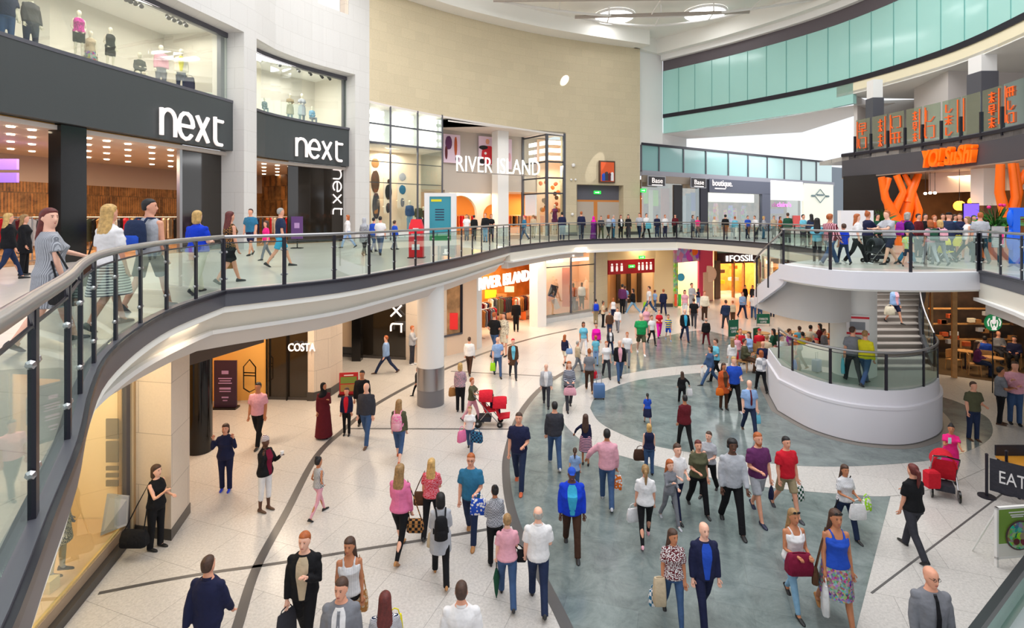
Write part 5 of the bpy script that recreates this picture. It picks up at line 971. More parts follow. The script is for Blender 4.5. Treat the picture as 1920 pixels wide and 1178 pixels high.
MB().box((-.28, -.08, 0), (.55, .08, .98)).build('lower_panel', plain('vivid_blue', (0, 96, 230), .4), t); MB().box((-.28, -.08, .98), (-.06, .08, 1.5)).build('frame_side', plain('vivid_blue'), t); MB().box((-.28, -.08, 1.5), (.55, .08, 1.78)).build('frame_head', plain('vivid_blue'), t); MB().ball((-.28, 0, .75), (.14, .08, .35), 12, 8).build('lobe', plain('vivid_blue'), t, True); MB().ball((-.28, 0, 1.45), (.12, .08, .28), 12, 8).build('lobe', plain('vivid_blue'), t, True)
# ================================================================== Starbucks side, ground floor right
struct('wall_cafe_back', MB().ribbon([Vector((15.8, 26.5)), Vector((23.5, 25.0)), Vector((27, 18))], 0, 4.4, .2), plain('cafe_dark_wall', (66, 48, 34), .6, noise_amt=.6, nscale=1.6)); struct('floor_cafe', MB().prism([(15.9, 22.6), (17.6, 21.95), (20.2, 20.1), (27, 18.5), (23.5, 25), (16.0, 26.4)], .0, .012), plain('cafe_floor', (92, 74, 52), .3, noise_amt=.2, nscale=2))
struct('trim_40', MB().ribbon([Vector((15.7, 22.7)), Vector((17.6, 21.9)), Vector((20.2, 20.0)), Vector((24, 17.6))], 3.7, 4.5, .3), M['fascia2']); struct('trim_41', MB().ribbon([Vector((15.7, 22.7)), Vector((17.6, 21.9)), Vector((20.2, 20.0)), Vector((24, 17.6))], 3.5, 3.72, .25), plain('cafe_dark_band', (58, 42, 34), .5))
for px_ in (1738, 1750, 1793): q = hit(Vector((15.7, 22.7)), Vector((20.2, 20.0)), px_); tag(MB().obox((q.x, q.y + .1, 1.8), (1, -.4), (.16 if px_ != 1750 else .08, .16, 3.6)).build('timber_post', M['wood']), {1738: 'slim pale timber post nearest the stairs in the coffee shop front', 1750: 'thin timber post just right of the stair balustrade', 1793: 'tall pale timber post in the middle of the coffee shop front'}[px_], 'post')
c = D(1862, 605, 19.6); t = thing('round_sign', 'round green and white coffee shop emblem sign on a thin pole', 'sign', c); R_ = .31
mb = MB(); mb.loft([[(R_ * math.cos(2 * PI * k / 32), y_, R_ * math.sin(2 * PI * k / 32)) for k in range(32)] for y_ in (-.03, .03)]); mb.build('disc', plain('emblem_green', (0, 130, 72), .4, emit=(0, 130, 70), es=.4), t)
mb = MB(); mb.loft([[(R_ * .2 * k2 * math.cos(a * PI / 8) if False else wv * math.cos(2 * PI * k / 12), -.034 - .006 * (k2 == 1), zc_ + hv * math.sin(2 * PI * k / 12)) for k in range(12)] for k2 in (0, 1) for (wv, hv, zc_) in ((.085, .1, .04),)]); mb.build('figure_face', M['white'], t)
MB().prism([(-.05, -.05), (.05, -.05), (.05, -.035), (-.05, -.035)], .12, .24).build('figure_crown', M['white'], t)
for s_ in (-1, 1):
    MB().tube([(s_ * .02, -.045, -.26), (s_ * .1, -.045, -.14), (s_ * .13, -.045, .02), (s_ * .1, -.045, .1)], .02, 5).build('figure_hair', M['white'], t); MB().tube([(s_ * .2, -.045, -.12), (s_ * .24, -.045, .03), (s_ * .17, -.045, .16)], .022, 5).build('figure_tail', M['white'], t)
MB().tube([(-.07, -.045, -.26), (0, -.045, -.1), (.07, -.045, -.26), (0, -.045, -.22)], .03, 5).build('figure_body', M['white'], t); MB().tube([(0, 0.02, -.3), (0, .02, -c.z)], .02, 6).build('pole', M['black'], t)
area('cafe_light', (19.5, 23, 4.2), 2.5, 170, (1, .75, .48)); area('cafe_light', (18, 31, 4.3), 4, 260, (1, .8, .6))
rr = random.Random(9)
for i in range(26):
    x, y = rr.uniform(1760, 1915), rr.uniform(575, 650); c = D(x, y, 24.2)
    if c.z < .3 or c.z > 3.4: continue
    o = MB().box((-.14, -.08, -.09), (.14, .08, .09)).build('shelf_item', plain(rr.choice(['cream', 'tan', 'white', 'brown', 'lgrey', 'rust']))); o.location = c; tag(o, 'small packet on the coffee shop back wall shelves', 'packet', 'packets on the coffee shop back shelves')
for z in (1.0, 1.7, 2.4): tag(MB().box((18.6, 24.3, z - .14), (23, 24.55, z - .1)).build('wall_shelf', M['wood']), '%s long timber shelf behind the coffee counter' % {1.0: 'lowest', 1.7: 'middle', 2.4: 'top'}[z], 'shelf')
# ground-level void upstand in the bottom right corner
t = thing('glass_upstand', 'low white upstand with a glass screen and dark rail in the near right corner', 'balustrade', (5.86, 7.06, 0)); d = Vector((8.2, 8.55)) - Vector((5.3, 6.55)); a = Vector((5.3, 6.55)) - Vector((5.86, 7.06)); b = a + d * 1.6; a = a - d * .8
MB().ribbon([a, b], .95, 1.06, -.1).build('dark_rail', plain('dark_rail', (42, 46, 50), .3), t); MB().ribbon([a, b], .3, .96, -.03).build('glass_screen', glass('screen_glass', (170, 195, 190), .3), t); MB().ribbon([a + Vector((.05, -.05)), b + Vector((.05, -.05))], 0, .42, -.35).build('white_upstand', plain('upstand_white', (222, 226, 230), .4), t)
# ================================================================== PEOPLE
PENDING = []
def remesh(mb, voxel, mat, name, smooth=2, extra=None, parent=None):
    me = bpy.data.meshes.new(name); me.from_pydata(mb.v, [], mb.f); me.update(); me.materials.append(mat)
    o = bpy.data.objects.new(name, me); COL.objects.link(o)
    if parent: o.parent = parent
    m = o.modifiers.new('r', 'REMESH'); m.mode = 'VOXEL'; m.voxel_size = voxel; m.use_smooth_shade = True
    if smooth: s_ = o.modifiers.new('s', 'SMOOTH'); s_.factor = .5; s_.iterations = smooth
    PENDING.append((o, mat, extra)); return o
def finish_pending():
    bpy.context.view_layer.update(); dg = bpy.context.evaluated_depsgraph_get()
    outs = [bpy.data.meshes.new_from_object(o.evaluated_get(dg)) for o, _, _ in PENDING]
    for (o, mat, extra), out in zip(PENDING, outs):
        if extra and extra.v:
            bm = bmesh.new(); bm.from_mesh(out); vs = [bm.verts.new(v) for v in extra.v]
            for f in extra.f: bm.faces.new([vs[i] for i in f])
            bm.to_mesh(out); bm.free()
        for p in out.polygons: p.use_smooth = True
        old = o.data; o.modifiers.clear(); out.materials.clear(); out.materials.append(mat); o.data = out; out.name = o.name; bpy.data.meshes.remove(old)
    PENDING.clear()
def ell(c, rx, ry, n=14): return [(c[0] + rx * math.cos(2 * PI * k / n), c[1] + ry * math.sin(2 * PI * k / n), c[2]) for k in range(n)]
ARM = dict(d=(.04, .13, .22, .0), w=(.3, .1, .3, .05), W=(-.34, .12, .15, 0), b=(.15, .12, 1.45, .35), B=(.25, .15, 1.2, .1), p=(.75, .45, 2.35, .3), f=(.3, .1, 2.0, .6), c=(.3, .12, 1.45, .85), u=(.8, .05, .75, .05), o=(.3, .75, .35, -.1), k=(-.25, .25, 1.0, .5), g=(.55, .1, 1.7, .25), l=(.9, .1, .35, 0), t=(.55, .08, .9, .45))
SK = dict(skin='skin', skinp='skinp', skint='skint', skind='skind')
HANDS = {}
def person(x, y, z, h, f, top='ss:navy', bot='tr:ddenim', hair='short:hbrown', skin='skin', fem=False, b=1.07, arms='dd', walk=0, sit=False, shoes='black', hy=0, tie=None, beard=None, glasses=False, child=False, pattern=None, extra=None, seat=.47, lean=0.0):
    s = h / 1.765; Y = y; vx = max(.0135, min(.032, .0016 * Y)) * (1.0 if s > .8 else .85); near = Y < 13.5
    root = bpy.data.objects.new('person', None); COL.objects.link(root); root.location = (x, y, z); root.rotation_euler = (0, 0, math.radians(f)); root.empty_display_size = .1
    hs = 1.2 if child else 1.06                     # child: larger head
    # ---- legs
    hipx = .088 * (1.06 if fem else 1) * (b * .5 + .5); T, Sh = .435, .415
    if sit: la = {1: (1.45, 1.42), -1: (1.4, 1.5)}
    elif walk: a = .2 + .2 * abs(walk); la = {1: (a, .1), -1: (-a * .75, .32)}; la = la if walk > 0 else {1: la[-1], -1: la[1]}
    else: la = {1: (.03, .04), -1: (-.04, .05)}
    def chain(sd):
        a, k = la[sd]; hip = Vector((sd * hipx, 0, .91)); kn = hip + T * Vector((0 if not sit else sd * .08, -math.sin(a), -math.cos(a))); an = kn + Sh * Vector((0, -math.sin(a - k), -math.cos(a - k))); return [hip, kn, an]
    ch = {sd: chain(sd) for sd in (1, -1)}
    dz = .075 - min(ch[1][2].z, ch[-1][2].z)
    if sit: dz = (seat + .1) / s - .91
    for sd in ch: ch[sd] = [p + Vector((0, 0, dz)) for p in ch[sd]]
    U = lambda v: tuple(Vector(v) * s)
    up = lambda zz, yo=0: zz + dz
    ln = lambda zz: -lean * max(0, zz - .95)         # forward lean
    fm = fem
    TR = ([(.84, .15, .115, 0), (.93, .176, .128, 0), (1.03, .145, .108, 0), (1.12, .128, .098, 0), (1.2, .135, .108, -.006), (1.27, .15, .128, -.018), (1.33, .152, .11, -.005), (1.385, .142, .09, 0), (1.42, .11, .072, 0), (1.455, .07, .06, 0), (1.50, .052, .052, 0)] if fm else
          [(.84, .145, .115, 0), (.93, .168, .12, 0), (1.03, .155, .115, 0), (1.12, .152, .115, -.004), (1.22, .168, .122, -.006), (1.3, .176, .122, -.004), (1.365, .168, .106, 0), (1.41, .138, .086, 0), (1.445, .096, .07, 0), (1.475, .07, .062, 0), (1.51, .06, .058, 0)])
    if child: TR = [(a, c * .86, d * .92, e) for a, c, d, e in TR]
    bx = lambda zz: b if zz < 1.4 else 1 + (b - 1) * .5
    by = lambda zz: (1 + (b - 1) * 1.6) if zz < 1.3 else 1 + (b - 1) * .6
    def torso(mb, z0, z1, g, scale=1.0):
        rings = []; zs = [r[0] for r in TR if z0 <= r[0] <= z1]
        for zz in [z0] * (z0 not in zs) + zs + [z1] * (z1 not in zs):
            i = max([k for k in range(len(TR)) if TR[k][0] <= zz] or [0]); j = min(i + 1, len(TR) - 1); t = 0 if i == j else min(1, max(0, (zz - TR[i][0]) / (TR[j][0] - TR[i][0])))
            rx, ry, yo = [TR[i][q] + (TR[j][q] - TR[i][q]) * t for q in (1, 2, 3)]
            rings.append([U(p) for p in ell((0, yo * (1.4 if b > 1.1 else 1) + ln(zz) - (.03 * (b - 1) * 4 if 1 < zz < 1.3 and b > 1.08 else 0), up(zz)), (rx * bx(zz) + g) * scale, (ry * by(zz) + g) * scale)])
        mb.loft(rings); return mb
    hz = lean
    hc = Vector((0, -.008 + ln(1.6) * 1.05, 1.632 + dz)); R_ = Matrix.Rotation(math.radians(hy), 3, 'Z')
    HP = lambda v: U(hc + R_ @ (Vector(v) * hs))
    # ---- arms
    sw = (.148 if fm else .168) * (b * .6 + .4) * (.88 if child else 1); AR = {}
    for sd, cc in ((-1, arms[0]), (1, arms[1])):
        a, ab, e, inn = ARM[cc]; sh = Vector((sd * sw, ln(1.4), 1.375 + dz)); ud = Vector((sd * math.sin(ab), -math.sin(a) * math.cos(ab), -math.cos(a) * math.cos(ab)))
        el = sh + ud * .285; fd = Vector((sd * math.sin(ab) * .3 - sd * inn, -math.sin(a + e), -math.cos(a + e))).normalized(); wr = el + fd * .245; hd = wr + fd * .085; AR[sd] = (sh, el, wr, fd)
    tk, tc, *tp = top.split(':'); bk, bc, *bp = bot.split(':')
    # ---- body (one continuous surface)
    mb = MB(); torso(mb, .84, 1.51, 0)
    mb.loft([[U(p) for p in ell((0, ln(zz) + .008, zz + dz), r_, r_)] for zz, r_ in ((1.44, .06), (1.5, .052), (1.58, .05))])
    skull = [(-.118, .012, .02, -.035), (-.105, .04, .042, -.03), (-.07, .06, .068, -.014), (-.03, .071, .084, -.004), (.01, .076, .092, .002), (.05, .074, .092, .006), (.085, .06, .076, .008), (.108, .03, .04, .01)]
    mb.loft([[HP(p) for p in ell((0, yo, zz), rx, ry)] for zz, rx, ry, yo in skull])
    if near:
        mb.loft([[HP((x_ * wd, -.078 - dp_, zz)) for x_ in (-1, 1)] + [HP((x_ * wd, -.05, zz)) for x_ in (1, -1)] for zz, wd, dp_ in ((-.045, .012, .018), (-.03, .015, .034), (.0, .009, .02), (.025, .006, .008))])
        for sd in (-1, 1): mb.ball(HP((sd * .073, .006, -.012)), (.012 * s, .022 * s, .03 * s), 8, 6)
    for sd in (1, -1):
        hip, kn, an = ch[sd]; w_ = .5 + b * .5; cw = .88 if child else 1
        md = kn.lerp(an, .35) + Vector((0, .012, 0))
        mb.tube([U(hip + Vector((0, 0, .02))), U(hip.lerp(kn, .35)), U(kn), U(md), U(an)], [q * s * w_ * cw for q in (.085, .076, .052, .05, .034)], 10)
        sh, el, wr, fd = AR[sd]; aw = (.9 if fm else 1.05) * w_ * cw
        mb.tube([U(sh), U(sh.lerp(el, .4)), U(el), U(el.lerp(wr, .3)), U(wr)], [q * s * aw for q in (.05, .044, .037, .036, .025)], 8); mb.ball(U(sh), .052 * s * aw, 8, 6)
        pm = wr + fd * .05; mb.tube([U(wr), U(wr + fd * .03), U(wr + fd * .085)], [.023 * s, .03 * s, .03 * s], 8)
        # foot inside shoe
        mb.tube([U(an), U(an + Vector((0, -.05, -.045)))], [.032 * s, .034 * s], 8)
    fx = MB()
    for sd in (1, -1):
        sh, el, wr, fd = AR[sd]; p0 = wr + fd * .075; sp_ = fd.cross(Vector((0, 0, 1)) if abs(fd.z) < .8 else Vector((0, -1, 0))).normalized(); cu = fd.cross(sp_).normalized()
        cu = cu if cu.dot(Vector((-sd, -.3, 0))) > 0 else -cu
        for k, L_ in ((-1.5, .062), (-.5, .072), (.5, .068), (1.5, .052)):
            a_ = p0 + sp_ * k * .017; fx.tube([U(a_), U(a_ + fd * L_ * .5 + cu * .008), U(a_ + fd * L_ * .85 + cu * .034)], [.0095 * s, .0085 * s, .007 * s], 5)
        a_ = wr + fd * .03 + sp_ * (-.024); fx.tube([U(a_), U(a_ - sp_ * .02 + fd * .025 + cu * .012), U(a_ - sp_ * .022 + fd * .052 + cu * .028)], [.011 * s, .0095 * s, .008 * s], 5)
    skm = plain('skin_' + skin, NAMED[skin], .55, 0, .06, 12)
    body = remesh(mb, vx, skm, 'body', 2, fx, root)
    # ---- trousers, shorts, skirt
    bm_ = cloth(bc, *(bp[:1] or ['plain']), *(bp[1:2] or ['white']), **({'scale': float(bp[2])} if len(bp) > 2 else {}))
    if bk in ('tr', 'le', 'sh', 'ca'):
        g = .006 if bk == 'le' else .014; mt = MB(); torso(mt, .84, .965, g)
        for sd in (1, -1):
            hip, kn, an = ch[sd]; w_ = (.5 + b * .5) * (.88 if child else 1)
            if bk == 'sh': mt.tube([U(hip), U(hip.lerp(kn, .5)), U(hip.lerp(kn, .86))], [q * s * w_ for q in (.092, .09, .088)], 12)
            elif bk == 'ca': mt.tube([U(hip), U(kn), U(kn.lerp(an, .5))], [q * s * w_ for q in (.092, .066, .06)], 12)
            elif bk == 'le': mt.tube([U(hip), U(hip.lerp(kn, .35)), U(kn), U(kn.lerp(an, .35)), U(an)], [q * s * w_ for q in (.088, .082, .057, .055, .039)], 12)
            else: mt.tube([U(hip), U(hip.lerp(kn, .4)), U(kn), U(kn.lerp(an, .5)), U(an + Vector((0, .005, -.03)))], [q * s * w_ for q in (.096, .088, .068, .062, .06)], 12)
        o = remesh(mt, vx, bm_, 'shorts' if bk == 'sh' else 'trousers', 2, None, root)
    elif bk in ('sk', 'lo'):
        zl = .5 if bk == 'sk' else .1; mt = MB(); kx = (ch[1][1].y + ch[-1][1].y) / 2; spread = abs(ch[1][1].y - ch[-1][1].y) * .5
        rings = [[U(p) for p in ell((0, 0, zz + dz), rx, ry)] for zz, rx, ry in ((1.04, .15 * b, .115 * b), (.93, .19 * b, .145 * b), (.75, .205 * b, .16 * b + spread * .4), (zl if bk == 'sk' else .4, .225 * b, .18 * b + spread * .6))]
        if bk == 'lo': rings.append([U(p) for p in ell((0, 0, max(.04, .08)), .25 * b, .2 * b)])
        mt.loft(rings[::-1]); mt.build('skirt', bm_, root, True)
    # ---- top
    g = {'jk': .03, 'co': .028, 'hv': .03}.get(tk, .021); tmat = cloth(tc.split('/')[0], *(tp[:1] or ['plain']), *(tp[1:2] or ['white']), **({'scale': float(tp[2])} if len(tp) > 2 else {}))
    mt = MB(); hem = {'co': .70, 'dr': .9, 'jk': .84, 'hv': .84}.get(tk, .87 if not fm else .89)
    if tk in ('vn',): torso(mt, hem, 1.35, g)
    else: torso(mt, max(hem, .84), 1.462, g)
    if tk == 'co': mt.loft([[U(p) for p in ell((0, 0, zz + dz), rx * b, ry * b)] for zz, rx, ry in ((.62, .205, .17), (.75, .2, .16), (.9, .195, .15))])
    if tk == 'dr': mt.loft([[U(p) for p in ell((0, 0, zz + dz), rx * b, ry * b)] for zz, rx, ry in ((.52, .215, .19), (.7, .2, .165), (.92, .19, .145), (1.0, .16, .12))])
    if tk == 'ab':  # ankle length dress
        sp2 = abs(ch[1][1].y - ch[-1][1].y) * .5
        mt.loft([[U(p) for p in ell((0, 0, zz), rx * b, ry * b)] for zz, rx, ry in ((.05, .26, .24), (.4 + dz, .23, .2), (.75 + dz, .2, .165), (.95 + dz, .18, .135))])
    slv = {'ss': .62, 'nl': 0, 'vn': 0, 'dr': .45, 'ns': 0}.get(tk, 1.0 if tk in ('ls', 'jk', 'co', 'hv', 'ab', 'dl') else .62)
    if tk == 'tq': slv = .62
    for sd in (1, -1):
        sh, el, wr, fd = AR[sd]; w_ = (.5 + b * .5) * (.9 if fm else 1.06) * (.88 if child else 1); gg = 1.12 if g < .02 else 1.3
        if slv:
            if slv < 1: mt.tube([U(sh + Vector((-sd * .03, 0, .005))), U(sh.lerp(el, .3)), U(sh.lerp(el, slv + .12))], [q * s * w_ * gg for q in (.048, .054, .056)], 10)
            else: mt.tube([U(sh + Vector((-sd * .03, 0, .005))), U(sh.lerp(el, .4)), U(el), U(el.lerp(wr, .5)), U(wr.lerp(el, .04))], [q * s * w_ * gg for q in (.049, .05, .046, .041, .034)], 10)
            mt.ball(U(sh), .05 * s * w_ * gg, 8, 6)
        elif tk == 'vn': mt.tube([U((sd * .075, ln(1.3) - .125, 1.32 + dz)), U((sd * .082, ln(1.4) - .08, 1.4 + dz)), U((sd * .088, ln(1.4), 1.438 + dz)), U((sd * .08, ln(1.3) + .08, 1.38 + dz)), U((sd * .075, ln(1.3) + .11, 1.32 + dz))], .019 * s, 6)
        else: mt.ball(U(sh + Vector((-sd * .035, 0, .01))), .05 * s * w_, 8, 6)
    nm = {'jk': 'jacket', 'co': 'coat', 'dr': 'dress', 'ab': 'long_dress', 'hv': 'hooded_jacket'}.get(tk, 'shirt' if not fm else 'top')
    remesh(mt, vx, tmat, nm, 2, None, root)
    def ryat(zz):
        i = max(k for k in range(len(TR)) if TR[k][0] <= zz); j = min(i + 1, len(TR) - 1); t = (zz - TR[i][0]) / max(1e-6, TR[j][0] - TR[i][0]); L3 = [TR[i][q] + (TR[j][q] - TR[i][q]) * t for q in (1, 2, 3)]
        return L3[1] * by(zz) + g, L3[2] * (1.4 if b > 1.1 else 1) + ln(zz) - (.03 * (b - 1) * 4 if 1 < zz < 1.3 and b > 1.08 else 0)
    if '/' in tc:       # open front showing the garment under it
        c2 = tc.split('/')[1]; rings = []
        for k_ in range(13):
            zz = .88 + .57 * k_ / 12; wd = (.035 + .045 * min(1, k_ / 7)) * (1 if zz < 1.38 else 1 - (zz - 1.38) * 6); ry, yo = ryat(zz); cyl = lambda q: (1 - (q * wd / .17) ** 2) ** .5
            rings.append([U((q * wd * b, yo - ry * cyl(q) - e_, zz + dz)) for q, e_ in ((-1, .007), (-.5, .01), (0, .012), (.5, .01), (1, .007), (1, -.03), (-1, -.03))])
        MB().loft(rings).build('shirt_front', cloth(c2), root, True)
    if tie:
        yb = lambda zz: ryat(min(zz, 1.4))[1] - ryat(min(zz, 1.4))[0] - .014 + (.05 if zz > 1.43 else 0)
        MB().loft([[U((sx * wd, yb(zz) - (.012 if q_ else 0), zz + dz)) for sx, q_ in ((-1, 0), (-1, 1), (1, 1), (1, 0))] for zz, wd in ((.98, .006), (1.03, .028), (1.2, .026), (1.4, .016), (1.445, .022), (1.455, .02))]).build('tie', cloth(tie), root)
    if tk in ('ss', 'ls', 'jk') and near and tc not in ('x',):
        mc = MB(); n_ = 14; mc.loft([[U((r_ * math.cos(2 * PI * k / n_), ln(1.46) + .004 + r_ * .92 * math.sin(2 * PI * k / n_) - .0, zz + dz + .012 * math.sin(2 * PI * k / n_))) for k in range(n_)] for r_, zz in ((.078, 1.455), (.068, 1.485), (.06, 1.483), (.066, 1.45))], True, False); mc.build('collar', tmat, root, True)
    # ---- shoes
    shm = plain('shoe_' + shoes, NAMED[shoes], .45)
    for sd in (1, -1):
        hip, kn, an = ch[sd]; a, k = la[sd]; pitch = 0 if (not walk or la[sd][0] > 0) else .55; d = Vector((0, -math.cos(pitch), -math.sin(pitch))); n2 = Vector((0, -math.sin(pitch), math.cos(pitch)))
        base = an - n2 * .075; w_ = .86 if fm or child else 1
        if sit: base = an + Vector((0, 0, -.075)); d = Vector((0, -1, 0)); n2 = Vector((0, 0, 1))
        MB().loft([[U(base + d * t_ + Vector((wd * w_ * math.cos(2 * PI * q / 10), 0, 0)) + n2 * (hh * (1 + math.sin(2 * PI * q / 10)) / 2)) for q in range(10)] for t_, wd, hh in ((-.07, .02, .05), (-.055, .033, .085), (-.01, .036, .09), (.05, .04, .065), (.11, .043, .05), (.155, .036, .04), (.18, .016, .028))]).build('shoe', shm, root, True)
    # ---- hair
    hk, hcol = (hair.split(':') + ['hbrown'])[:2]; hm = plain('hair_' + hcol, NAMED[hcol], .6, 0, .3, 26, .25); mh = MB()
    if hk != 'bald':
        kx_ = {'short': 1.0, 'crop': .97, 'curly': 1.12, 'long': 1.06, 'bob': 1.08, 'pony': 1.0, 'bun': 1.0}.get(hk, 1.04)
        if hk == 'hijab':
            mh.loft([[HP(p) for p in ell((0, yo, zz), rx, ry)] for zz, rx, ry, yo in ((-.3, .17, .13, .02), (-.24, .165, .13, .01), (-.16, .1, .1, .01), (-.1, .085, .085, .012), (-.03, .088, .092, .022), (.04, .088, .098, .02), (.095, .066, .078, .018), (.118, .03, .04, .016))])
        elif hk == 'cap':
            mh.loft([[HP(p) for p in ell((0, yo, zz), rx, ry)] for zz, rx, ry, yo in ((.03, .082, .1, .0), (.07, .08, .096, .002), (.105, .062, .076, .004), (.125, .02, .03, .004))]); mh.loft([[HP((sx * wd, yy, .035 + q_)) for sx, q_ in ((-1, 0), (-1, .008), (1, .008), (1, 0))] for yy, wd in ((-.07, .06), (-.12, .055), (-.15, .03))])
        elif hk == 'wrap': mh.loft([[HP(p) for p in ell((0, yo, zz), rx, ry)] for zz, rx, ry, yo in ((-.03, .07, .07, .03), (.03, .084, .1, .01), (.07, .082, .098, .008), (.11, .062, .076, .01), (.135, .02, .03, .012))])
        elif hk == 'hat': mh.loft([[HP(p) for p in ell((0, 0, zz), rx, rx * 1.1)] for zz, rx in ((.04, .13), (.05, .13), (.055, .085), (.11, .08), (.13, .05))])
        elif hk == 'fringe':
            mh.loft([[HP(p) for p in ell((0, .03, zz), rx, ry)] for zz, rx, ry in ((-.05, .066, .066), (-.01, .077, .076), (.035, .074, .074), (.05, .06, .06))])
        else:
            mh.loft([[HP(p) for p in ell((0, yo, zz), rx * kx_, ry * kx_)] for zz, rx, ry, yo in ((-.055, .055, .045, .045), (-.03, .07, .062, .036), (.01, .078, .08, .026), (.05, .08, .088, .02), (.085, .07, .086, .008), (.11, .048, .06, .008), (.124, .02, .028, .01))])
            if hk == 'long': mh.loft([[HP(p) for p in ell((0, yo, zz), rx, ry)] for zz, rx, ry, yo in ((-.40, .04, .018, .105), (-.34, .085, .03, .098), (-.24, .105, .042, .085), (-.14, .1, .05, .062), (-.05, .09, .06, .046), (.04, .084, .08, .03))])
            if hk == 'bob': mh.loft([[HP(p) for p in ell((0, yo, zz), rx, ry)] for zz, rx, ry, yo in ((-.15, .06, .04, .045), (-.11, .088, .062, .04), (-.04, .09, .07, .034), (.04, .085, .08, .03))])
            if hk == 'bun': mh.ball(HP((0, .06, .12)), .042 * s * hs, 10, 7)
            if hk == 'pony': mh.tube([HP((0, .08, .05)), HP((0, .13, .02)), HP((0, .135, -.08)), HP((0, .115, -.2)), HP((0, .11, -.3))], [q * s for q in (.025, .036, .036, .028, .008)], 8)
        remesh(mh, vx * .75, hm if hk not in ('hijab', 'cap', 'hat', 'wrap') else cloth(hcol, *(('hstripe', 'white', 60) if hk == 'wrap' else ())), {'wrap': 'headscarf', 'hijab': 'headscarf', 'cap': 'cap', 'hat': 'hat'}.get(hk, 'hair'), 1, None, root)
        if hk == 'cap': pass
    # ---- face
    if near and hy % 360 < 400:
        for sd in (-1, 1):
            MB().ball(HP((sd * .028, -.081, .012)), (.0095 * s, .006 * s, .006 * s), 8, 5).build('eye', plain('eye_dark', (30, 24, 22), .3), root, True)
            MB().tube([HP((sd * .016, -.088, .03)), HP((sd * .042, -.08, .03))], .0032 * s, 5).build('eyebrow', hm if hk != 'bald' else plain('hair_brow', NAMED['hbrown']), root)
        MB().ball(HP((0, -.084, -.062)), (.02 * s, .008 * s, .006 * s), 10, 5).build('mouth', plain('lip', (176, 92, 88) if skin != 'skind' else (110, 60, 56), .4), root, True)
        if glasses:
            for sd in (-1, 1): MB().tube([HP((sd * .028 + .02 * math.cos(t_ * PI / 5), -.096, .012 + .015 * math.sin(t_ * PI / 5))) for t_ in range(11)], .0026 * s, 5).build('spectacle_rim', M['black'], root); MB().tube([HP((sd * .048, -.094, .014)), HP((sd * .074, .0, .014))], .0024 * s, 5).build('spectacle_arm', M['black'], root)
    if beard: 
        mbd = MB(); mbd.loft([[HP(p) for p in ell((0, yo, zz), rx, ry)] for zz, rx, ry, yo in ((-.125, .025, .03, -.045), (-.105, .045, .045, -.036), (-.078, .06, .055, -.026), (-.055, .062, .05, -.02))]); mbd.build('beard', plain('hair_' + beard, NAMED[beard], .7), root, True)
    Wm = lambda v: Vector((x, y, z)) + Matrix.Rotation(math.radians(f), 3, 'Z') @ (Vector(v) * s)
    info = dict(R=Wm(AR[-1][2] + AR[-1][3] * .09), L=Wm(AR[1][2] + AR[1][3] * .09), back=Wm((0, .14 * by(1.2) + ln(1.25) + .03, 1.22 + dz)), hipR=Wm((-.25 * b, 0, .93 + dz)), hipL=Wm((.25 * b, 0, .93 + dz)), shR=Wm((-sw, ln(1.4), 1.47 + dz)), shL=Wm((sw, ln(1.4), 1.47 + dz)), head=Wm(hc), f=f, s=s, Y=Y, front=Wm((0, -.2, 1.05 + dz)))
    return root, info
COUNT = {}
def P(px, yf, yh, f, label, grp=None, floor=0.0, Y=None, h=None, H=1.72, **k):
    """a person whose feet stand at pixel row yf and head top at yh on the given floor; cut figures pass yf=None"""
    if Y is None:
        if yf is None: Y = (CZ - floor - H) * 1000 / (yh - 406); h = H
        else: Y = (CZ - floor) * 1000 / (yf - 4 - 406); h = (yf - 2 - yh) * Y / 1000
    elif h is None: h = H
    X = (px - 960) * Y / 1000
    o, i = person(X, Y, floor, h, f, **k); tag(o, label, 'person', grp); return i
# ---- things people carry
def handbag(pos, label, col='brown', w_=.3, h=.24, d=.12, strap=.22, f=0, kind='handbag', col2=None, pat='plain', cat='bag', shoulder=None):
    p = Vector(pos); t = thing(kind, label, cat, (p.x, p.y, p.z - strap - h), math.radians(f))
    m = cloth(col, pat, col2 or 'white', 18)
    MB().loft([[(sx * w_ / 2 * k_, sy * d / 2 * q_, zz) for sx, sy in ((-1, -.6), (-.8, -1), (.8, -1), (1, -.6), (1, .6), (.8, 1), (-.8, 1), (-1, .6))] for zz, k_, q_ in ((0, .9, .85), (.02, 1, 1), (h * .5, .98, 1), (h * .92, .86, .6), (h, .82, .35))]).build('bag_body', m, t, True)
    if shoulder is not None:
        s_ = Matrix.Rotation(-math.radians(f), 3, 'Z') @ (Vector(shoulder) - Vector(t.location)); MB().tube([(-w_ * .36, 0, h), (s_.x * .5 - w_ * .2, s_.y * .5, (h + s_.z) / 2), tuple(s_), (s_.x * .5 + w_ * .2, s_.y * .5, (h + s_.z) / 2), (w_ * .36, 0, h)], .011, 6).build('strap', m, t)
    else: MB().tube([(-w_ * .3, 0, h * .96), (-w_ * .22, 0, h + strap * .7), (0, 0, h + strap), (w_ * .22, 0, h + strap * .7), (w_ * .3, 0, h * .96)], .009, 6).build('handle', m, t)
    return t
def carrier(pos, label, col='white', w_=.3, h=.34, f=0, col2=None, pat='plain'): return handbag(pos, label, col, w_, h, .1, .1, f, 'carrier_bag', col2, pat)
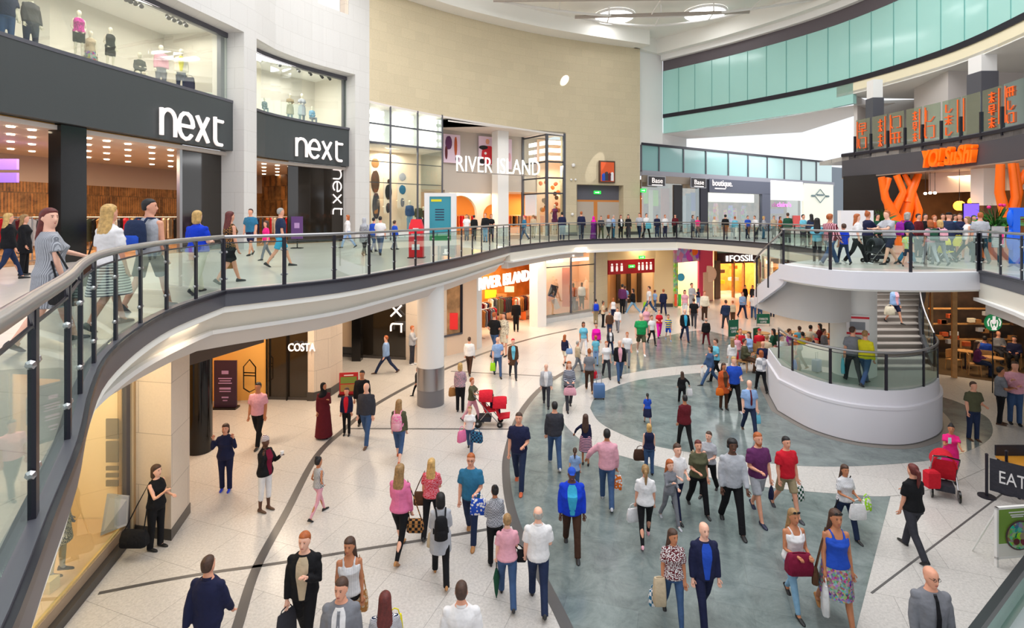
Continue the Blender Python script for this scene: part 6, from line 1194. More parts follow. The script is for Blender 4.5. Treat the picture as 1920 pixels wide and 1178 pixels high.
def backpack(i, label, col='navy', w_=.3, h=.44, col2=None, pat='plain'):
    p = i['back']; s = i['s']; t = thing('backpack', label, 'backpack', p, math.radians(i['f'])); m = cloth(col, pat, col2 or 'white', 18)
    MB().loft([[(w_ / 2 * s * k_ * math.cos(2 * PI * a / 14), .075 * s + .085 * s * q_ * math.sin(2 * PI * a / 14), zz * s) for a in range(14)] for zz, k_, q_ in ((-.24, .8, .7), (-.22, 1, 1), (0, 1.0, 1.05), (.14, .92, .9), (.2, .7, .6), (.215, .4, .3))]).build('pack_body', m, t, True)
    MB().loft([[(w_ / 2 * s * .7 * k_ * math.cos(2 * PI * a / 12), .15 * s + .045 * s * q_ * math.sin(2 * PI * a / 12), zz * s) for a in range(12)] for zz, k_, q_ in ((-.2, .7, .7), (-.18, 1, 1), (-.05, 1, 1), (-.02, .7, .6))]).build('pocket', cloth(col2 or col), t, True)
    for sd in (-1, 1): MB().tube([(sd * .08 * s, .02 * s, .15 * s), (sd * .09 * s, -.05 * s, .24 * s), (sd * .1 * s, -.14 * s * 1.3, .235 * s), (sd * .11 * s, -.3 * s, .1 * s), (sd * .13 * s, -.28 * s, -.06 * s), (sd * .14 * s, -.02 * s, -.16 * s)], .017 * s, 6).build('strap', m, t)
    return t
# ---- ground floor, nearest first
i = P(390, None, 1037, 176, 'man in a dark navy suit walking away at the bottom left', H=1.8, top='jk:navy', bot='tr:navy', hair='crop:hbrown', arms='wW', walk=1, skin='skin')
i = P(571, None, 992, 8, 'man in an open black jacket over a beige top, hand on his chest', H=1.82, top='jk:black/beige', bot='tr:black', hair='short:hginger', arms='df', walk=1, skin='skinp', hy=-6)
handbag(i['R'], 'flat dark slate folder bag held by the man in the open black jacket', 'dgrey', .34, .42, .05, .06, 60, 'folder_bag')
i = P(655, None, 1003, 12, 'woman in an off-shoulder grey striped top with long brown hair', H=1.68, top='vn:lgrey:vstripe:white:60', bot='tr:black', hair='long:hbrown', arms='bd', walk=-1, fem=True, skin='skint', hy=-15)
handbag(i['shL'] - Vector((0, 0, .05)), 'cream and gold shoulder bag beside the off-shoulder striped top', 'beige', .26, .3, .12, .5, 10, pat='floral', col2='gold' if False else 'tan', shoulder=i['shL'])
i = P(640, None, 1078, 4, 'man in a light grey suit, white shirt and slim grey tie', H=1.8, top='jk:grey/white', bot='tr:grey', hair='short:hbrown', arms='dd', walk=1, tie='grey', skin='skin', hy=-10)
i = P(722, None, 1105, 190, 'woman with long dark red hair in a navy and white striped top', H=1.64, top='ss:ddenim:hstripe:white:90', bot='tr:black', hair='long:hred', arms='bw', walk=1, fem=True, skin='skinp')
carrier(i['R'] + Vector((-.02, .2, .0)), 'bright yellow carrier bag between the grey suit and the red haired woman', 'yellow', .24, .34, 20)
i = P(865, None, 1085, 182, 'man in a plain white t-shirt seen from behind at the bottom edge', H=1.78, b=1.12, top='ss:white', bot='tr:denim', hair='crop:hbrown', arms='dd', walk=1, skin='skin')
i = P(1745, None, 1057, -8, 'bald man with glasses, slate blue shirt and black tie', H=1.8, b=1.08, top='ls:grey', bot='tr:black', hair='bald', arms='dd', walk=1, tie='black', glasses=True, skin='skin', hy=10)
i = P(1262, 1172, 990, -6, 'woman in a floral blouse and blue jeans looking aside', top='ss:white:floral:maroon:60', bot='le:denim', hair='long:hbrown', arms='dd', walk=1, fem=True, skin='skint', hy=25)
handbag(i['R'] + Vector((-.05, 0, .15)), 'tan coat folded over the arm of the woman in the floral blouse', 'beige', .2, .42, .16, .02, 0, 'folded_coat', cat='coat'); carrier(i['R'] + Vector((-.1, .12, -.05)), 'small white and teal carrier bag below the folded tan coat', 'white', .18, .24, 0, 'teal', 'check')
i = P(1320, 1172, 977, 0, 'bald man in a navy suit and open blue shirt', b=1.05, top='jk:navy/blue', bot='tr:navy', hair='bald', arms='dd', walk=-1, skin='skinp', hy=8, shoes='hbrown')
i = P(1488, 1142, 952, 4, 'woman in a white vest and pale jeans with sunglasses on her head', top='vn:white', bot='le:ldenim', hair='long:hdblonde', arms='bb', walk=-1, fem=True, skin='skint')
t = thing('sunglasses', 'dark sunglasses pushed up on the head of the woman in pale jeans', 'sunglasses', i['head'] + Vector((0, 0, .0)), math.radians(i['f']))
for sd in (-1, 1): MB().ball((sd * .036, -.082, .1), (.03, .012, .02), 10, 6).build('lens', M['black'], t, True)
MB().tube([(-.012, -.088, .1), (.012, -.088, .1)], .004, 5).build('bridge', M['black'], t)
handbag(i['front'] + Vector((-.05, -.05, .1)), 'burgundy jacket bunched in the arms of the woman in pale jeans', 'burg', .42, .32, .2, .02, 0, 'folded_jacket', cat='jacket')
i = P(1567, 1168, 952, -4, 'woman in a blue vest top and short multicoloured skirt', top='vn:blue', bot='sk:purple:multi:white:34', hair='long:hbrown', arms='dd', walk=1, fem=True, skin='skint', shoes='tan')
t = thing('sunglasses', 'dark sunglasses pushed up on the head of the woman in the blue vest top', 'sunglasses', i['head'] + Vector((0, 0, .0)), math.radians(i['f']))
for sd in (-1, 1): MB().ball((sd * .036, -.082, .1), (.03, .012, .02), 10, 6).build('lens', M['black'], t, True)
MB().tube([(-.012, -.088, .1), (.012, -.088, .1)], .004, 5).build('bridge', M['black'], t)
carrier(i['R'], 'tall white carrier bag held by the woman in the multicoloured skirt', 'white', .22, .48, 70); handbag(i['hipR'] + Vector((-.03, .02, .22)), 'small brown shoulder bag beside the blue vest top', 'brown', .24, .2, .1, .35, 60, shoulder=i['shR'])
i = P(1584, 1008, 870, 6, 'woman in a grey blouse and dark jeans carrying white bags', top='ss:lgrey:vstripe:white:70', bot='tr:ddenim', hair='long:hbrown', arms='bb', walk=1, fem=True, skin='skint', hy=-10)
carrier(i['L'] + Vector((-.03, 0, 0)), 'white carrier bag held by the woman in the grey blouse', 'white', .32, .3, 0); carrier(i['L'] + Vector((.2, .1, .05)), 'pale lime and white carrier bag at the outer side of the grey blouse', 'white', .24, .24, 20, 'lime', 'floral'); handbag(i['hipR'] + Vector((0, 0, .2)), 'small black shoulder bag on the woman in the grey blouse', 'black', .22, .18, .1, .4, 40, shoulder=i['shL'])
i = P(1712, 1043, 868, 186, 'woman in all black with a long red brown ponytail walking away', top='ss:black', bot='tr:dgrey', hair='pony:hred', arms='bd', walk=-1, fem=True, skin='skin')
i = P(1782, 908, 797, -28, 'woman in a bright pink dress looking at her phone behind a pushchair', top='dr:hpink', bot='le:black', hair='bun:hblack', arms='gu', fem=True, skin='skint', hy=-10, lean=.12)
tag(MB().box((-.035, -.006, -.07), (.035, .006, .07)).build('phone', plain('pale_mint', (190, 236, 226), .3)), 'pale mint phone in the hand of the woman in the pink dress', 'phone'); bpy.data.objects['phone'].location = i['R'] + Vector((-.02, -.03, .05))
P(1825, 830, 718, -4, 'man in a dark olive t-shirt with a white print and navy jeans', top='ss:olive', bot='tr:ddenim', hair='short:hbrown', arms='db', skin='skin', shoes='brown')
P(1876, 800, 690, 60, 'man in a grey shirt and black trousers with folded arms', top='ss:grey', bot='tr:black', hair='short:hblack', arms='cc', skin='skint', shoes='brown')
P(1903, 800, 680, -30, 'man in a pink shirt and blue jeans with hand to chin', top='ls:lpink', bot='tr:denim', hair='short:hbrown', arms='gc', skin='skin')
i = P(1474, 968, 817, 8, 'man in a bright red t-shirt and khaki shorts', top='ss:red', bot='sh:khaki', hair='short:hblack', arms='dd', walk=1, skin='skin', shoes='dgrey')
carrier(i['L'], 'white and dark green carrier bag held by the man in the red t-shirt', 'white', .3, .3, 20, 'dgreen', 'check')
i = P(1421, 974, 809, 6, 'man in a purple t-shirt and grey shorts with a red beard', top='ss:purple', bot='sh:lgrey', hair='short:hginger', arms='bd', walk=-1, skin='skin', beard='hginger', shoes='navy')
carrier(i['L'], 'small navy carrier bag held by the man in grey shorts', 'navy', .2, .22, 60)
i = P(1373, 995, 820, -4, 'man with black headphones in a grey shirt and black trousers', top='ls:lgrey', bot='tr:black', hair='curly:hblack', arms='dw', walk=1, skin='skind')
t = thing('headphones', 'black over-ear headphones worn by the man in the grey shirt', 'headphones', i['head']); MB().tube([(.1 * math.cos(a * PI / 10), .0, .02 + .125 * math.sin(a * PI / 10)) for a in range(11)], .012, 6).build('headband', M['black'], t, True)
for sd in (-1, 1): MB().ball((sd * .095, 0, -.01), (.022, .04, .045), 10, 7).build('ear_cup', M['black'], t, True)
P(1309, 962, 824, 4, 'woman in an olive v-neck top and black cropped trousers', b=1.16, top='ss:olive', bot='tr:black', hair='short:hred', arms='bd', walk=1, fem=True, skin='skin', hy=-8)
P(1329, 930, 808, -40, 'woman in a pale grey dress just behind the olive top', top='ss:lgrey', bot='tr:black', hair='short:hbrown', arms='fb', walk=-1, fem=True, skin='skinp')
P(1256, 985, 862, 12, 'girl in a grey tracksuit with a pink stripe', top='ls:grey', bot='tr:grey', hair='long:hginger', arms='gb', walk=1, fem=True, child=True, skin='skinp', shoes='lgrey')
P(1270, 972, 832, 10, 'boy in a white top and navy trousers beside the tracksuit girl', top='ss:white', bot='tr:navy', hair='short:hbrown', arms='bb', walk=-1, child=True, skin='skinp')
i = P(1210, 1020, 870, 172, 'woman in a white t-shirt and black leggings with a light ponytail', top='ss:white', bot='le:black', hair='pony:hdblonde', arms='dd', walk=-1, fem=True, skin='skin', shoes='lpink')
carrier(i['L'] + Vector((-.05, 0, .05)), 'crumpled white carrier bag beside the black leggings', 'white', .26, .26, 10)
i = P(1217, 893, 797, 176, 'blonde woman in a navy sleeveless top and blue jeans seen from behind', top='nl:navy', bot='tr:denim', hair='bob:hblonde', arms='dd', fem=True, b=1.1, skin='skinp')
handbag(i['L'] + Vector((-.05, 0, .12)), 'dark brown handbag hanging beside the navy sleeveless top', 'hbrown', .36, .26, .14, .1, 0)
P(1214, 800, 738, 178, 'woman in a royal blue top and dark skirt seen from behind', top='ss:blue', bot='sk:navy', hair='pony:hblack', arms='bd', walk=1, fem=True, skin='skin')
i = P(1284, 846, 740, 184, 'person in a maroon jacket with a pale strap walking away', top='jk:maroon', bot='tr:black', hair='short:hblack', arms='wd', walk=1, fem=True, skin='skint', shoes='khaki')
i = P(1279, 762, 697, 176, 'woman in a black leather jacket walking away above the maroon jacket', top='jk:black', bot='tr:black', hair='long:hbrown', arms='ow', walk=1, fem=True)
carrier(i['R'], 'small white carrier bag held by the woman in the black leather jacket', 'white', .2, .24, 0)
i = P(1072, 1038, 875, -2, 'heavy man in a blue cap and bright blue jacket', b=1.22, top='jk:rblue/cyan', bot='tr:hbrown', hair='cap:blue', arms='dd', walk=1, skin='skind')
i = P(1138, 950, 803, 172, 'man in a pink shirt and blue jeans reaching out one arm', top='ls:lpink', bot='tr:denim', hair='crop:hblack', arms='do', skin='skint', walk=1, shoes='lgrey')
carrier(i['R'], 'white carrier bag with an orange print held by the man in the pink shirt', 'white', .24, .32, 0, 'orange', 'floral')
P(1078, 930, 842, 170, 'woman with a long dark ponytail half hidden behind the blue cap', top='ss:lblue', bot='tr:denim', hair='pony:hbrown', arms='dd', fem=True, skin='skin')
P(1098, 876, 780, 168, 'girl in a navy cardigan and striped skirt near the pink shirt', top='ls:navy', bot='sk:ddenim:hstripe:lpink:24', hair='long:hbrown', arms='do', fem=True, child=True, skin='skint')
P(1040, 879, 752, 182, 'man in a charcoal sweater and blue jeans walking away', top='ls:dgrey', bot='tr:denim', hair='short:hblack', arms='wd', walk=1, skin='skin', shoes='lgrey')
P(973, 918, 772, -8, 'man in a navy polo shirt and slate jeans on the dark slate edge', top='ss:navy', bot='tr:ddenim', hair='short:hbrown', arms='db', walk=1, skin='skin', shoes='rust')
P(883, 1015, 848, -4, 'man in a teal blue t-shirt and navy jeans with a lanyard', top='ss:teal', bot='tr:ddenim', hair='short:hginger', arms='db', walk=1, skin='skin', shoes='tan', glasses=True)
i = P(928, 1063, 913, 196, 'woman in a grey patterned cardigan and black trousers seen from behind', top='ls:grey:check:lgrey:40', bot='tr:black', hair='bun:hblack', arms='bb', fem=True, skin='skint')
carrier(i['L'] + Vector((-.18, .1, .2)), 'round white carrier bag with blue print beside the patterned cardigan', 'white', .32, .3, 0, 'blue', 'floral')
i = P(951, 1132, 962, 184, 'woman with short blond hair in a rose pink top and blue jeans', b=1.12, top='ss:lpink', bot='tr:denim', hair='short:hdblonde', arms='bd', walk=1, fem=True, skin='skinp')
t = thing('umbrella', 'closed dark green umbrella hanging from the hand of the woman in rose pink', 'umbrella', i['L'] - Vector((0, 0, .62))); MB().tube([(0, 0, 0), (0, 0, .1), (0, 0, .35), (0, 0, .5)], [.006, .03, .055, .02], 10).build('canopy', cloth('dgreen'), t, True); MB().tube([(0, 0, .5), (0, 0, .62), (.02, 0, .65), (.045, 0, .63)], .01, 6).build('handle', M['black'], t)
handbag(i['hipR'] + Vector((0, .0, .2)), 'black crossbody bag on the woman in rose pink', 'black', .16, .2, .07, .1, 0, shoulder=i['shL'])
P(1009, 1140, 948, 180, 'bald man in a white t-shirt and dark jeans seen from behind', b=1.1, top='ss:white', bot='tr:ddenim', hair='fringe:hgrey', arms='bd', walk=1, skin='skinp')
i = P(826, 1092, 922, 190, 'woman in a long pale grey coat with black hair and a backpack', top='co:lgrey', bot='tr:black', hair='bob:hblack', arms='bb', walk=1, fem=True, skin='skint', shoes='tan')
backpack(i, 'limp black backpack on the woman in the pale grey coat', 'black', .26); handbag(i['R'] + Vector((-.1, -.3, -.05)), 'beige and black handbag held by the woman in the pale grey coat', 'beige', .34, .24, .12, .1, 0, col2='black')
i = P(750, 1045, 868, 168, 'woman with long blond hair in a hot pink jumper and black leggings', top='ls:pink', bot='le:black', hair='long:hdblonde', arms='dw', walk=1, fem=True, skin='skinp', shoes='tan', b=1.06)
handbag(i['hipR'] + Vector((.04, 0, .12)), 'tan and black handbag on the hip of the woman in the hot pink jumper', 'tan', .32, .24, .14, .3, 0, col2='black', pat='check', shoulder=i['shR'])
i = P(809, 1005, 858, 176, 'woman with long blond hair in a patterned pink and red top', top='ss:lpink:floral:red:70', bot='tr:black', hair='long:hblonde', arms='bd', walk=-1, fem=True, skin='skin')
handbag(i['hipL'] + Vector((0, 0, .3)), 'taupe shoulder bag beside the patterned pink and red top', 'brown', .26, .26, .12, .25, 0, shoulder=i['shL'])
P(597, 972, 857, 150, 'girl with a bun in a black and white top and pale pink leggings', top='ns:black:vstripe:white:90', bot='le:lpink', hair='bun:hblack', arms='kk', walk=1, fem=True, child=True, skin='skint')
i = P(497, 962, 820, 70, 'woman in a striped headscarf and black cardigan over white trousers', b=1.05, top='jk:black/burg', bot='ca:white', hair='wrap:maroon', arms='pg', fem=True, skin='skind', shoes='brown')
t = tag(MB().loft([[(r_ * math.cos(2 * PI * k / 12), r_ * math.sin(2 * PI * k / 12), zz) for k in range(12)] for r_, zz in ((.03, 0), (.04, .1))]).build('paper_cup', plain('white')), 'white paper cup in the hand of the woman in the striped headscarf', 'cup'); t.location = i['L'] - Vector((0, 0, .03))
P(423, 924, 797, 12, 'woman in a navy jacket with both hands at her face and bright blue shoes', b=1.12, top='jk:navy', bot='tr:navy', hair='bob:hbrown', arms='pp', fem=True, skin='skin', shoes='rblue')
P(484, 838, 716, 4, 'man in a pale pink shirt and black trousers by the amber wall', top='ss:lpink', bot='tr:black', hair='short:hblack', arms='dd', walk=1, skin='skint')
i = P(293, 1033, 874, 78, 'woman in black leaning by the cream pier with bare arms', top='nl:black', bot='tr:black', hair='bob:hbrown', arms='gb', fem=True, skin='skinp')
handbag(i['hipR'] + Vector((-.12, -.12, .1)), 'large black shoulder bag on the woman leaning by the cream pier', 'black', .5, .3, .2, .4, 0, shoulder=i['shR'])
P(607, 825, 720, 20, 'woman in a long maroon dress and black headscarf', top='ab:maroon', bot='tr:black', hair='hijab:black', arms='dg', fem=True, skin='skint', hy=40)
P(650, 820, 730, 6, 'boy in a red and blue jacket with white sleeves', top='jk:navy/red', bot='tr:black', hair='short:hbrown', arms='dd', child=True, skin='skin')
P(679, 802, 697, 6, 'man in a black jacket standing behind the red menu board', top='jk:black', bot='tr:black', hair='short:hblack', arms='dd', skin='skint')
P(687, 836, 717, -4, 'balding man in a charcoal sweater and blue jeans by the boy', b=1.08, top='ls:dgrey', bot='tr:denim', hair='fringe:hgrey', arms='dd', walk=1, skin='skinp', shoes='brown')
i = P(748, 868, 748, 178, 'girl in an olive jacket and rolled blue jeans seen from behind', top='ls:olive', bot='ca:denim', hair='long:hdblonde', arms='dd', walk=1, fem=True, skin='skinp', shoes='rust'); backpack(i, 'pink and lilac backpack on the girl in rolled jeans', 'pink', .3, .42, 'lpink', 'floral')
i = P(881, 850, 762, -4, 'woman in a white t-shirt and jeans carrying two bags on her elbows', top='ss:white', bot='tr:denim', hair='short:hdblonde', arms='BB', fem=True, skin='skinp', walk=1); handbag(i['R'] + Vector((-.05, 0, .06)), 'pink and purple bag on the elbow of the woman in the white t-shirt', 'pink', .26, .3, .12, .12, 40); handbag(i['L'] + Vector((.1, 0, .02)), 'blue denim bag on the elbow of the woman in the white t-shirt', 'teal', .34, .28, .14, .1, -20, col2='navy', pat='check')
P(885, 795, 708, 70, 'woman in an olive t-shirt beside the red double pushchair', top='ss:olive', bot='tr:lpink', hair='short:hginger', arms='uu', fem=True, skin='skin', walk=1)
i = P(863, 776, 683, 176, 'woman with short blond hair in a flowery top and black trousers', top='ls:lpink:floral:grey:50', bot='tr:black', hair='bob:hblonde', arms='bd', fem=True, skin='skinp'); handbag(i['L'] + Vector((-.08, 0, .1)), 'tan bag on the arm of the woman in the flowery top', 'tan', .28, .28, .12, .05, 20)
P(880, 706, 632, 172, 'man in a white shirt and brown trousers walking away', top='ls:white', bot='tr:hbrown', hair='crop:hbrown', arms='dd', walk=1, skin='skin')
P(724, 704, 626, -86, 'man in a light blue shirt striding left past the dark glass', top='ls:lblue', bot='tr:ddenim', hair='short:hginger', arms='dd', walk=2, skin='skinp', shoes='brown')
P(773, 688, 613, 84, 'man in a grey sweater standing against the cream wall', top='ls:lgrey', bot='tr:dgrey', hair='short:hginger', arms='gd', skin='skin', shoes='white')
P(783, 746, 690, -90, 'person in black almost hidden behind the white round column', top='jk:black', bot='tr:black', hair='short:hblack', arms='dd', walk=1)
i = P(933, 710, 632, 10, 'older man in a grey checked waistcoat with a lime bag', top='ss:lblue', bot='tr:denim', hair='fringe:hgrey', arms='db', walk=1, skin='skinp'); carrier(i['R'], 'lime green carrier bag held by the man in the grey waistcoat', 'lime', .22, .32, 0)
P(962, 713, 635, 6, 'woman in a dark cardigan over a pale blue patterned dress', top='co:brown/sky', bot='tr:dgrey', hair='short:red', arms='dd', fem=True, skin='skinp', walk=1)
P(1024, 765, 682, -4, 'bald man in a pale grey jacket over a white shirt', top='jk:lgrey/white', bot='tr:dgrey', hair='fringe:hgrey', arms='dd', walk=1, skin='skinp')
i = P(1067, 772, 677, 2, 'woman in a striped grey and navy top holding a pink bag', top='ls:lgrey:hstripe:navy:22', bot='tr:dgrey', hair='long:hginger', arms='bb', walk=-1, fem=True, skin='skinp', b=1.06); handbag(i['front'] + Vector((0, -.02, -.1)), 'rose pink handbag held in front of the striped grey top', 'lpink', .42, .24, .14, .06, 0)
i = P(1105, 738, 654, 176, 'woman in a grey t-shirt pulling a blue suitcase', top='ss:grey', bot='tr:hbrown', hair='bun:hginger', arms='dd', walk=1, fem=True, skin='skin', shoes='tan'); handbag(i['R'] + Vector((.02, 0, .1)), 'small red bag between the grey t-shirt and the suitcase', 'red', .2, .26, .08, .06, 20)
p = G(1123, 748); t = thing('suitcase', 'pale blue wheeled suitcase on the light ring of floor', 'suitcase', p); MB().loft([[(sx * .2 * k_, sy * .13 * k_, zz) for sx, sy in ((-1, -.8), (-.85, -1), (.85, -1), (1, -.8), (1, .8), (.85, 1), (-.85, 1), (-1, .8))] for zz, k_ in ((.06, .92), (.09, 1), (.5, 1), (.54, .9))]).build('shell', plain('suitcase_blue', (84, 118, 166), .4), t, True); MB().tube([(-.09, 0, .5), (-.09, 0, .85), (.09, 0, .85), (.09, 0, .5)], .012, 6).build('pull_handle', M['chrome'], t)
for sx in (-1, 1): MB().tube([(sx * .15 - .02, -.1, .04), (sx * .15 + .02, -.1, .04)], .04, 10).build('wheel', M['black'], t)
i = P(1059, 688, 628, 150, 'woman with long ginger hair in a blue jacket and pale shorts', top='jk:navy', bot='sh:cream', hair='long:hginger', arms='dd', fem=True, skin='skin', walk=1); handbag(i['hipR'] + Vector((0, 0, .25)), 'violet blue shoulder bag on the woman in pale shorts', 'lblue', .3, .24, .1, .2, 0, shoulder=i['shR'])
P(1137, 712, 640, 2, 'woman in a white t-shirt and charcoal trousers beside the black blazer', top='ss:white', bot='tr:dgrey', hair='short:hginger', arms='dd', walk=1, fem=True, skin='skinp')
P(1162, 718, 638, -2, 'man in a black blazer over a pink shirt and blue jeans', top='jk:black/lpink', bot='tr:denim', hair='fringe:hgrey', arms='dd', walk=-1, skin='skinp')
P(1176, 690, 623, -14, 'man in a white shirt and grey trousers just behind the black blazer', top='ss:white', bot='tr:grey', hair='short:hginger', arms='dd', walk=1, skin='skin')
P(1094, 670, 604, 4, 'person in a pale blue and white t-shirt and white trousers', top='ss:sky', bot='tr:white', hair='bob:hbrown', arms='dd', walk=1, fem=True, skin='skint')
P(1118, 672, 606, 0, 'woman in a vivid magenta blouse', top='ls:magenta', bot='tr:denim', hair='short:hbrown', arms='dd', walk=-1, fem=True, skin='skin', b=1.1)
P(1117, 690, 632, 178, 'child in a pale blue top in front of the magenta blouse', top='ss:sky', bot='tr:lblue', hair='short:hginger', arms='dd', child=True, skin='skin')
P(1083, 702, 640, 100, 'person in a beige top and grey trousers left of the grey t-shirt', top='ls:beige', bot='tr:grey', hair='short:hgrey', arms='dd', walk=1, skin='skin')
P(1144, 668, 615, 8, 'woman with a long brown fringe in a dark patterned jacket', top='jk:dgrey/white', bot='tr:ddenim', hair='long:hbrown', arms='dd', fem=True, walk=1)
P(1202, 668, 588, -4, 'older man in a bright green t-shirt and khaki shorts', b=1.18, top='ss:green', bot='sh:olive', hair='fringe:hgrey', arms='dd', walk=1, skin='skinp', shoes='white')
P(1222, 650, 592, 10, 'child in a white t-shirt and black trousers beside the green t-shirt', top='ss:white', bot='tr:black', hair='short:hbrown', arms='dd', child=True, walk=1)
P(1236, 636, 582, -6, 'woman in a red top and magenta trousers', top='ss:red', bot='tr:magenta', hair='short:hginger', arms='bb', fem=True, walk=-1, skin='skinp')
P(1212, 632, 577, 0, 'person in a pale pink top behind the green t-shirt', top='ss:lpink', bot='tr:grey', hair='short:hgrey', arms='dd', fem=True)
P(1253, 642, 591, -4, 'child in a blue and yellow football shirt and blue shorts', top='ss:blue:hstripe:yellow:9', bot='sh:blue', hair='short:hbrown', arms='gd', child=True, walk=1, shoes='lblue')
P(1284, 644, 580, 2, 'older man in a black jacket over a turquoise shirt', top='jk:black/cyan', bot='tr:ddenim', hair='fringe:hgrey', arms='dd', walk=1, skin='skinp')
P(1301, 618, 560, 160, 'man in a black t-shirt and dark jeans above the turquoise shirt', top='ss:black', bot='tr:dgrey', hair='short:hbrown', arms='dd', walk=1)
P(1321, 605, 548, 0, 'person in a loose cream jacket and brown trousers', top='jk:cream', bot='tr:hbrown', hair='short:hginger', arms='dd', b=1.15)
P(1324, 652, 597, 180, 'man in a black bomber jacket walking away on the slate', top='jk:black', bot='tr:maroon', hair='fringe:hgrey', arms='dd', walk=1, b=1.12)
i = P(1117, 612, 563, 178, 'man in a grey top in front of the lower display window', top='ls:grey', bot='tr:khaki', hair='short:hblack', arms='dd'); backpack(i, 'bright blue backpack in front of the lower display window', 'rblue', .36, .5)
P(1131, 618, 567, 80, 'woman in a peach top and black trousers next to the blue backpack', top='ss:beige', bot='tr:black', hair='bun:hbrown', arms='bb', fem=True, skin='skint')
P(1150, 606, 561, 170, 'woman with ginger hair in a white vest near the red band entrance', top='nl:white', bot='tr:navy', hair='bob:hginger', arms='bd', fem=True)
P(1143, 636, 584, 176, 'person in a taupe coat with a crossbody strap in the crowd', top='jk:brown', bot='tr:ddenim', hair='short:hgrey', arms='dd', b=1.1)
P(1158, 626, 578, -20, 'person in a white jacket beside the taupe coat', top='jk:white', bot='tr:grey', hair='short:hbrown', arms='dd', walk=1)
P(1167, 592, 535, 150, 'man in a plum shirt and black trousers at the red band entrance', top='ls:purple', bot='tr:black', hair='short:hblack', arms='dd')
P(1172, 590, 538, 140, 'man in a pale blue shirt beside the plum shirt', top='ss:lblue', bot='tr:grey', hair='short:hbrown', arms='bd')
P(1187, 592, 540, -100, 'person in a black jacket and pale blue jeans striding left', top='jk:black', bot='tr:ldenim', hair='bob:hblack', arms='bb', walk=2, shoes='white')
i = P(1217, 592, 535, -90, 'man in a white t-shirt and jeans striding left with a lime bag', top='ss:white', bot='tr:denim', hair='short:hbrown', arms='dd', walk=2, shoes='white'); carrier(i['R'] + Vector((-.1, -.1, .1)), 'lime green carrier bag in front of the red band entrance', 'lime', .28, .4, 0)
P(1228, 585, 545, 130, 'child in a pale top and jeans behind the striding white t-shirt', top='ss:lblue', bot='tr:denim', hair='short:hred', arms='dd', child=True, walk=1)
P(1244, 594, 543, 176, 'man in a navy suit walking away near the bright shop', top='jk:navy', bot='tr:navy', hair='short:hginger', arms='bd', walk=1)
P(1284, 598, 546, -10, 'woman in a coral top and white trousers by the bright shop', top='ss:lpink', bot='tr:white', hair='bob:hblack', arms='dd', fem=True); P(1297, 590, 533, 20, 'man in a pale lilac shirt by the bright shop', top='ls:lgrey', bot='tr:lgrey', hair='short:hblack', arms='bb'); P(1309, 580, 543, 150, 'woman in a dark vest by the pink side panel', top='nl:navy', bot='tr:lblue', hair='bob:hbrown', arms='dd', fem=True)
P(1361, 622, 563, 176, 'man in a slate jacket walking away near the green screens', top='jk:ddenim', bot='tr:dgrey', hair='short:hbrown', arms='ww', walk=1, b=1.15); P(1374, 612, 566, 170, 'woman with red hair in a beige top beside the slate jacket', top='ls:beige', bot='tr:brown', hair='short:hginger', arms='dd', fem=True)
P(1392, 600, 548, 10, 'man in a light blue shirt and navy trousers in front of FOSSIL', top='ls:lblue', bot='tr:navy', hair='short:hginger', arms='bd', walk=1); P(1413, 602, 550, 160, 'man in a white t-shirt and pale jeans in front of the FOSSIL door', top='ss:white', bot='tr:denim', hair='short:hblack', arms='bd', walk=1); P(1425, 600, 554, 170, 'woman in a cornflower blue top beside the white t-shirt', top='ss:lblue', bot='tr:denim', hair='short:hginger', arms='dd', fem=True)
P(1448, 598, 553, 170, 'man in a navy polo near the bright window right of FOSSIL', top='ss:navy', bot='tr:ddenim', hair='short:hred', arms='dd'); P(1397, 577, 537, 20, 'person in a black top just inside the FOSSIL doorway', top='ls:black', bot='tr:black', hair='short:hblack', arms='dd'); P(1411, 577, 537, -20, 'person in a grey top in the FOSSIL doorway, further from the amber shelves', top='ls:dgrey', bot='tr:ddenim', hair='bob:hbrown', arms='dd', fem=True)
i = P(1332, 726, 645, -84, 'woman in a denim jacket and jeans striding left with a white bag', top='ls:denim', bot='tr:denim', hair='bob:hbrown', arms='wd', walk=2, fem=True); carrier(i['R'], 'white carrier bag swinging beside the denim jacket', 'white', .22, .3, 80)
P(1342, 718, 635, -80, 'woman in a pale blue top and black trousers behind the denim jacket', top='ss:sky', bot='tr:black', hair='short:hbrown', arms='bb', walk=1, fem=True)
i = P(1373, 704, 635, 170, 'woman with fair hair in a white top on the slate', top='ls:white', bot='tr:white', hair='long:hdblonde', arms='dd', walk=1, fem=True); handbag(i['R'] + Vector((.02, 0, .35)), 'slim red bag beside the woman in the white top', 'red', .16, .3, .08, .1, 0)
P(1382, 690, 630, 176, 'person in a lilac top beside the white top and red bag', top='ls:lpink', bot='tr:grey', hair='short:hginger', arms='dd', fem=True)
i = P(1357, 772, 683, 6, 'woman in a rust orange cardigan over a brown dress', top='co:rust/brown', bot='tr:hbrown', hair='long:hbrown', arms='dd', fem=True, skin='skint'); handbag(i['R'] + Vector((0, 0, .12)), 'orange yellow bag hanging beside the rust cardigan', 'orange', .26, .24, .1, .06, 0)
P(1376, 772, 668, -2, 'man in a blue t-shirt and black jeans beside the rust cardigan', top='ss:blue', bot='tr:black', hair='short:hblonde', arms='db', walk=1, skin='skinp', shoes='lgrey')
i = P(1405, 817, 712, -4, 'bald man in a light blue short sleeved shirt and navy trousers', b=1.1, top='ss:lblue', bot='tr:ddenim', hair='bald', arms='dd', walk=1, skin='skinp', shoes='brown', tie='maroon'); carrier(i['L'], 'small pale carrier bag held by the bald man in light blue', 'sky', .16, .24, 0)
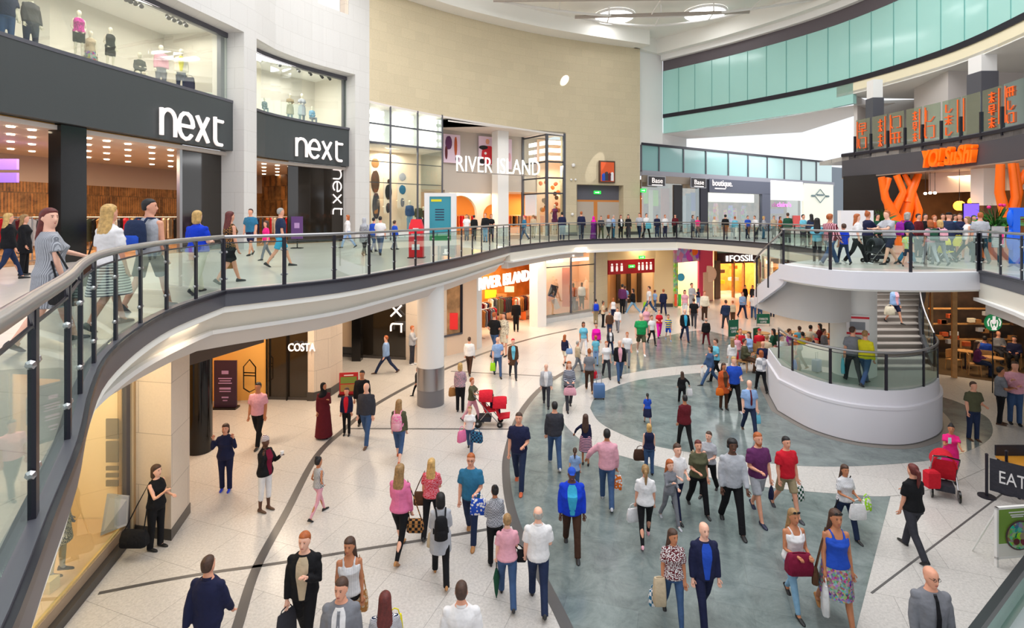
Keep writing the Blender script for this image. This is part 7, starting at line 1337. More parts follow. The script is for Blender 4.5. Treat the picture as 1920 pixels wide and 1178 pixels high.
P(1430, 716, 640, -6, 'bald man in a navy t-shirt near the drum balustrade', top='ss:navy', bot='tr:denim', hair='bald', arms='dd', walk=1, skin='skin'); P(1427, 738, 657, 176, 'woman in a white and grey top and black trousers seen from behind', top='ls:lgrey:check:white:6', bot='tr:black', hair='bob:hginger', arms='bb', fem=True, walk=1)
i = P(1454, 732, 647, -60, 'woman in a white blouse with dark red hair by the drum', top='ls:white', bot='tr:cream', hair='short:hred', arms='dd', fem=True, walk=1); handbag(i['R'] + Vector((0, 0, .2)), 'dark purple bag beside the white blouse by the drum', 'purple', .3, .26, .12, .06, 40)
# on the stairs
i = P(1599, 712, 607, 168, 'man in a grey shirt carrying a white bag on the stair platform', floor=1.56, Y=15.9, h=1.70, top='ss:grey', bot='tr:dgrey', hair='short:hbrown', arms='dd', walk=1, hy=-60); carrier(i['L'] + Vector((-.02, 0, .06)), 'large pale blue carrier bag on the stair platform', 'sky', .36, .42, 60)
P(1622, 716, 612, 120, 'person in a bright yellow top with a rust pack on the stair platform', floor=1.56, Y=15.65, h=1.64, top='ls:yellow', bot='tr:denim', hair='short:hdblonde', arms='dl', walk=1, b=1.1)
i = P(1677, 602, 545, 10, 'woman in a denim jacket and shorts coming down the stone steps', floor=2.65, Y=19.2, h=1.42, top='jk:lblue/lpink', bot='sh:navy', hair='short:hginger', arms='dd', walk=1, fem=True); handbag(i['R'] + Vector((-.1, 0, .1)), 'pale straw bag on the woman coming down the steps', 'cream', .34, .3, .14, .06, 0)
# ---- gallery level (floor at z = 5)
def UP(px, Y, h, f, label, grp=None, **k): return P(px, 0, 0, f, label, grp, floor=5.0, Y=Y, h=h, **k)
i = UP(92, 6.2, 1.64, 150, 'woman with long dark red hair in a grey striped dress by the near handrail', top='dr:lgrey:vstripe:grey:60', bot='le:skinp', hair='long:hred', arms='dl', fem=True, skin='skinp', walk=1, hy=-75, b=1.12)
handbag(i['hipR'] + Vector((.15, -.1, .28)), 'large black leather bag slung behind the grey striped dress', 'black', .42, .3, .14, .3, -20, shoulder=i['shL'])
i = UP(205, 7.2, 1.71, 168, 'blonde woman in a white t-shirt and striped skirt near the handrail', top='ss:white', bot='sk:white:hstripe:navy:26', hair='long:hblonde', arms='dd', fem=True, skin='skin', walk=1, b=1.1)
handbag(i['hipL'] + Vector((-.03, 0, .26)), 'dark brown shoulder bag on the blonde woman in the white t-shirt', 'hbrown', .2, .32, .1, .25, 0, shoulder=i['shL'])
i = UP(280, 8.6, 1.83, 172, 'man with a big hiking backpack and bare arms beside the handrail', top='ns:lgrey', bot='sh:black', hair='short:hblack', arms='dd', skin='skin', walk=-1, hy=-60, b=1.08); backpack(i, 'large navy and black hiking backpack with a blue top', 'ddenim', .36, .55, 'blue')
UP(370, 10.4, 1.66, 178, 'woman in a royal blue t-shirt with short blond hair seen from behind', top='ss:rblue', bot='tr:cream', hair='bob:hblonde', arms='bb', fem=True, walk=1, b=1.25, skin='skinp')
i = UP(431, 12.0, 1.66, 150, 'woman in a floral vest and dark shorts carrying a paper bag', top='nl:tan:floral:black:50', bot='sh:black', hair='long:hred', arms='dd', fem=True, walk=1, skin='skin'); carrier(i['L'], 'brown paper bag held by the woman in the floral vest', 'tan', .24, .28, 40)
UP(470, 20.6, 1.85, 0, 'man in a slate blue t-shirt and navy shorts walking out of the Next shop', top='ss:teal', bot='sh:navy', hair='short:hbrown', arms='dd', walk=1)
UP(499, 18.4, 1.38, -30, 'child in a pink top beside the man in turquoise shorts', top='ss:hpink', bot='tr:grey', hair='bob:hbrown', arms='dd', child=True, fem=True, walk=1)
UP(526, 16.0, 1.8, 120, 'man in a slate blue t-shirt and turquoise shorts', top='ss:ddenim', bot='sh:cyan', hair='short:hgrey', arms='dd', walk=1, skin='skin')
i = UP(16, 12.6, 1.62, 150, 'person with curly fair hair in a black leather jacket at the far left edge', top='jk:black', bot='le:ddenim', hair='long:hblonde', arms='dd', fem=True, walk=1); UP(46, 13.6, 1.55, 120, 'person in a black coat half hidden behind the striped dress', top='co:black', bot='tr:black', hair='long:hdblonde', arms='dd', fem=True)
UP(652, 25.5, 1.62, -80, 'woman in a white cardigan walking past the wide stone pier', top='ls:white', bot='tr:lblue', hair='bob:hginger', arms='dd', fem=True, walk=1)
UP(683, 20.5, 1.5, 170, 'woman in a grey headscarf and long black patterned coat', top='co:black:floral:lgrey:60', bot='tr:black', hair='hijab:lgrey', arms='dd', fem=True, walk=1)
UP(701, 22.5, 1.5, 160, 'person in a blue top walking beside the white t-shirt', top='ls:blue', bot='tr:denim', hair='short:hblack', arms='dd', walk=1); UP(713, 20.8, 1.55, 178, 'man in a white t-shirt and blue jeans left of the red totem', top='ss:white', bot='tr:denim', hair='short:hblack', arms='dd', walk=1); UP(740, 24.0, 1.35, 150, 'child in a violet blue top next to the red totem', top='ls:blue', bot='tr:denim', hair='short:hbrown', arms='dd', walk=1, child=True)
fu = [(875, 33, 1.62, 0, 'ss:white', 'tr:grey', 'short:hbrown', 'person in a white top by the white kiosk frame', {}), (889, 33.5, 1.58, 170, 'ls:black', 'tr:black', 'short:hblack', 'person in a black top right of the white top by the kiosk', {}),
 (910, 31.0, 1.7, -20, 'jk:black', 'tr:ldenim', 'short:hginger', 'man in a black jacket and light jeans left of the white square column', {}), (921, 31.4, 1.64, 20, 'ss:black', 'tr:black', 'bob:hginger', 'woman in a black t-shirt holding something yellow by the white square column', dict(fem=True, arms='bb')),
 (983, 34, 1.62, -70, 'ls:teal', 'tr:denim', 'short:red', 'person in a teal top and red cap striding past the glass corner bay', dict(walk=1)), (1000, 37.5, 1.6, 170, 'ls:beige', 'tr:beige', 'short:hdblonde', 'person in beige beside the glass corner bay', {}),
 (1054, 33.6, 1.78, 180, 'jk:navy', 'tr:ddenim', 'crop:hblack', 'man in a dark navy suit standing at the corner bay', {}), (1090, 34.5, 1.82, 160, 'ls:navy', 'tr:ddenim', 'short:hginger', 'man in a navy jumper left of the purple dress', {}),
 (1113, 34.5, 1.56, 150, 'ab:violet', 'tr:violet', 'hijab:magenta', 'woman in a purple dress and magenta headscarf', dict(fem=True, walk=1, arms='bb')), (1127, 35.2, 1.58, 0, 'ls:dgrey', 'tr:olive', 'short:hblack', 'person in a dark patterned top carrying a cream bag', dict(walk=1, arms='bb')),
 (1141, 35.2, 1.66, 140, 'ls:lgrey', 'le:dgrey', 'bob:hginger', 'woman in a grey cardigan beside the dark patterned top', dict(fem=True, walk=1)), (1150, 36.4, 1.6, 60, 'ls:lblue', 'tr:teal', 'short:hgrey', 'person in a pale blue top at the orange framed doors', {}),
 (1164, 37, 1.6, 10, 'jk:black/white', 'tr:black', 'bob:hred', 'woman in a black jacket over a white top by the beige wall', dict(fem=True)), (1178, 36.6, 1.68, -10, 'ls:black', 'tr:dgrey', 'long:hblack', 'woman all in black with long hair by the beige wall', dict(fem=True, walk=1)),
 (1199, 36.5, 1.78, -30, 'ss:lgrey', 'tr:ddenim', 'short:hblack', 'man in a pale grey shirt near the end of the beige wall', dict(walk=1)), (1212, 37, 1.76, 20, 'ss:white', 'tr:black', 'short:hbrown', 'man in a white shirt carrying a pale blue bag', dict(walk=1)),
 (1232, 38.5, 1.62, 0, 'ls:navy', 'tr:ddenim', 'short:hbrown', 'person in navy in front of the two dark framed signs', {}), (1247, 38.5, 1.62, 10, 'ss:white', 'tr:navy', 'short:hginger', 'person in a white top in front of the open shop doors', {}),
 (1266, 39.5, 1.66, -20, 'ls:maroon', 'tr:black', 'short:hblack', 'person in a maroon top by the open shop doors', {}), (1299, 38.5, 1.6, 30, 'ls:grey', 'tr:navy', 'bob:hbrown', 'woman in a grey top by the blue window panel', dict(fem=True)),
 (1308, 38.0, 1.5, 0, 'ss:hpink', 'tr:navy', 'bob:hblack', 'woman in a pink top beside the dark pier', dict(fem=True)), (1340, 40, 1.5, 0, 'ls:cream', 'tr:white', 'bob:hblonde', 'woman in cream by the boutique window', dict(fem=True)),
 (1360, 35, 1.62, 175, 'ls:black', 'tr:ddenim', 'curly:hblack', 'person in a black hoodie facing the boutique window', {}), (1378, 36, 1.55, 150, 'ls:sky', 'tr:white', 'short:hginger', 'woman in a pale turquoise coat at the boutique window', dict(fem=True, walk=1)),
 (1402, 36, 1.55, 10, 'ss:blue', 'tr:navy', 'short:hbrown', 'person in a blue top below the red boutique display', {}), (1418, 35, 1.55, -60, 'ls:white', 'tr:dgrey', 'short:hbrown', 'person in a white jacket leaning forward on the far gallery', dict(lean=.3)),
 (1432, 35.5, 1.52, 60, 'ls:lgrey', 'tr:teal', 'bob:hblonde', 'fair haired person in a light grey top by the boutique pier', dict(fem=True)), (1451, 37, 1.55, 0, 'ss:beige', 'tr:grey', 'short:hbrown', 'person in a beige top outside the white fronted shop', {}),
 (1463, 37, 1.5, 30, 'ls:rust', 'tr:black', 'bob:hbrown', 'woman in a rust top outside the white fronted shop', dict(fem=True)), (1477, 30, 1.7, 170, 'ls:dgreen', 'tr:dgrey', 'short:hbrown', 'man in a dark green jacket left of the pale shirt', dict(b=1.1)),
 (1506, 27, 1.6, 20, 'ss:sky', 'tr:navy', 'short:hblack', 'person in a pale blue shirt near the cream shop', dict(arms='bb')), (1521, 26, 1.62, 175, 'ls:ddenim', 'tr:black', 'long:hblack', 'woman with big dark hair near the cream shop', dict(fem=True))]
for px_, Y_, h_, f_, tp_, bt_, hr_, lb, kw in fu: UP(px_, Y_, h_, f_, lb, top=tp_, bot=bt_, hair=hr_, **{**dict(arms='dd'), **kw})
p = D(1213, 440, 36.7); carrier(p + Vector((.1, 0, .9)), 'pale blue carrier bag near the man in the white shirt on the far gallery', 'sky', .4, .4)
i = UP(1556, 16.6, 1.70, 110, 'person with ginger hair in a red and plum top and blue jeans on the landing', top='ls:maroon:vstripe:lpink:20', bot='tr:denim', hair='curly:hginger', arms='ww', walk=2, b=1.15, shoes='lgrey')
UP(1532, 16.9, 1.48, 150, 'child in a turquoise top and black trousers on the landing', top='ss:sky', bot='tr:black', hair='long:hblack', arms='dd', child=True, walk=1, shoes='white'); UP(1582, 16.8, 1.3, 175, 'boy in a royal blue football shirt on the landing', top='ss:rblue', bot='tr:ddenim', hair='short:hbrown', arms='dd', child=True, walk=1)
UP(1607, 16.9, 1.63, 60, 'woman with very long brown hair in a white top and black trousers', top='ss:white', bot='tr:black', hair='long:hginger', arms='dd', fem=True, walk=1, skin='skinp', shoes='white'); UP(1627, 17.6, 1.66, 100, 'woman with ginger hair in a navy top beside the long brown hair', top='ls:navy', bot='tr:black', hair='bun:hginger', arms='ub', fem=True)
UP(1668, 16.7, 1.73, -80, 'man in a pale grey polo and navy shorts pushing a pushchair', top='ss:lgrey', bot='sh:navy', hair='short:hginger', arms='uu', walk=1, b=1.12, skin='skinp', lean=.15)
i = UP(1702, 17.0, 1.68, 90, 'grey haired woman in a navy top with a purple backpack', top='ss:navy', bot='tr:teal', hair='bob:hgrey', arms='bb', fem=True, walk=1); backpack(i, 'purple backpack on the grey haired woman', 'violet', .34, .5)
UP(1702, 15.8, 1.12, -20, 'small fair haired child in a pale blue printed t-shirt on the landing', top='ss:sky:floral:yellow:60', bot='sh:ddenim', hair='short:hblonde', arms='dd', child=True, walk=1)
i = UP(1744, 16.6, 1.42, 170, 'girl with brown hair and a pink lilac backpack on the landing', top='ss:lpink', bot='tr:lgrey', hair='bob:hginger', arms='dd', child=True, fem=True, walk=1); backpack(i, 'dark green backpack on the brown haired girl', 'dgreen', .28, .4)
i = UP(1762, 16.5, 1.42, 170, 'girl with blond hair and grey trousers on the landing', top='ss:navy', bot='tr:grey', hair='bob:hblonde', arms='dd', child=True, fem=True, walk=1); backpack(i, 'pink lilac backpack on the blond girl', 'lpink', .28, .4)
UP(1779, 17.8, 1.68, 90, 'man in a dark cap and navy jacket with a red strap behind the girls', top='jk:ddenim/red', bot='tr:ddenim', hair='cap:black', arms='uu', walk=1, skin='skin'); UP(1800, 18.6, 1.6, -60, 'person in a navy fleece with a mustard lower half behind the rail', top='ls:navy', bot='sk:yellow', hair='short:hbrown', arms='bb', fem=True)
i = UP(1814, 17.6, 1.62, -110, 'woman with a light ponytail in a white vest and black leggings', top='nl:white', bot='le:black', hair='bob:hdblonde', arms='dd', fem=True, walk=2, skin='skinp'); UP(1838, 17.2, 1.68, 160, 'man in a pale grey t-shirt with one arm down on the gallery', top='ss:lgrey', bot='tr:black', hair='short:hginger', arms='dd', walk=1, b=1.1)
for px_, Y_, h_, f_, c1, c2, hr_, lb in ((1722, 19.5, 1.6, 20, 'maroon', 'dgrey', 'short:hblack', 'person in a maroon top behind the landing crowd'), (1735, 20.5, 1.6, 0, 'black', 'black', 'short:hblack', 'person in black in front of the orange branches'), (1752, 20.0, 1.55, 10, 'rust', 'dgrey', 'short:hginger', 'person in a rust top behind the two girls with backpacks'),
    (1768, 21, 1.6, -20, 'teal', 'black', 'short:hbrown', 'person in a teal top near the sushi counter'), (1790, 21, 1.58, 10, 'cyan', 'black', 'bob:hbrown', 'person in a bright cyan top near the sushi counter'), (1826, 20.5, 1.55, 0, 'blue', 'ddenim', 'short:hbrown', 'person in a deep blue top under the violet screen'), (1645, 21, 1.6, 30, 'dgreen', 'black', 'short:hblack', 'person in a dark green top beside the white hoarding'), (1860, 20.6, 1.56, -10, 'brown', 'black', 'short:hblack', 'person in a brown top by the leafy planter')):
    UP(px_, Y_, h_, f_, lb, top='ls:' + c1, bot='tr:' + c2, hair=hr_, arms='dd', b=1.05)
c = D(1834, 0, 17.0); t = thing('towel_roll', 'black and white striped beach towel with pink edges hanging by the gallery rail', 'towel', (c.x, 16.3, 5.2)); MB().loft([[(sx * .16, sy * .05, z) for sx, sy in ((-1, -1), (1, -1), (1, 1), (-1, 1))] for z in (.35, 1.0)]).build('cloth', cloth('white', 'hstripe', 'black', 30), t); MB().box((.02, -.06, .45), (.12, -.045, .8)).build('pink_panel', plain('hpink'), t); MB().tube([(0, 0, .35), (0, 0, -.2)], .02, 6).build('stand', M['black'], t)
c = D(1605, 450, 19.6); tag(MB().box((c.x - .62, 19.5, 5), (c.x + .58, 19.7, 6.72)).build('hoarding', plain('white_hoarding', (240, 236, 238), .6)), 'plain white hoarding panel behind the people on the landing', 'hoarding')
# planters on the gallery
def plant(pos, label, sc=1.0, col=(50, 110, 40), pot='white', n=70, seed=1, flower=None):
    r = random.Random(seed); t = thing('potted_plant', label, 'plant', pos); MB().cyl((0, 0), .2 * sc, 0, .4 * sc, 16, .26 * sc).build('pot', plain(pot), t, True); mb = MB()
    for k in range(n):
        a, e = r.uniform(0, 2 * PI), r.uniform(.15, 1.5); L_ = r.uniform(.35, .8) * sc; d = Vector((math.cos(a) * math.cos(e), math.sin(a) * math.cos(e), math.sin(e))); s_ = d.orthogonal().normalized() * .045 * sc; p0 = Vector((0, 0, .38 * sc)); m_ = p0 + d * L_ * .6 + Vector((0, 0, .05)); e_ = p0 + d * L_ - Vector((0, 0, .08 * sc))
        mb.add([p0, m_ + s_, e_, m_ - s_], [(0, 1, 2, 3)])
    mb.build('foliage', plain('leaf_green', col, .5, 0, .3, 8), t)
    if flower: 
        for k in range(3): MB().ball((r.uniform(-.25, .25) * sc, r.uniform(-.2, .1), .95 * sc + r.uniform(-.1, .1)), .06, 8, 6).build('flower', plain(flower), t, True)
plant(D(1866, 0, 18.6).xy.to_3d() + Vector((0, 0, 5.6)), 'leafy planter with pink flowers beside the right orange branches', 1.3, pot='dgreen', seed=2, flower='hpink', n=110); tag(MB().box((D(1866, 0, 18.6).x - .35, 18.3, 5), (D(1866, 0, 18.6).x + .35, 18.9, 5.6)).build('plinth', plain('orange')), 'orange plinth under the leafy planter', 'plinth')
plant(D(1650, 0, 21.5).xy.to_3d() + Vector((0, 0, 5.6)), 'leafy planter beside the left orange branches', 1.2, pot='black', seed=4, n=100); tag(MB().box((D(1650, 0, 21.5).x - .3, 21.3, 5), (D(1650, 0, 21.5).x + .3, 21.7, 5.6)).build('plinth', M['black']), 'black plinth under the planter by the left orange branches', 'plinth')
# kiosk and red totem, next banner
c = D(826, 0, 20.9); t = thing('digital_kiosk', 'white framed advertising kiosk with a teal screen on the gallery', 'kiosk', (c.x, 20.9, 5)); MB().box((-.62, -.1, 0), (-.42, .1, 2.42)).build('frame_side', M['plaster'], t); MB().box((.42, -.1, 0), (.62, .1, 2.42)).build('frame_side', M['plaster'], t); MB().box((-.42, -.1, 2.28), (.42, .1, 2.42)).build('frame_head', M['plaster'], t); MB().box((-.42, -.1, 0), (.42, .1, .55)).build('frame_foot', M['plaster'], t)
MB().box((-.42, -.06, .55), (.42, .06, 2.28)).build('screen', plain('teal_screen', (46, 126, 142), .2, emit=(46, 126, 142), es=.35), t); MB().box((-.36, -.075, 2.08), (.05, -.06, 2.17)).build('yellow_heading', plain('yellow'), t); MB().box((-.42, -.07, .55), (.42, -.06, .8)).build('green_strip', plain('green'), t)
for k in range(5): MB().box((-.2, -.07, 1.35 + k * .1), (.15, -.062, 1.39 + k * .1)).build('text_line', plain('ddenim'), t)
c = D(781, 0, 19.3); t = thing('red_totem', 'bright red tapered totem with white print behind the glass balustrade', 'totem', (c.x, 19.3, 5)); MB().loft([[(sx * .25 * k_, sy * .16 * k_, z) for sx, sy in ((-1, -1), (1, -1), (1, 1), (-1, 1))] for z, k_ in ((.03, 1), (1.1, 1), (1.4, .68))]).build('body', plain('totem_red', (232, 20, 40), .35), t); MB().box((-.3, -.2, 0), (.3, .2, .03)).build('base', M['darksteel'], t)
for z0, z1, w_ in ((1.0, 1.08, .1), (.82, .88, .16), (.3, .5, .14)): MB().box((-w_, -.175, z0), (w_, -.163, z1)).build('print_line', plain('white'), t)
c = D(557, 0, 25.0); t = thing('banner_stand', 'purple banner stand outside the second Next bay', 'banner', (c.x, 25.0, 5)); MB().box((-.27, -.02, .45), (.27, .02, 1.5)).build('panel', plain('purple_banner', (92, 56, 116), .5), t); MB().tube([(0, .03, 0), (0, .03, .5)], .03, 6).build('pole', M['black'], t); MB().box((-.12, -.03, .95), (.12, -.02, 1.2)).build('print', plain('lilac_print'), t); MB().box((-.25, -.15, 0), (.25, .15, .04)).build('base', M['black'], t)
# ---- mannequins
def mannequin(p, z, h, f, label, grp=None, **k):
    r_, i = person(p[0], p[1], z, h, f, **{**dict(skin='cream', hair='bald', arms='dd'), **k}); r_.name = 'mannequin'; tag(r_, label, 'mannequin', grp); return i
NAMED['ddress'] = (60, 66, 60)
def mq(pl, px_, dd, z, h, f, label, **k): q = hit_pl(offs(pl, dd), px_); return mannequin((q.x, q.y), z, h, f, label, **k)
mq(pA, 12, 1.2, 11.75, 2.1, 60, 'mannequin in blue jeans cut off at the far left of the first display', top='ss:ddenim', bot='tr:denim'); mq(pA, 58, 1.1, 11.75, 2.1, 70, 'mannequin in a dark top and dark jeans in the first display', top='ls:dgrey', bot='tr:ddenim', fem=True)
mq(pA, 148, 1.2, 12.2, 1.7, 50, 'mannequin in a black and pink swimsuit on a stand in the first display', top='nl:black:floral:magenta:40', bot='sh:black', fem=True, arms='kk'); mq(pA, 170, 1.6, 11.75, 1.7, 30, 'mannequin in a patterned wrap behind the black and pink swimsuit', top='nl:beige', bot='sk:maroon:multi:white:20', fem=True); mq(pA, 207, 1.2, 12.1, 1.6, 50, 'mannequin in a plain black swimsuit in the first display', top='nl:black', bot='sh:black', fem=True, arms='kd')
mq(pA, 262, 1.1, 11.75, 1.75, 50, 'seated mannequin in a dark green outfit in the first display', top='ls:ddress', bot='sk:ddress', fem=True, sit=True, seat=.4, arms='bb'); mq(pA, 302, 1.4, 11.75, 2.05, 40, 'mannequin in a pale pink top and grey jeans in the first display', top='ls:lpink', bot='tr:grey', fem=True); i = mq(pA, 340, 1.0, 11.75, 2.05, 30, 'mannequin in a yellow vest, white jacket and navy trousers', top='jk:cream/yellow', bot='tr:ddenim', fem=True); handbag(i['L'] + Vector((.1, 0, 0)), 'navy bag beside the mannequin in the yellow vest', 'navy', .4, .5, .15, .1)
for px_, dd, h_, st, lb, tp_ in ((496, 1.0, 1.2, True, 'small seated mannequin at the left of the second display', 'ls:grey'), (544, 1.2, 1.7, False, 'mannequin in a grey green dress in the second display', 'dr:khaki'), (566, 1.0, 1.8, False, 'child sized mannequin in a white dress in the second display', 'dr:lgrey'), (585, 1.1, 1.5, True, 'seated mannequin in a pale green outfit in the second display', 'ls:ldenim')):
    mq(pBx, px_, dd, 11.8, h_, 40, lb, top=tp_, bot='tr:grey', fem=True, sit=st, seat=.4, arms='bb')
# River Island left bay prints and mannequins
rb = ri_back[::-1][::-1]
for k_, (x0, x1, y0, y1, parts, lb) in enumerate(((692, 708, 296, 425, [(0, .42, .9, .14, 'tan', 0), (0, .15, 1.0, .34, 'brown', .1), (.1, -.2, .9, .4, 'dgrey', 0)], 'tall printed figure of a woman at the left of the glass bay'), (716, 732, 334, 400, [(.1, .4, .4, .14, 'hbrown', 0), (.05, .1, .8, .45, 'black', .2), (0, -.35, .5, .3, 'dgrey', .3)], 'printed figure in a black dress in the glass bay'), (742, 760, 322, 390, [(0, .35, .7, .22, 'lgrey', .4), (0, .0, .7, .26, 'teal', -.3), (0, -.35, .4, .26, 'grey', 0)], 'print of shoes and bags in the middle of the glass bay'))):
    poster(offs(RI, 2.4), x0, x1, y0, y1, lb, plain('warm_print', (244, 226, 206), .5), parts)
mq(RI, 768, 1.4, 5.5, 2.1, 30, 'mannequin in a blue grey jacket in the left glass bay', top='jk:denim', bot='tr:ldenim'); mq(RI, 785, 1.2, 5.5, 1.9, 20, 'mannequin in an olive jacket and jeans in the left glass bay', top='jk:olive', bot='tr:denim'); mq(RI, 794, 1.6, 5.5, 1.7, 20, 'mannequin in brown at the right of the left glass bay', top='ls:brown', bot='tr:dgrey')
mannequin((D(1040, 0, 43.2).x, 43.2), 5.4, 2.1, 0, 'mannequin in a plum dress in the corner glass bay', top='dr:purple', bot='le:cream', fem=True)
mannequin((D(1076, 0, 34.6).x, 34.9), .4, 1.75, 0, 'mannequin in a rust jacket in the lower display window', top='jk:rust', bot='tr:grey', skin='hbrown'); mannequin((D(1092, 0, 34.9).x, 35.2), .4, 1.75, 0, 'mannequin in a white jacket in the lower display window', top='jk:white', bot='tr:olive', skin='hbrown')
mannequin((-7.62, 8.95), .5, 1.75, 100, 'mannequin in a grey and white patterned dress in the near ground floor window', top='dr:grey:floral:cream:50', bot='le:cream', fem=True, skin='lgrey')
mannequin((D(968, 0, 29).x, 30.2), 0, 1.8, 0, 'mannequin in a black outfit at the lower RIVER ISLAND entrance', top='ls:black', bot='tr:black', skin='beige'); i = P(945, 672, 588, -30, 'person in a patterned top and cream shorts leaving the lower shop', top='ls:brown:floral:cream:40', bot='sh:cream', hair='long:hbrown', arms='dd', fem=True); P(927, 672, 585, 150, 'man in a black t-shirt and jeans entering the lower shop', top='ss:black', bot='tr:denim', hair='short:hginger', arms='bk', walk=1)
# ---- menu boards, green screens, barriers
t = stand('red framed menu board with green pictures by the second cream pier', 654, 742, 699, 34, plain('menu_red', (170, 20, 28), .4), [(.55, .86, .28, plain('menu_green', (110, 130, 50))), (.2, .86, .3, plain('menu_brown', (150, 120, 60))), (.88, .5, .04, plain('white'))], 'menu_board', .15, cat='menu board')
gs = plain('screen_green', (0, 92, 66), .5)
def green_screen(px_, yb, yt, wpx, label, rz=0.0, ybase=None):
    p = G(px_, ybase or yb + 4); w_ = wpx * p.y / 1000; zt = ZP(yt, p.y); zb = max(.1, ZP(yb, p.y)); t = thing('cafe_screen', label, 'cafe screen', p, rz); MB().box((-w_ / 2, -.02, zb), (w_ / 2, .02, zt)).build('panel', gs, t)
    for sx in (-1, 1): MB().tube([(sx * w_ / 2, 0, 0), (sx * w_ / 2, 0, zt)], .02, 6).build('pole', M['chrome'], t)
    bpy.context.view_layer.update()
    for k_, s_ in enumerate(('STARBUCKS', 'COFFEE')):
        o = text(s_, 'lettering', plain('white'), w_ * (.7 if k_ == 0 else .5), .12, (0, -.03, (zb + zt) / 2 - k_ * .18), (1, 0), None, .01); o.parent = t
green_screen(1375, 631, 600, 21, 'green cafe screen with white lettering furthest from the drum', .25); green_screen(1418, 648, 615, 17, 'green cafe screen with white lettering, middle of the row', .5); green_screen(1457, 656, 628, 22, 'green cafe screen with white lettering closest to the drum balustrade', .3); green_screen(1431, 607, 589, 24, 'plain green cafe screen behind the seated crowd', 0, 612)
def cafe_table(x, y, label, grp=None, col='wood'):
    t = thing('cafe_table', label, 'table', (x, y, 0), 0, grp); MB().cyl((0, 0), .34, .7, .74, 20).build('tabletop', M['wood'], t, True); MB().cyl((0, 0), .03, .02, .7, 10).build('pedestal', M['darksteel'], t, True); MB().cyl((0, 0), .22, 0, .025, 18).build('foot', M['darksteel'], t, True)
def chair(x, y, rz, label, grp=None):
    t = thing('cafe_chair', label, 'chair', (x, y, 0), rz, grp); MB().box((-.2, -.2, .42), (.2, .2, .46)).build('seat', M['wood'], t); MB().box((-.2, .17, .5), (.2, .2, .85)).build('backrest', M['wood'], t)
    for sx in (-1, 1):
        for sy in (-1, 1): MB().tube([(sx * .18, sy * .18, .42), (sx * .2, sy * .2, 0)], .018, 6).build('leg', M['wood'], t)
seat_list = [(1388, 622, 'red', 'black', 'hginger', 'black top with red'), (1396, 641, 'olive', 'brown', 'hbrown', 'olive top nearest the furthest screen'), (1404, 628, 'lblue', 'grey', 'hbrown', 'light blue top beside the screens'), (1424, 622, 'red', 'ddenim', 'cap:red', 'red jacket and red cap'), (1438, 634, 'beige', 'dgrey', 'hdblonde', 'beige cardigan'), (1450, 622, 'dgreen', 'black', 'hblack', 'dark green top'),
 (1467, 633, 'white', 'navy', 'hbrown', 'white shirt leaning across a table'), (1480, 622, 'violet', 'dgrey', 'hbrown', 'violet hooded top'), (1492, 634, 'orange', 'black', 'cap:orange', 'orange knitted hat'), (1505, 628, 'yellow', 'ddenim', 'hblack', 'yellow top'), (1514, 640, 'rust', 'brown', 'hginger', 'rust shawl'), (1528, 632, 'navy', 'black', 'hgrey', 'navy coat'), (1531, 640, 'black', 'dgrey', 'cap:red', 'black jacket and bright red hat by the grey wall'), (1545, 622, 'grey', 'ddenim', 'hbrown', 'grey hoodie'), (1556, 640, 'purple', 'lpink', 'hbrown', 'plum jacket with long brown hair'), (1499, 617, 'sky', 'grey', 'hbrown', 'pale turquoise shirt'), (1520, 615, 'cream', 'tan', 'hblack', 'cream jumper'), (1537, 612, 'maroon', 'black', 'hblack', 'maroon sweater'), (1562, 618, 'orange', 'black', 'hginger', 'burnt orange scarf')]
for k_, (px_, yh, c1, c2, hr_, lb) in enumerate(seat_list):
    Y_ = 5.25 * 1000 / (yh - 406); r_, i = person((px_ - 960) * Y_ / 1000, Y_, 0, 1.7, [0, 60, -60, 170, 120, -120][k_ % 6], top='ls:' + c1, bot='tr:' + c2, hair=hr_ if ':' in hr_ else ('long:' if k_ % 3 == 2 else 'short:') + hr_, arms='bb', sit=True, fem=k_ % 3 == 2)
    tag(r_, 'seated cafe customer with %s' % lb if 'hat' in lb or 'cap' in lb or 'with' in lb else 'seated cafe customer in a %s' % lb, 'person')
    a_ = math.radians([0, 60, -60, 170, 120, -120][k_ % 6]); chair(r_.location.x + math.sin(a_) * -.1, r_.location.y + math.cos(a_) * .1, a_, 'wooden chair of the cafe customer, %s' % lb)
for k_, (px_, y_) in enumerate(((1395, 650), (1430, 652), (1460, 655), (1485, 650), (1512, 655), (1540, 652))): p = G(px_, y_); cafe_table(p.x, p.y, 'round cafe table among the seated crowd behind the drum', 'round cafe tables behind the drum')
p = G(1540, 716); tag(MB().box((p.x - .62, p.y, 0), (p.x + .62, p.y + .25, .85)).build('low_wall', plain('taupe_panel', (156, 152, 142), .6)), 'low taupe cafe divider seen through the drum glass', 'divider')
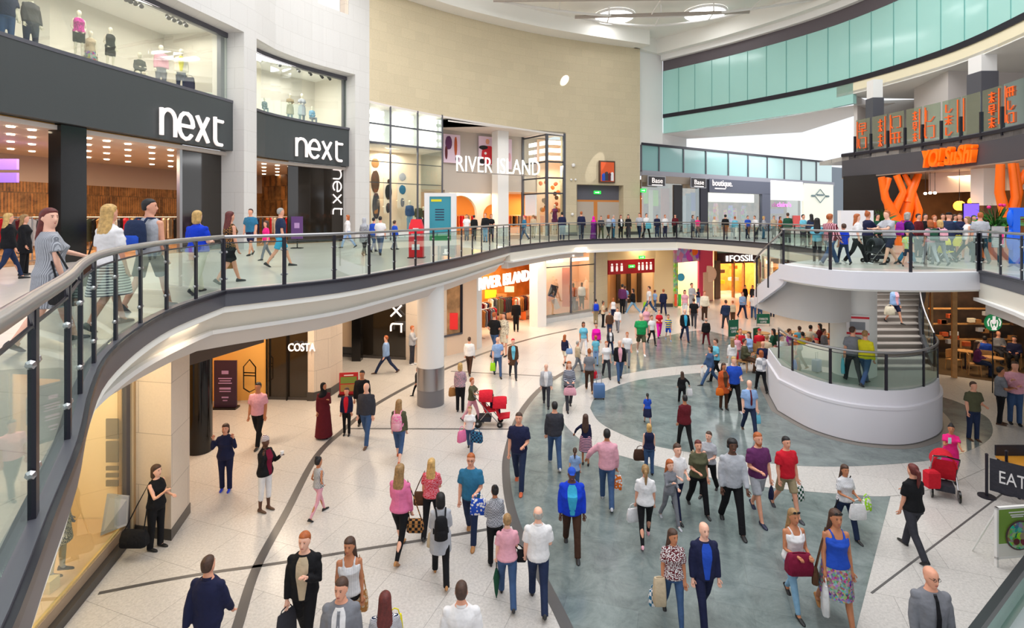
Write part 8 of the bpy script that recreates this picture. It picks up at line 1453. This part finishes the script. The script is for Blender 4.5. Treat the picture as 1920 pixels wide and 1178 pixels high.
# right coffee shop seating
for px_, yf, f_, c1, c2, hr_, b_, lb in ((1832, 702, 60, 'purple', 'ddenim', 'long:hbrown', 1.0, 'dark purple top with long hair'), (1846, 690, 150, 'blue', 'beige', 'short:hblack', 1.1, 'blue top and beige trousers'), (1872, 678, -10, 'grey', 'dgrey', 'bald:hbrown', 1.15, 'grey jumper with folded arms'), (1902, 690, -50, 'navy', 'black', 'short:hblack', 1.05, 'navy top by the picture edge')):
    p = G(px_, yf + 2); r_, i = person(p.x, p.y, 0, 1.74, f_, top='ls:' + c1, bot='tr:' + c2, hair=hr_, arms='cc' if px_ == 1872 else 'bb', sit=True, b=b_, fem=px_ == 1832, skin='skin'); tag(r_, 'coffee shop customer in a %s, seated in the right corner' % lb, 'person'); a_ = math.radians(f_); chair(p.x - math.sin(a_) * .1, p.y + math.cos(a_) * .1, a_, 'wooden chair of the customer in the %s' % lb)
for px_, yf, lb in ((1862, 704, 'under the customers in the right coffee shop corner'), (1810, 690, 'empty beside the tall timber post')): p = G(px_, yf); cafe_table(p.x, p.y, 'small round wooden table ' + lb)
for px_, yf, rz_, lb in ((1788, 694, .4, 'empty wooden chair nearest the tall timber post'), (1806, 672, 2.8, 'empty wooden chair with a curved back further inside the coffee shop'), (1842, 668, 3.0, 'empty wooden chair behind the customer in blue')): p = G(px_, yf); chair(p.x, p.y, rz_, lb)
c = G(1895, 664); 
# ---- EAT. barrier, table, food poster stand
def bpost(px_, yb, label, h=.98): p = G(px_, yb); t = thing('barrier_post', label, 'barrier post', p); MB().cyl((0, 0), .17, 0, .03, 20).build('base', M['darksteel'], t, True); MB().cyl((0, 0), .03, .03, h, 12).build('pole', M['darksteel'], t, True); MB().ball((0, 0, h), .035, 8, 6).build('cap', M['darksteel'], t, True); return p
p1 = bpost(1850, 932, 'dark barrier post at the near end of the EAT. banner'); p2 = Vector((p1.x + .72, p1.y - .75, 0)); t = thing('barrier_post', 'dark barrier post at the far end of the EAT. banner, behind the food poster', 'barrier post', p2); MB().cyl((0, 0), .03, 0, .98, 12).build('pole', M['darksteel'], t, True)
bn = thing('barrier_banner', 'charcoal fabric banner with white EAT. lettering slung between two posts', 'banner', p1); dv2 = (p2 - p1); MB().ribbon([dv2.xy * .05, dv2.xy * .95], .18, .92, -.015).build('fabric', cloth('dgrey'), bn); o = text('EAT.', 'lettering', plain('white'), .5, .28, (dv2.x * .45, dv2.y * .45, .55), dv2.xy, None, .02); o.parent = bn; o.location = Vector((dv2.y, -dv2.x, 0)).normalized() * .02
bpost(1887, 925, 'dark barrier post beside the orange topped table'); p = G(1912, 925); t = thing('cafe_table', 'orange topped square table at the right edge', 'table', (p.x + .1, p.y, 0)); MB().box((-.4, -.3, .7), (.4, .3, .75)).build('tabletop', plain('honey_wood', (214, 148, 50), .4), t); MB().box((-.4, .28, .75), (.4, .32, 1.0)).build('dark_screen', M['darksteel'], t)
for sx in (-1, 1):
    for sy in (-1, 1): MB().box((sx * .36 - .02, sy * .26 - .02, 0), (sx * .36 + .02, sy * .26 + .02, .7)).build('leg', M['black'], t)
p = G(1868, 1058); t = thing('poster_stand', 'white framed green food poster stand in the near right corner', 'poster stand', (p.x + .36, p.y, 0), .12); Hh = 1.05
MB().box((-.4, -.03, .18), (.46, .0, 1.06)).build('poster', plain('food_green', (126, 160, 66), .5), t); MB().box((-.4, -.036, .18), (.46, -.03, .42)).build('poster_foot', plain('food_white', (226, 222, 216), .5), t)
for a_, b_2 in (((-.44, -.04, 0), (-.40, .01, 1.1)), ((.46, -.04, 0), (.5, .01, 1.1)), ((-.44, -.04, 1.06), (.5, .01, 1.1)), ((-.44, -.04, .14), (.5, .01, .18))): MB().box(a_, b_2).build('frame', M['plaster'], t)
for sx in (-.42, .48): MB().tube([(sx, 0, 1.0), (sx, .45, 0)], .015, 6).build('rear_leg', M['plaster'], t)
def disc(o_, r_, m, nm, n=28, z=0): mb = MB(); mb.loft([[(o_[0] + r_ * math.cos(2 * PI * k / n), y_, o_[2] + r_ * .92 * math.sin(2 * PI * k / n)) for k in range(n)] for y_ in (o_[1], o_[1] + .006)]); return mb.build(nm, m, t)
disc((.04, -.05, .56), .3, plain('bowl_rim', (86, 60, 66), .4), 'bowl_print'); disc((.04, -.057, .56), .27, cloth('green', 'multi', 'red', 16), 'salad_print'); 
for k, (a_, r_, c_) in enumerate(((.1, .12, 'burg'), (-.02, .1, 'lime'), (.15, .08, 'red'), (-.12, .09, 'maroon'), (.05, .1, 'khaki'))): disc((.04 + a_ * .8, -.064 - k * .002, .56 + (k % 3 - 1) * .1), r_ * .7, plain(c_), 'ingredient_print', 14)
for k, (w_, z_) in enumerate(((.3, .98), (.24, .93), (.2, .895))): MB().box((-w_ * .6, -.037, z_), (w_ * .6, -.03, z_ + .02)).build('text_line', plain('white'), t)
# ---- pushchairs
def wheel(t, x, y, r_, nm='wheel'): mb = MB(); n = 16; mb.loft([[(x + xx, y + rr_ * math.cos(2 * PI * k / n), r_ + rr_ * math.sin(2 * PI * k / n)) for k in range(n)] for xx, rr_ in ((-.02, r_ * .6), (-.02, r_), (.02, r_), (.02, r_ * .6))]); w = mb.build(nm, M['black'], t, True); MB().tube([(x - .022, y, r_), (x + .022, y, r_)], r_ * .3, 8).build('hub', M['chrome'], w)
def pushchair(px_, yb, f, label, col, double=False, s=1.0):
    p = G(px_, yb); t = thing('pushchair', label, 'pushchair', p, math.radians(f)); W_ = .22
    for sx in (-1, 1):
        wheel(t, sx * .25, .3, .13 * s, 'rear_wheel'); wheel(t, sx * .22, -.38, .09 * s, 'front_wheel')
        MB().tube([(sx * .24, .3, .13), (sx * .24, .0, .5), (sx * .24, .42, 1.0)], .014, 6).build('side_frame', M['chrome'], t); MB().tube([(sx * .22, -.38, .1), (sx * .24, .1, .62)], .014, 6).build('front_frame', M['chrome'], t)
    MB().tube([(-.24, .42, 1.0), (0, .46, 1.04), (.24, .42, 1.0)], .018, 8).build('push_handle', M['black'], t)
    for oy, oz in (((0, 0),) if not double else ((.05, .08), (-.38, -.12))):
        MB().loft([[(-W_, oy - .3, oz + .42), (W_, oy - .3, oz + .42), (W_, oy - .3, oz + .46), (-W_, oy - .3, oz + .46)], [(-W_, oy + .02, oz + .36), (W_, oy + .02, oz + .36), (W_, oy, oz + .42), (-W_, oy, oz + .42)], [(-W_, oy + .22, oz + .86), (W_, oy + .22, oz + .86), (W_, oy + .18, oz + .86), (-W_, oy + .18, oz + .86)]]).build('seat', cloth(col), t, True)
        mb = MB(); mb.loft([[(W_ * 1.08 * math.cos(a * PI / 10) if True else 0, oy + .22 - .42 * math.sin(q * PI / 8) , oz + .72 + .3 * math.sin(a * PI / 10) * (1 if q < 5 else .9) * math.cos((q - 2) * PI / 14)) for a in range(11)] + [((W_ * 1.08 - .02) * math.cos(a * PI / 10), oy + .22 - .42 * math.sin(q * PI / 8), oz + .70 + .28 * math.sin(a * PI / 10) * math.cos((q - 2) * PI / 14)) for a in range(10, -1, -1)] for q in range(0, 5)]); mb.build('canopy', cloth(col), t, True)
    MB().box((-.18, -.1, .16), (.18, .28, .3)).build('basket', cloth('dgrey'), t); return t
pushchair(1768, 926, 150, 'red hooded pushchair in front of the woman in the pink dress', 'red'); p = G(1747, 934); tag(MB().loft([[(sx * .14 * k_, sy * .09 * k_, z) for sx, sy in ((-1, -1), (1, -1), (1, 1), (-1, 1))] for z, k_ in ((.25, .9), (.3, 1), (.6, 1), (.64, .7))]).build('rucksack', cloth('red')), 'small bright red bag hanging at the front of the red pushchair', 'bag'); bpy.data.objects['rucksack'].location = (p.x, p.y, 0)
pushchair(915, 797, 88, 'red double pushchair pushed by the woman in the olive t-shirt', 'red', True)
r_, i = person(G(923, 794).x, G(923, 794).y - .02, 0, .95, 90, top='ss:navy', bot='tr:ddenim', hair='short:hblack', arms='bb', sit=True, seat=.36, child=True, skin='skint'); tag(r_, 'toddler sitting in the front seat of the double pushchair', 'person')
c = D(1641, 0, 17.3); t = pushchair(1000, 900, -80, 'dark pushchair on the landing in front of the man in the grey polo', 'dgrey'); t.location = (c.x, 17.3, 5.0); t.scale = (.8, .8, .8)
c = D(1795, 0, 17.0); t = pushchair(1000, 900, 80, 'grey pushchair with a mustard hood on the landing', 'yellow'); t.location = (c.x, 17.6, 5.0); t.scale = (.8, .8, .8)
finish_pending()
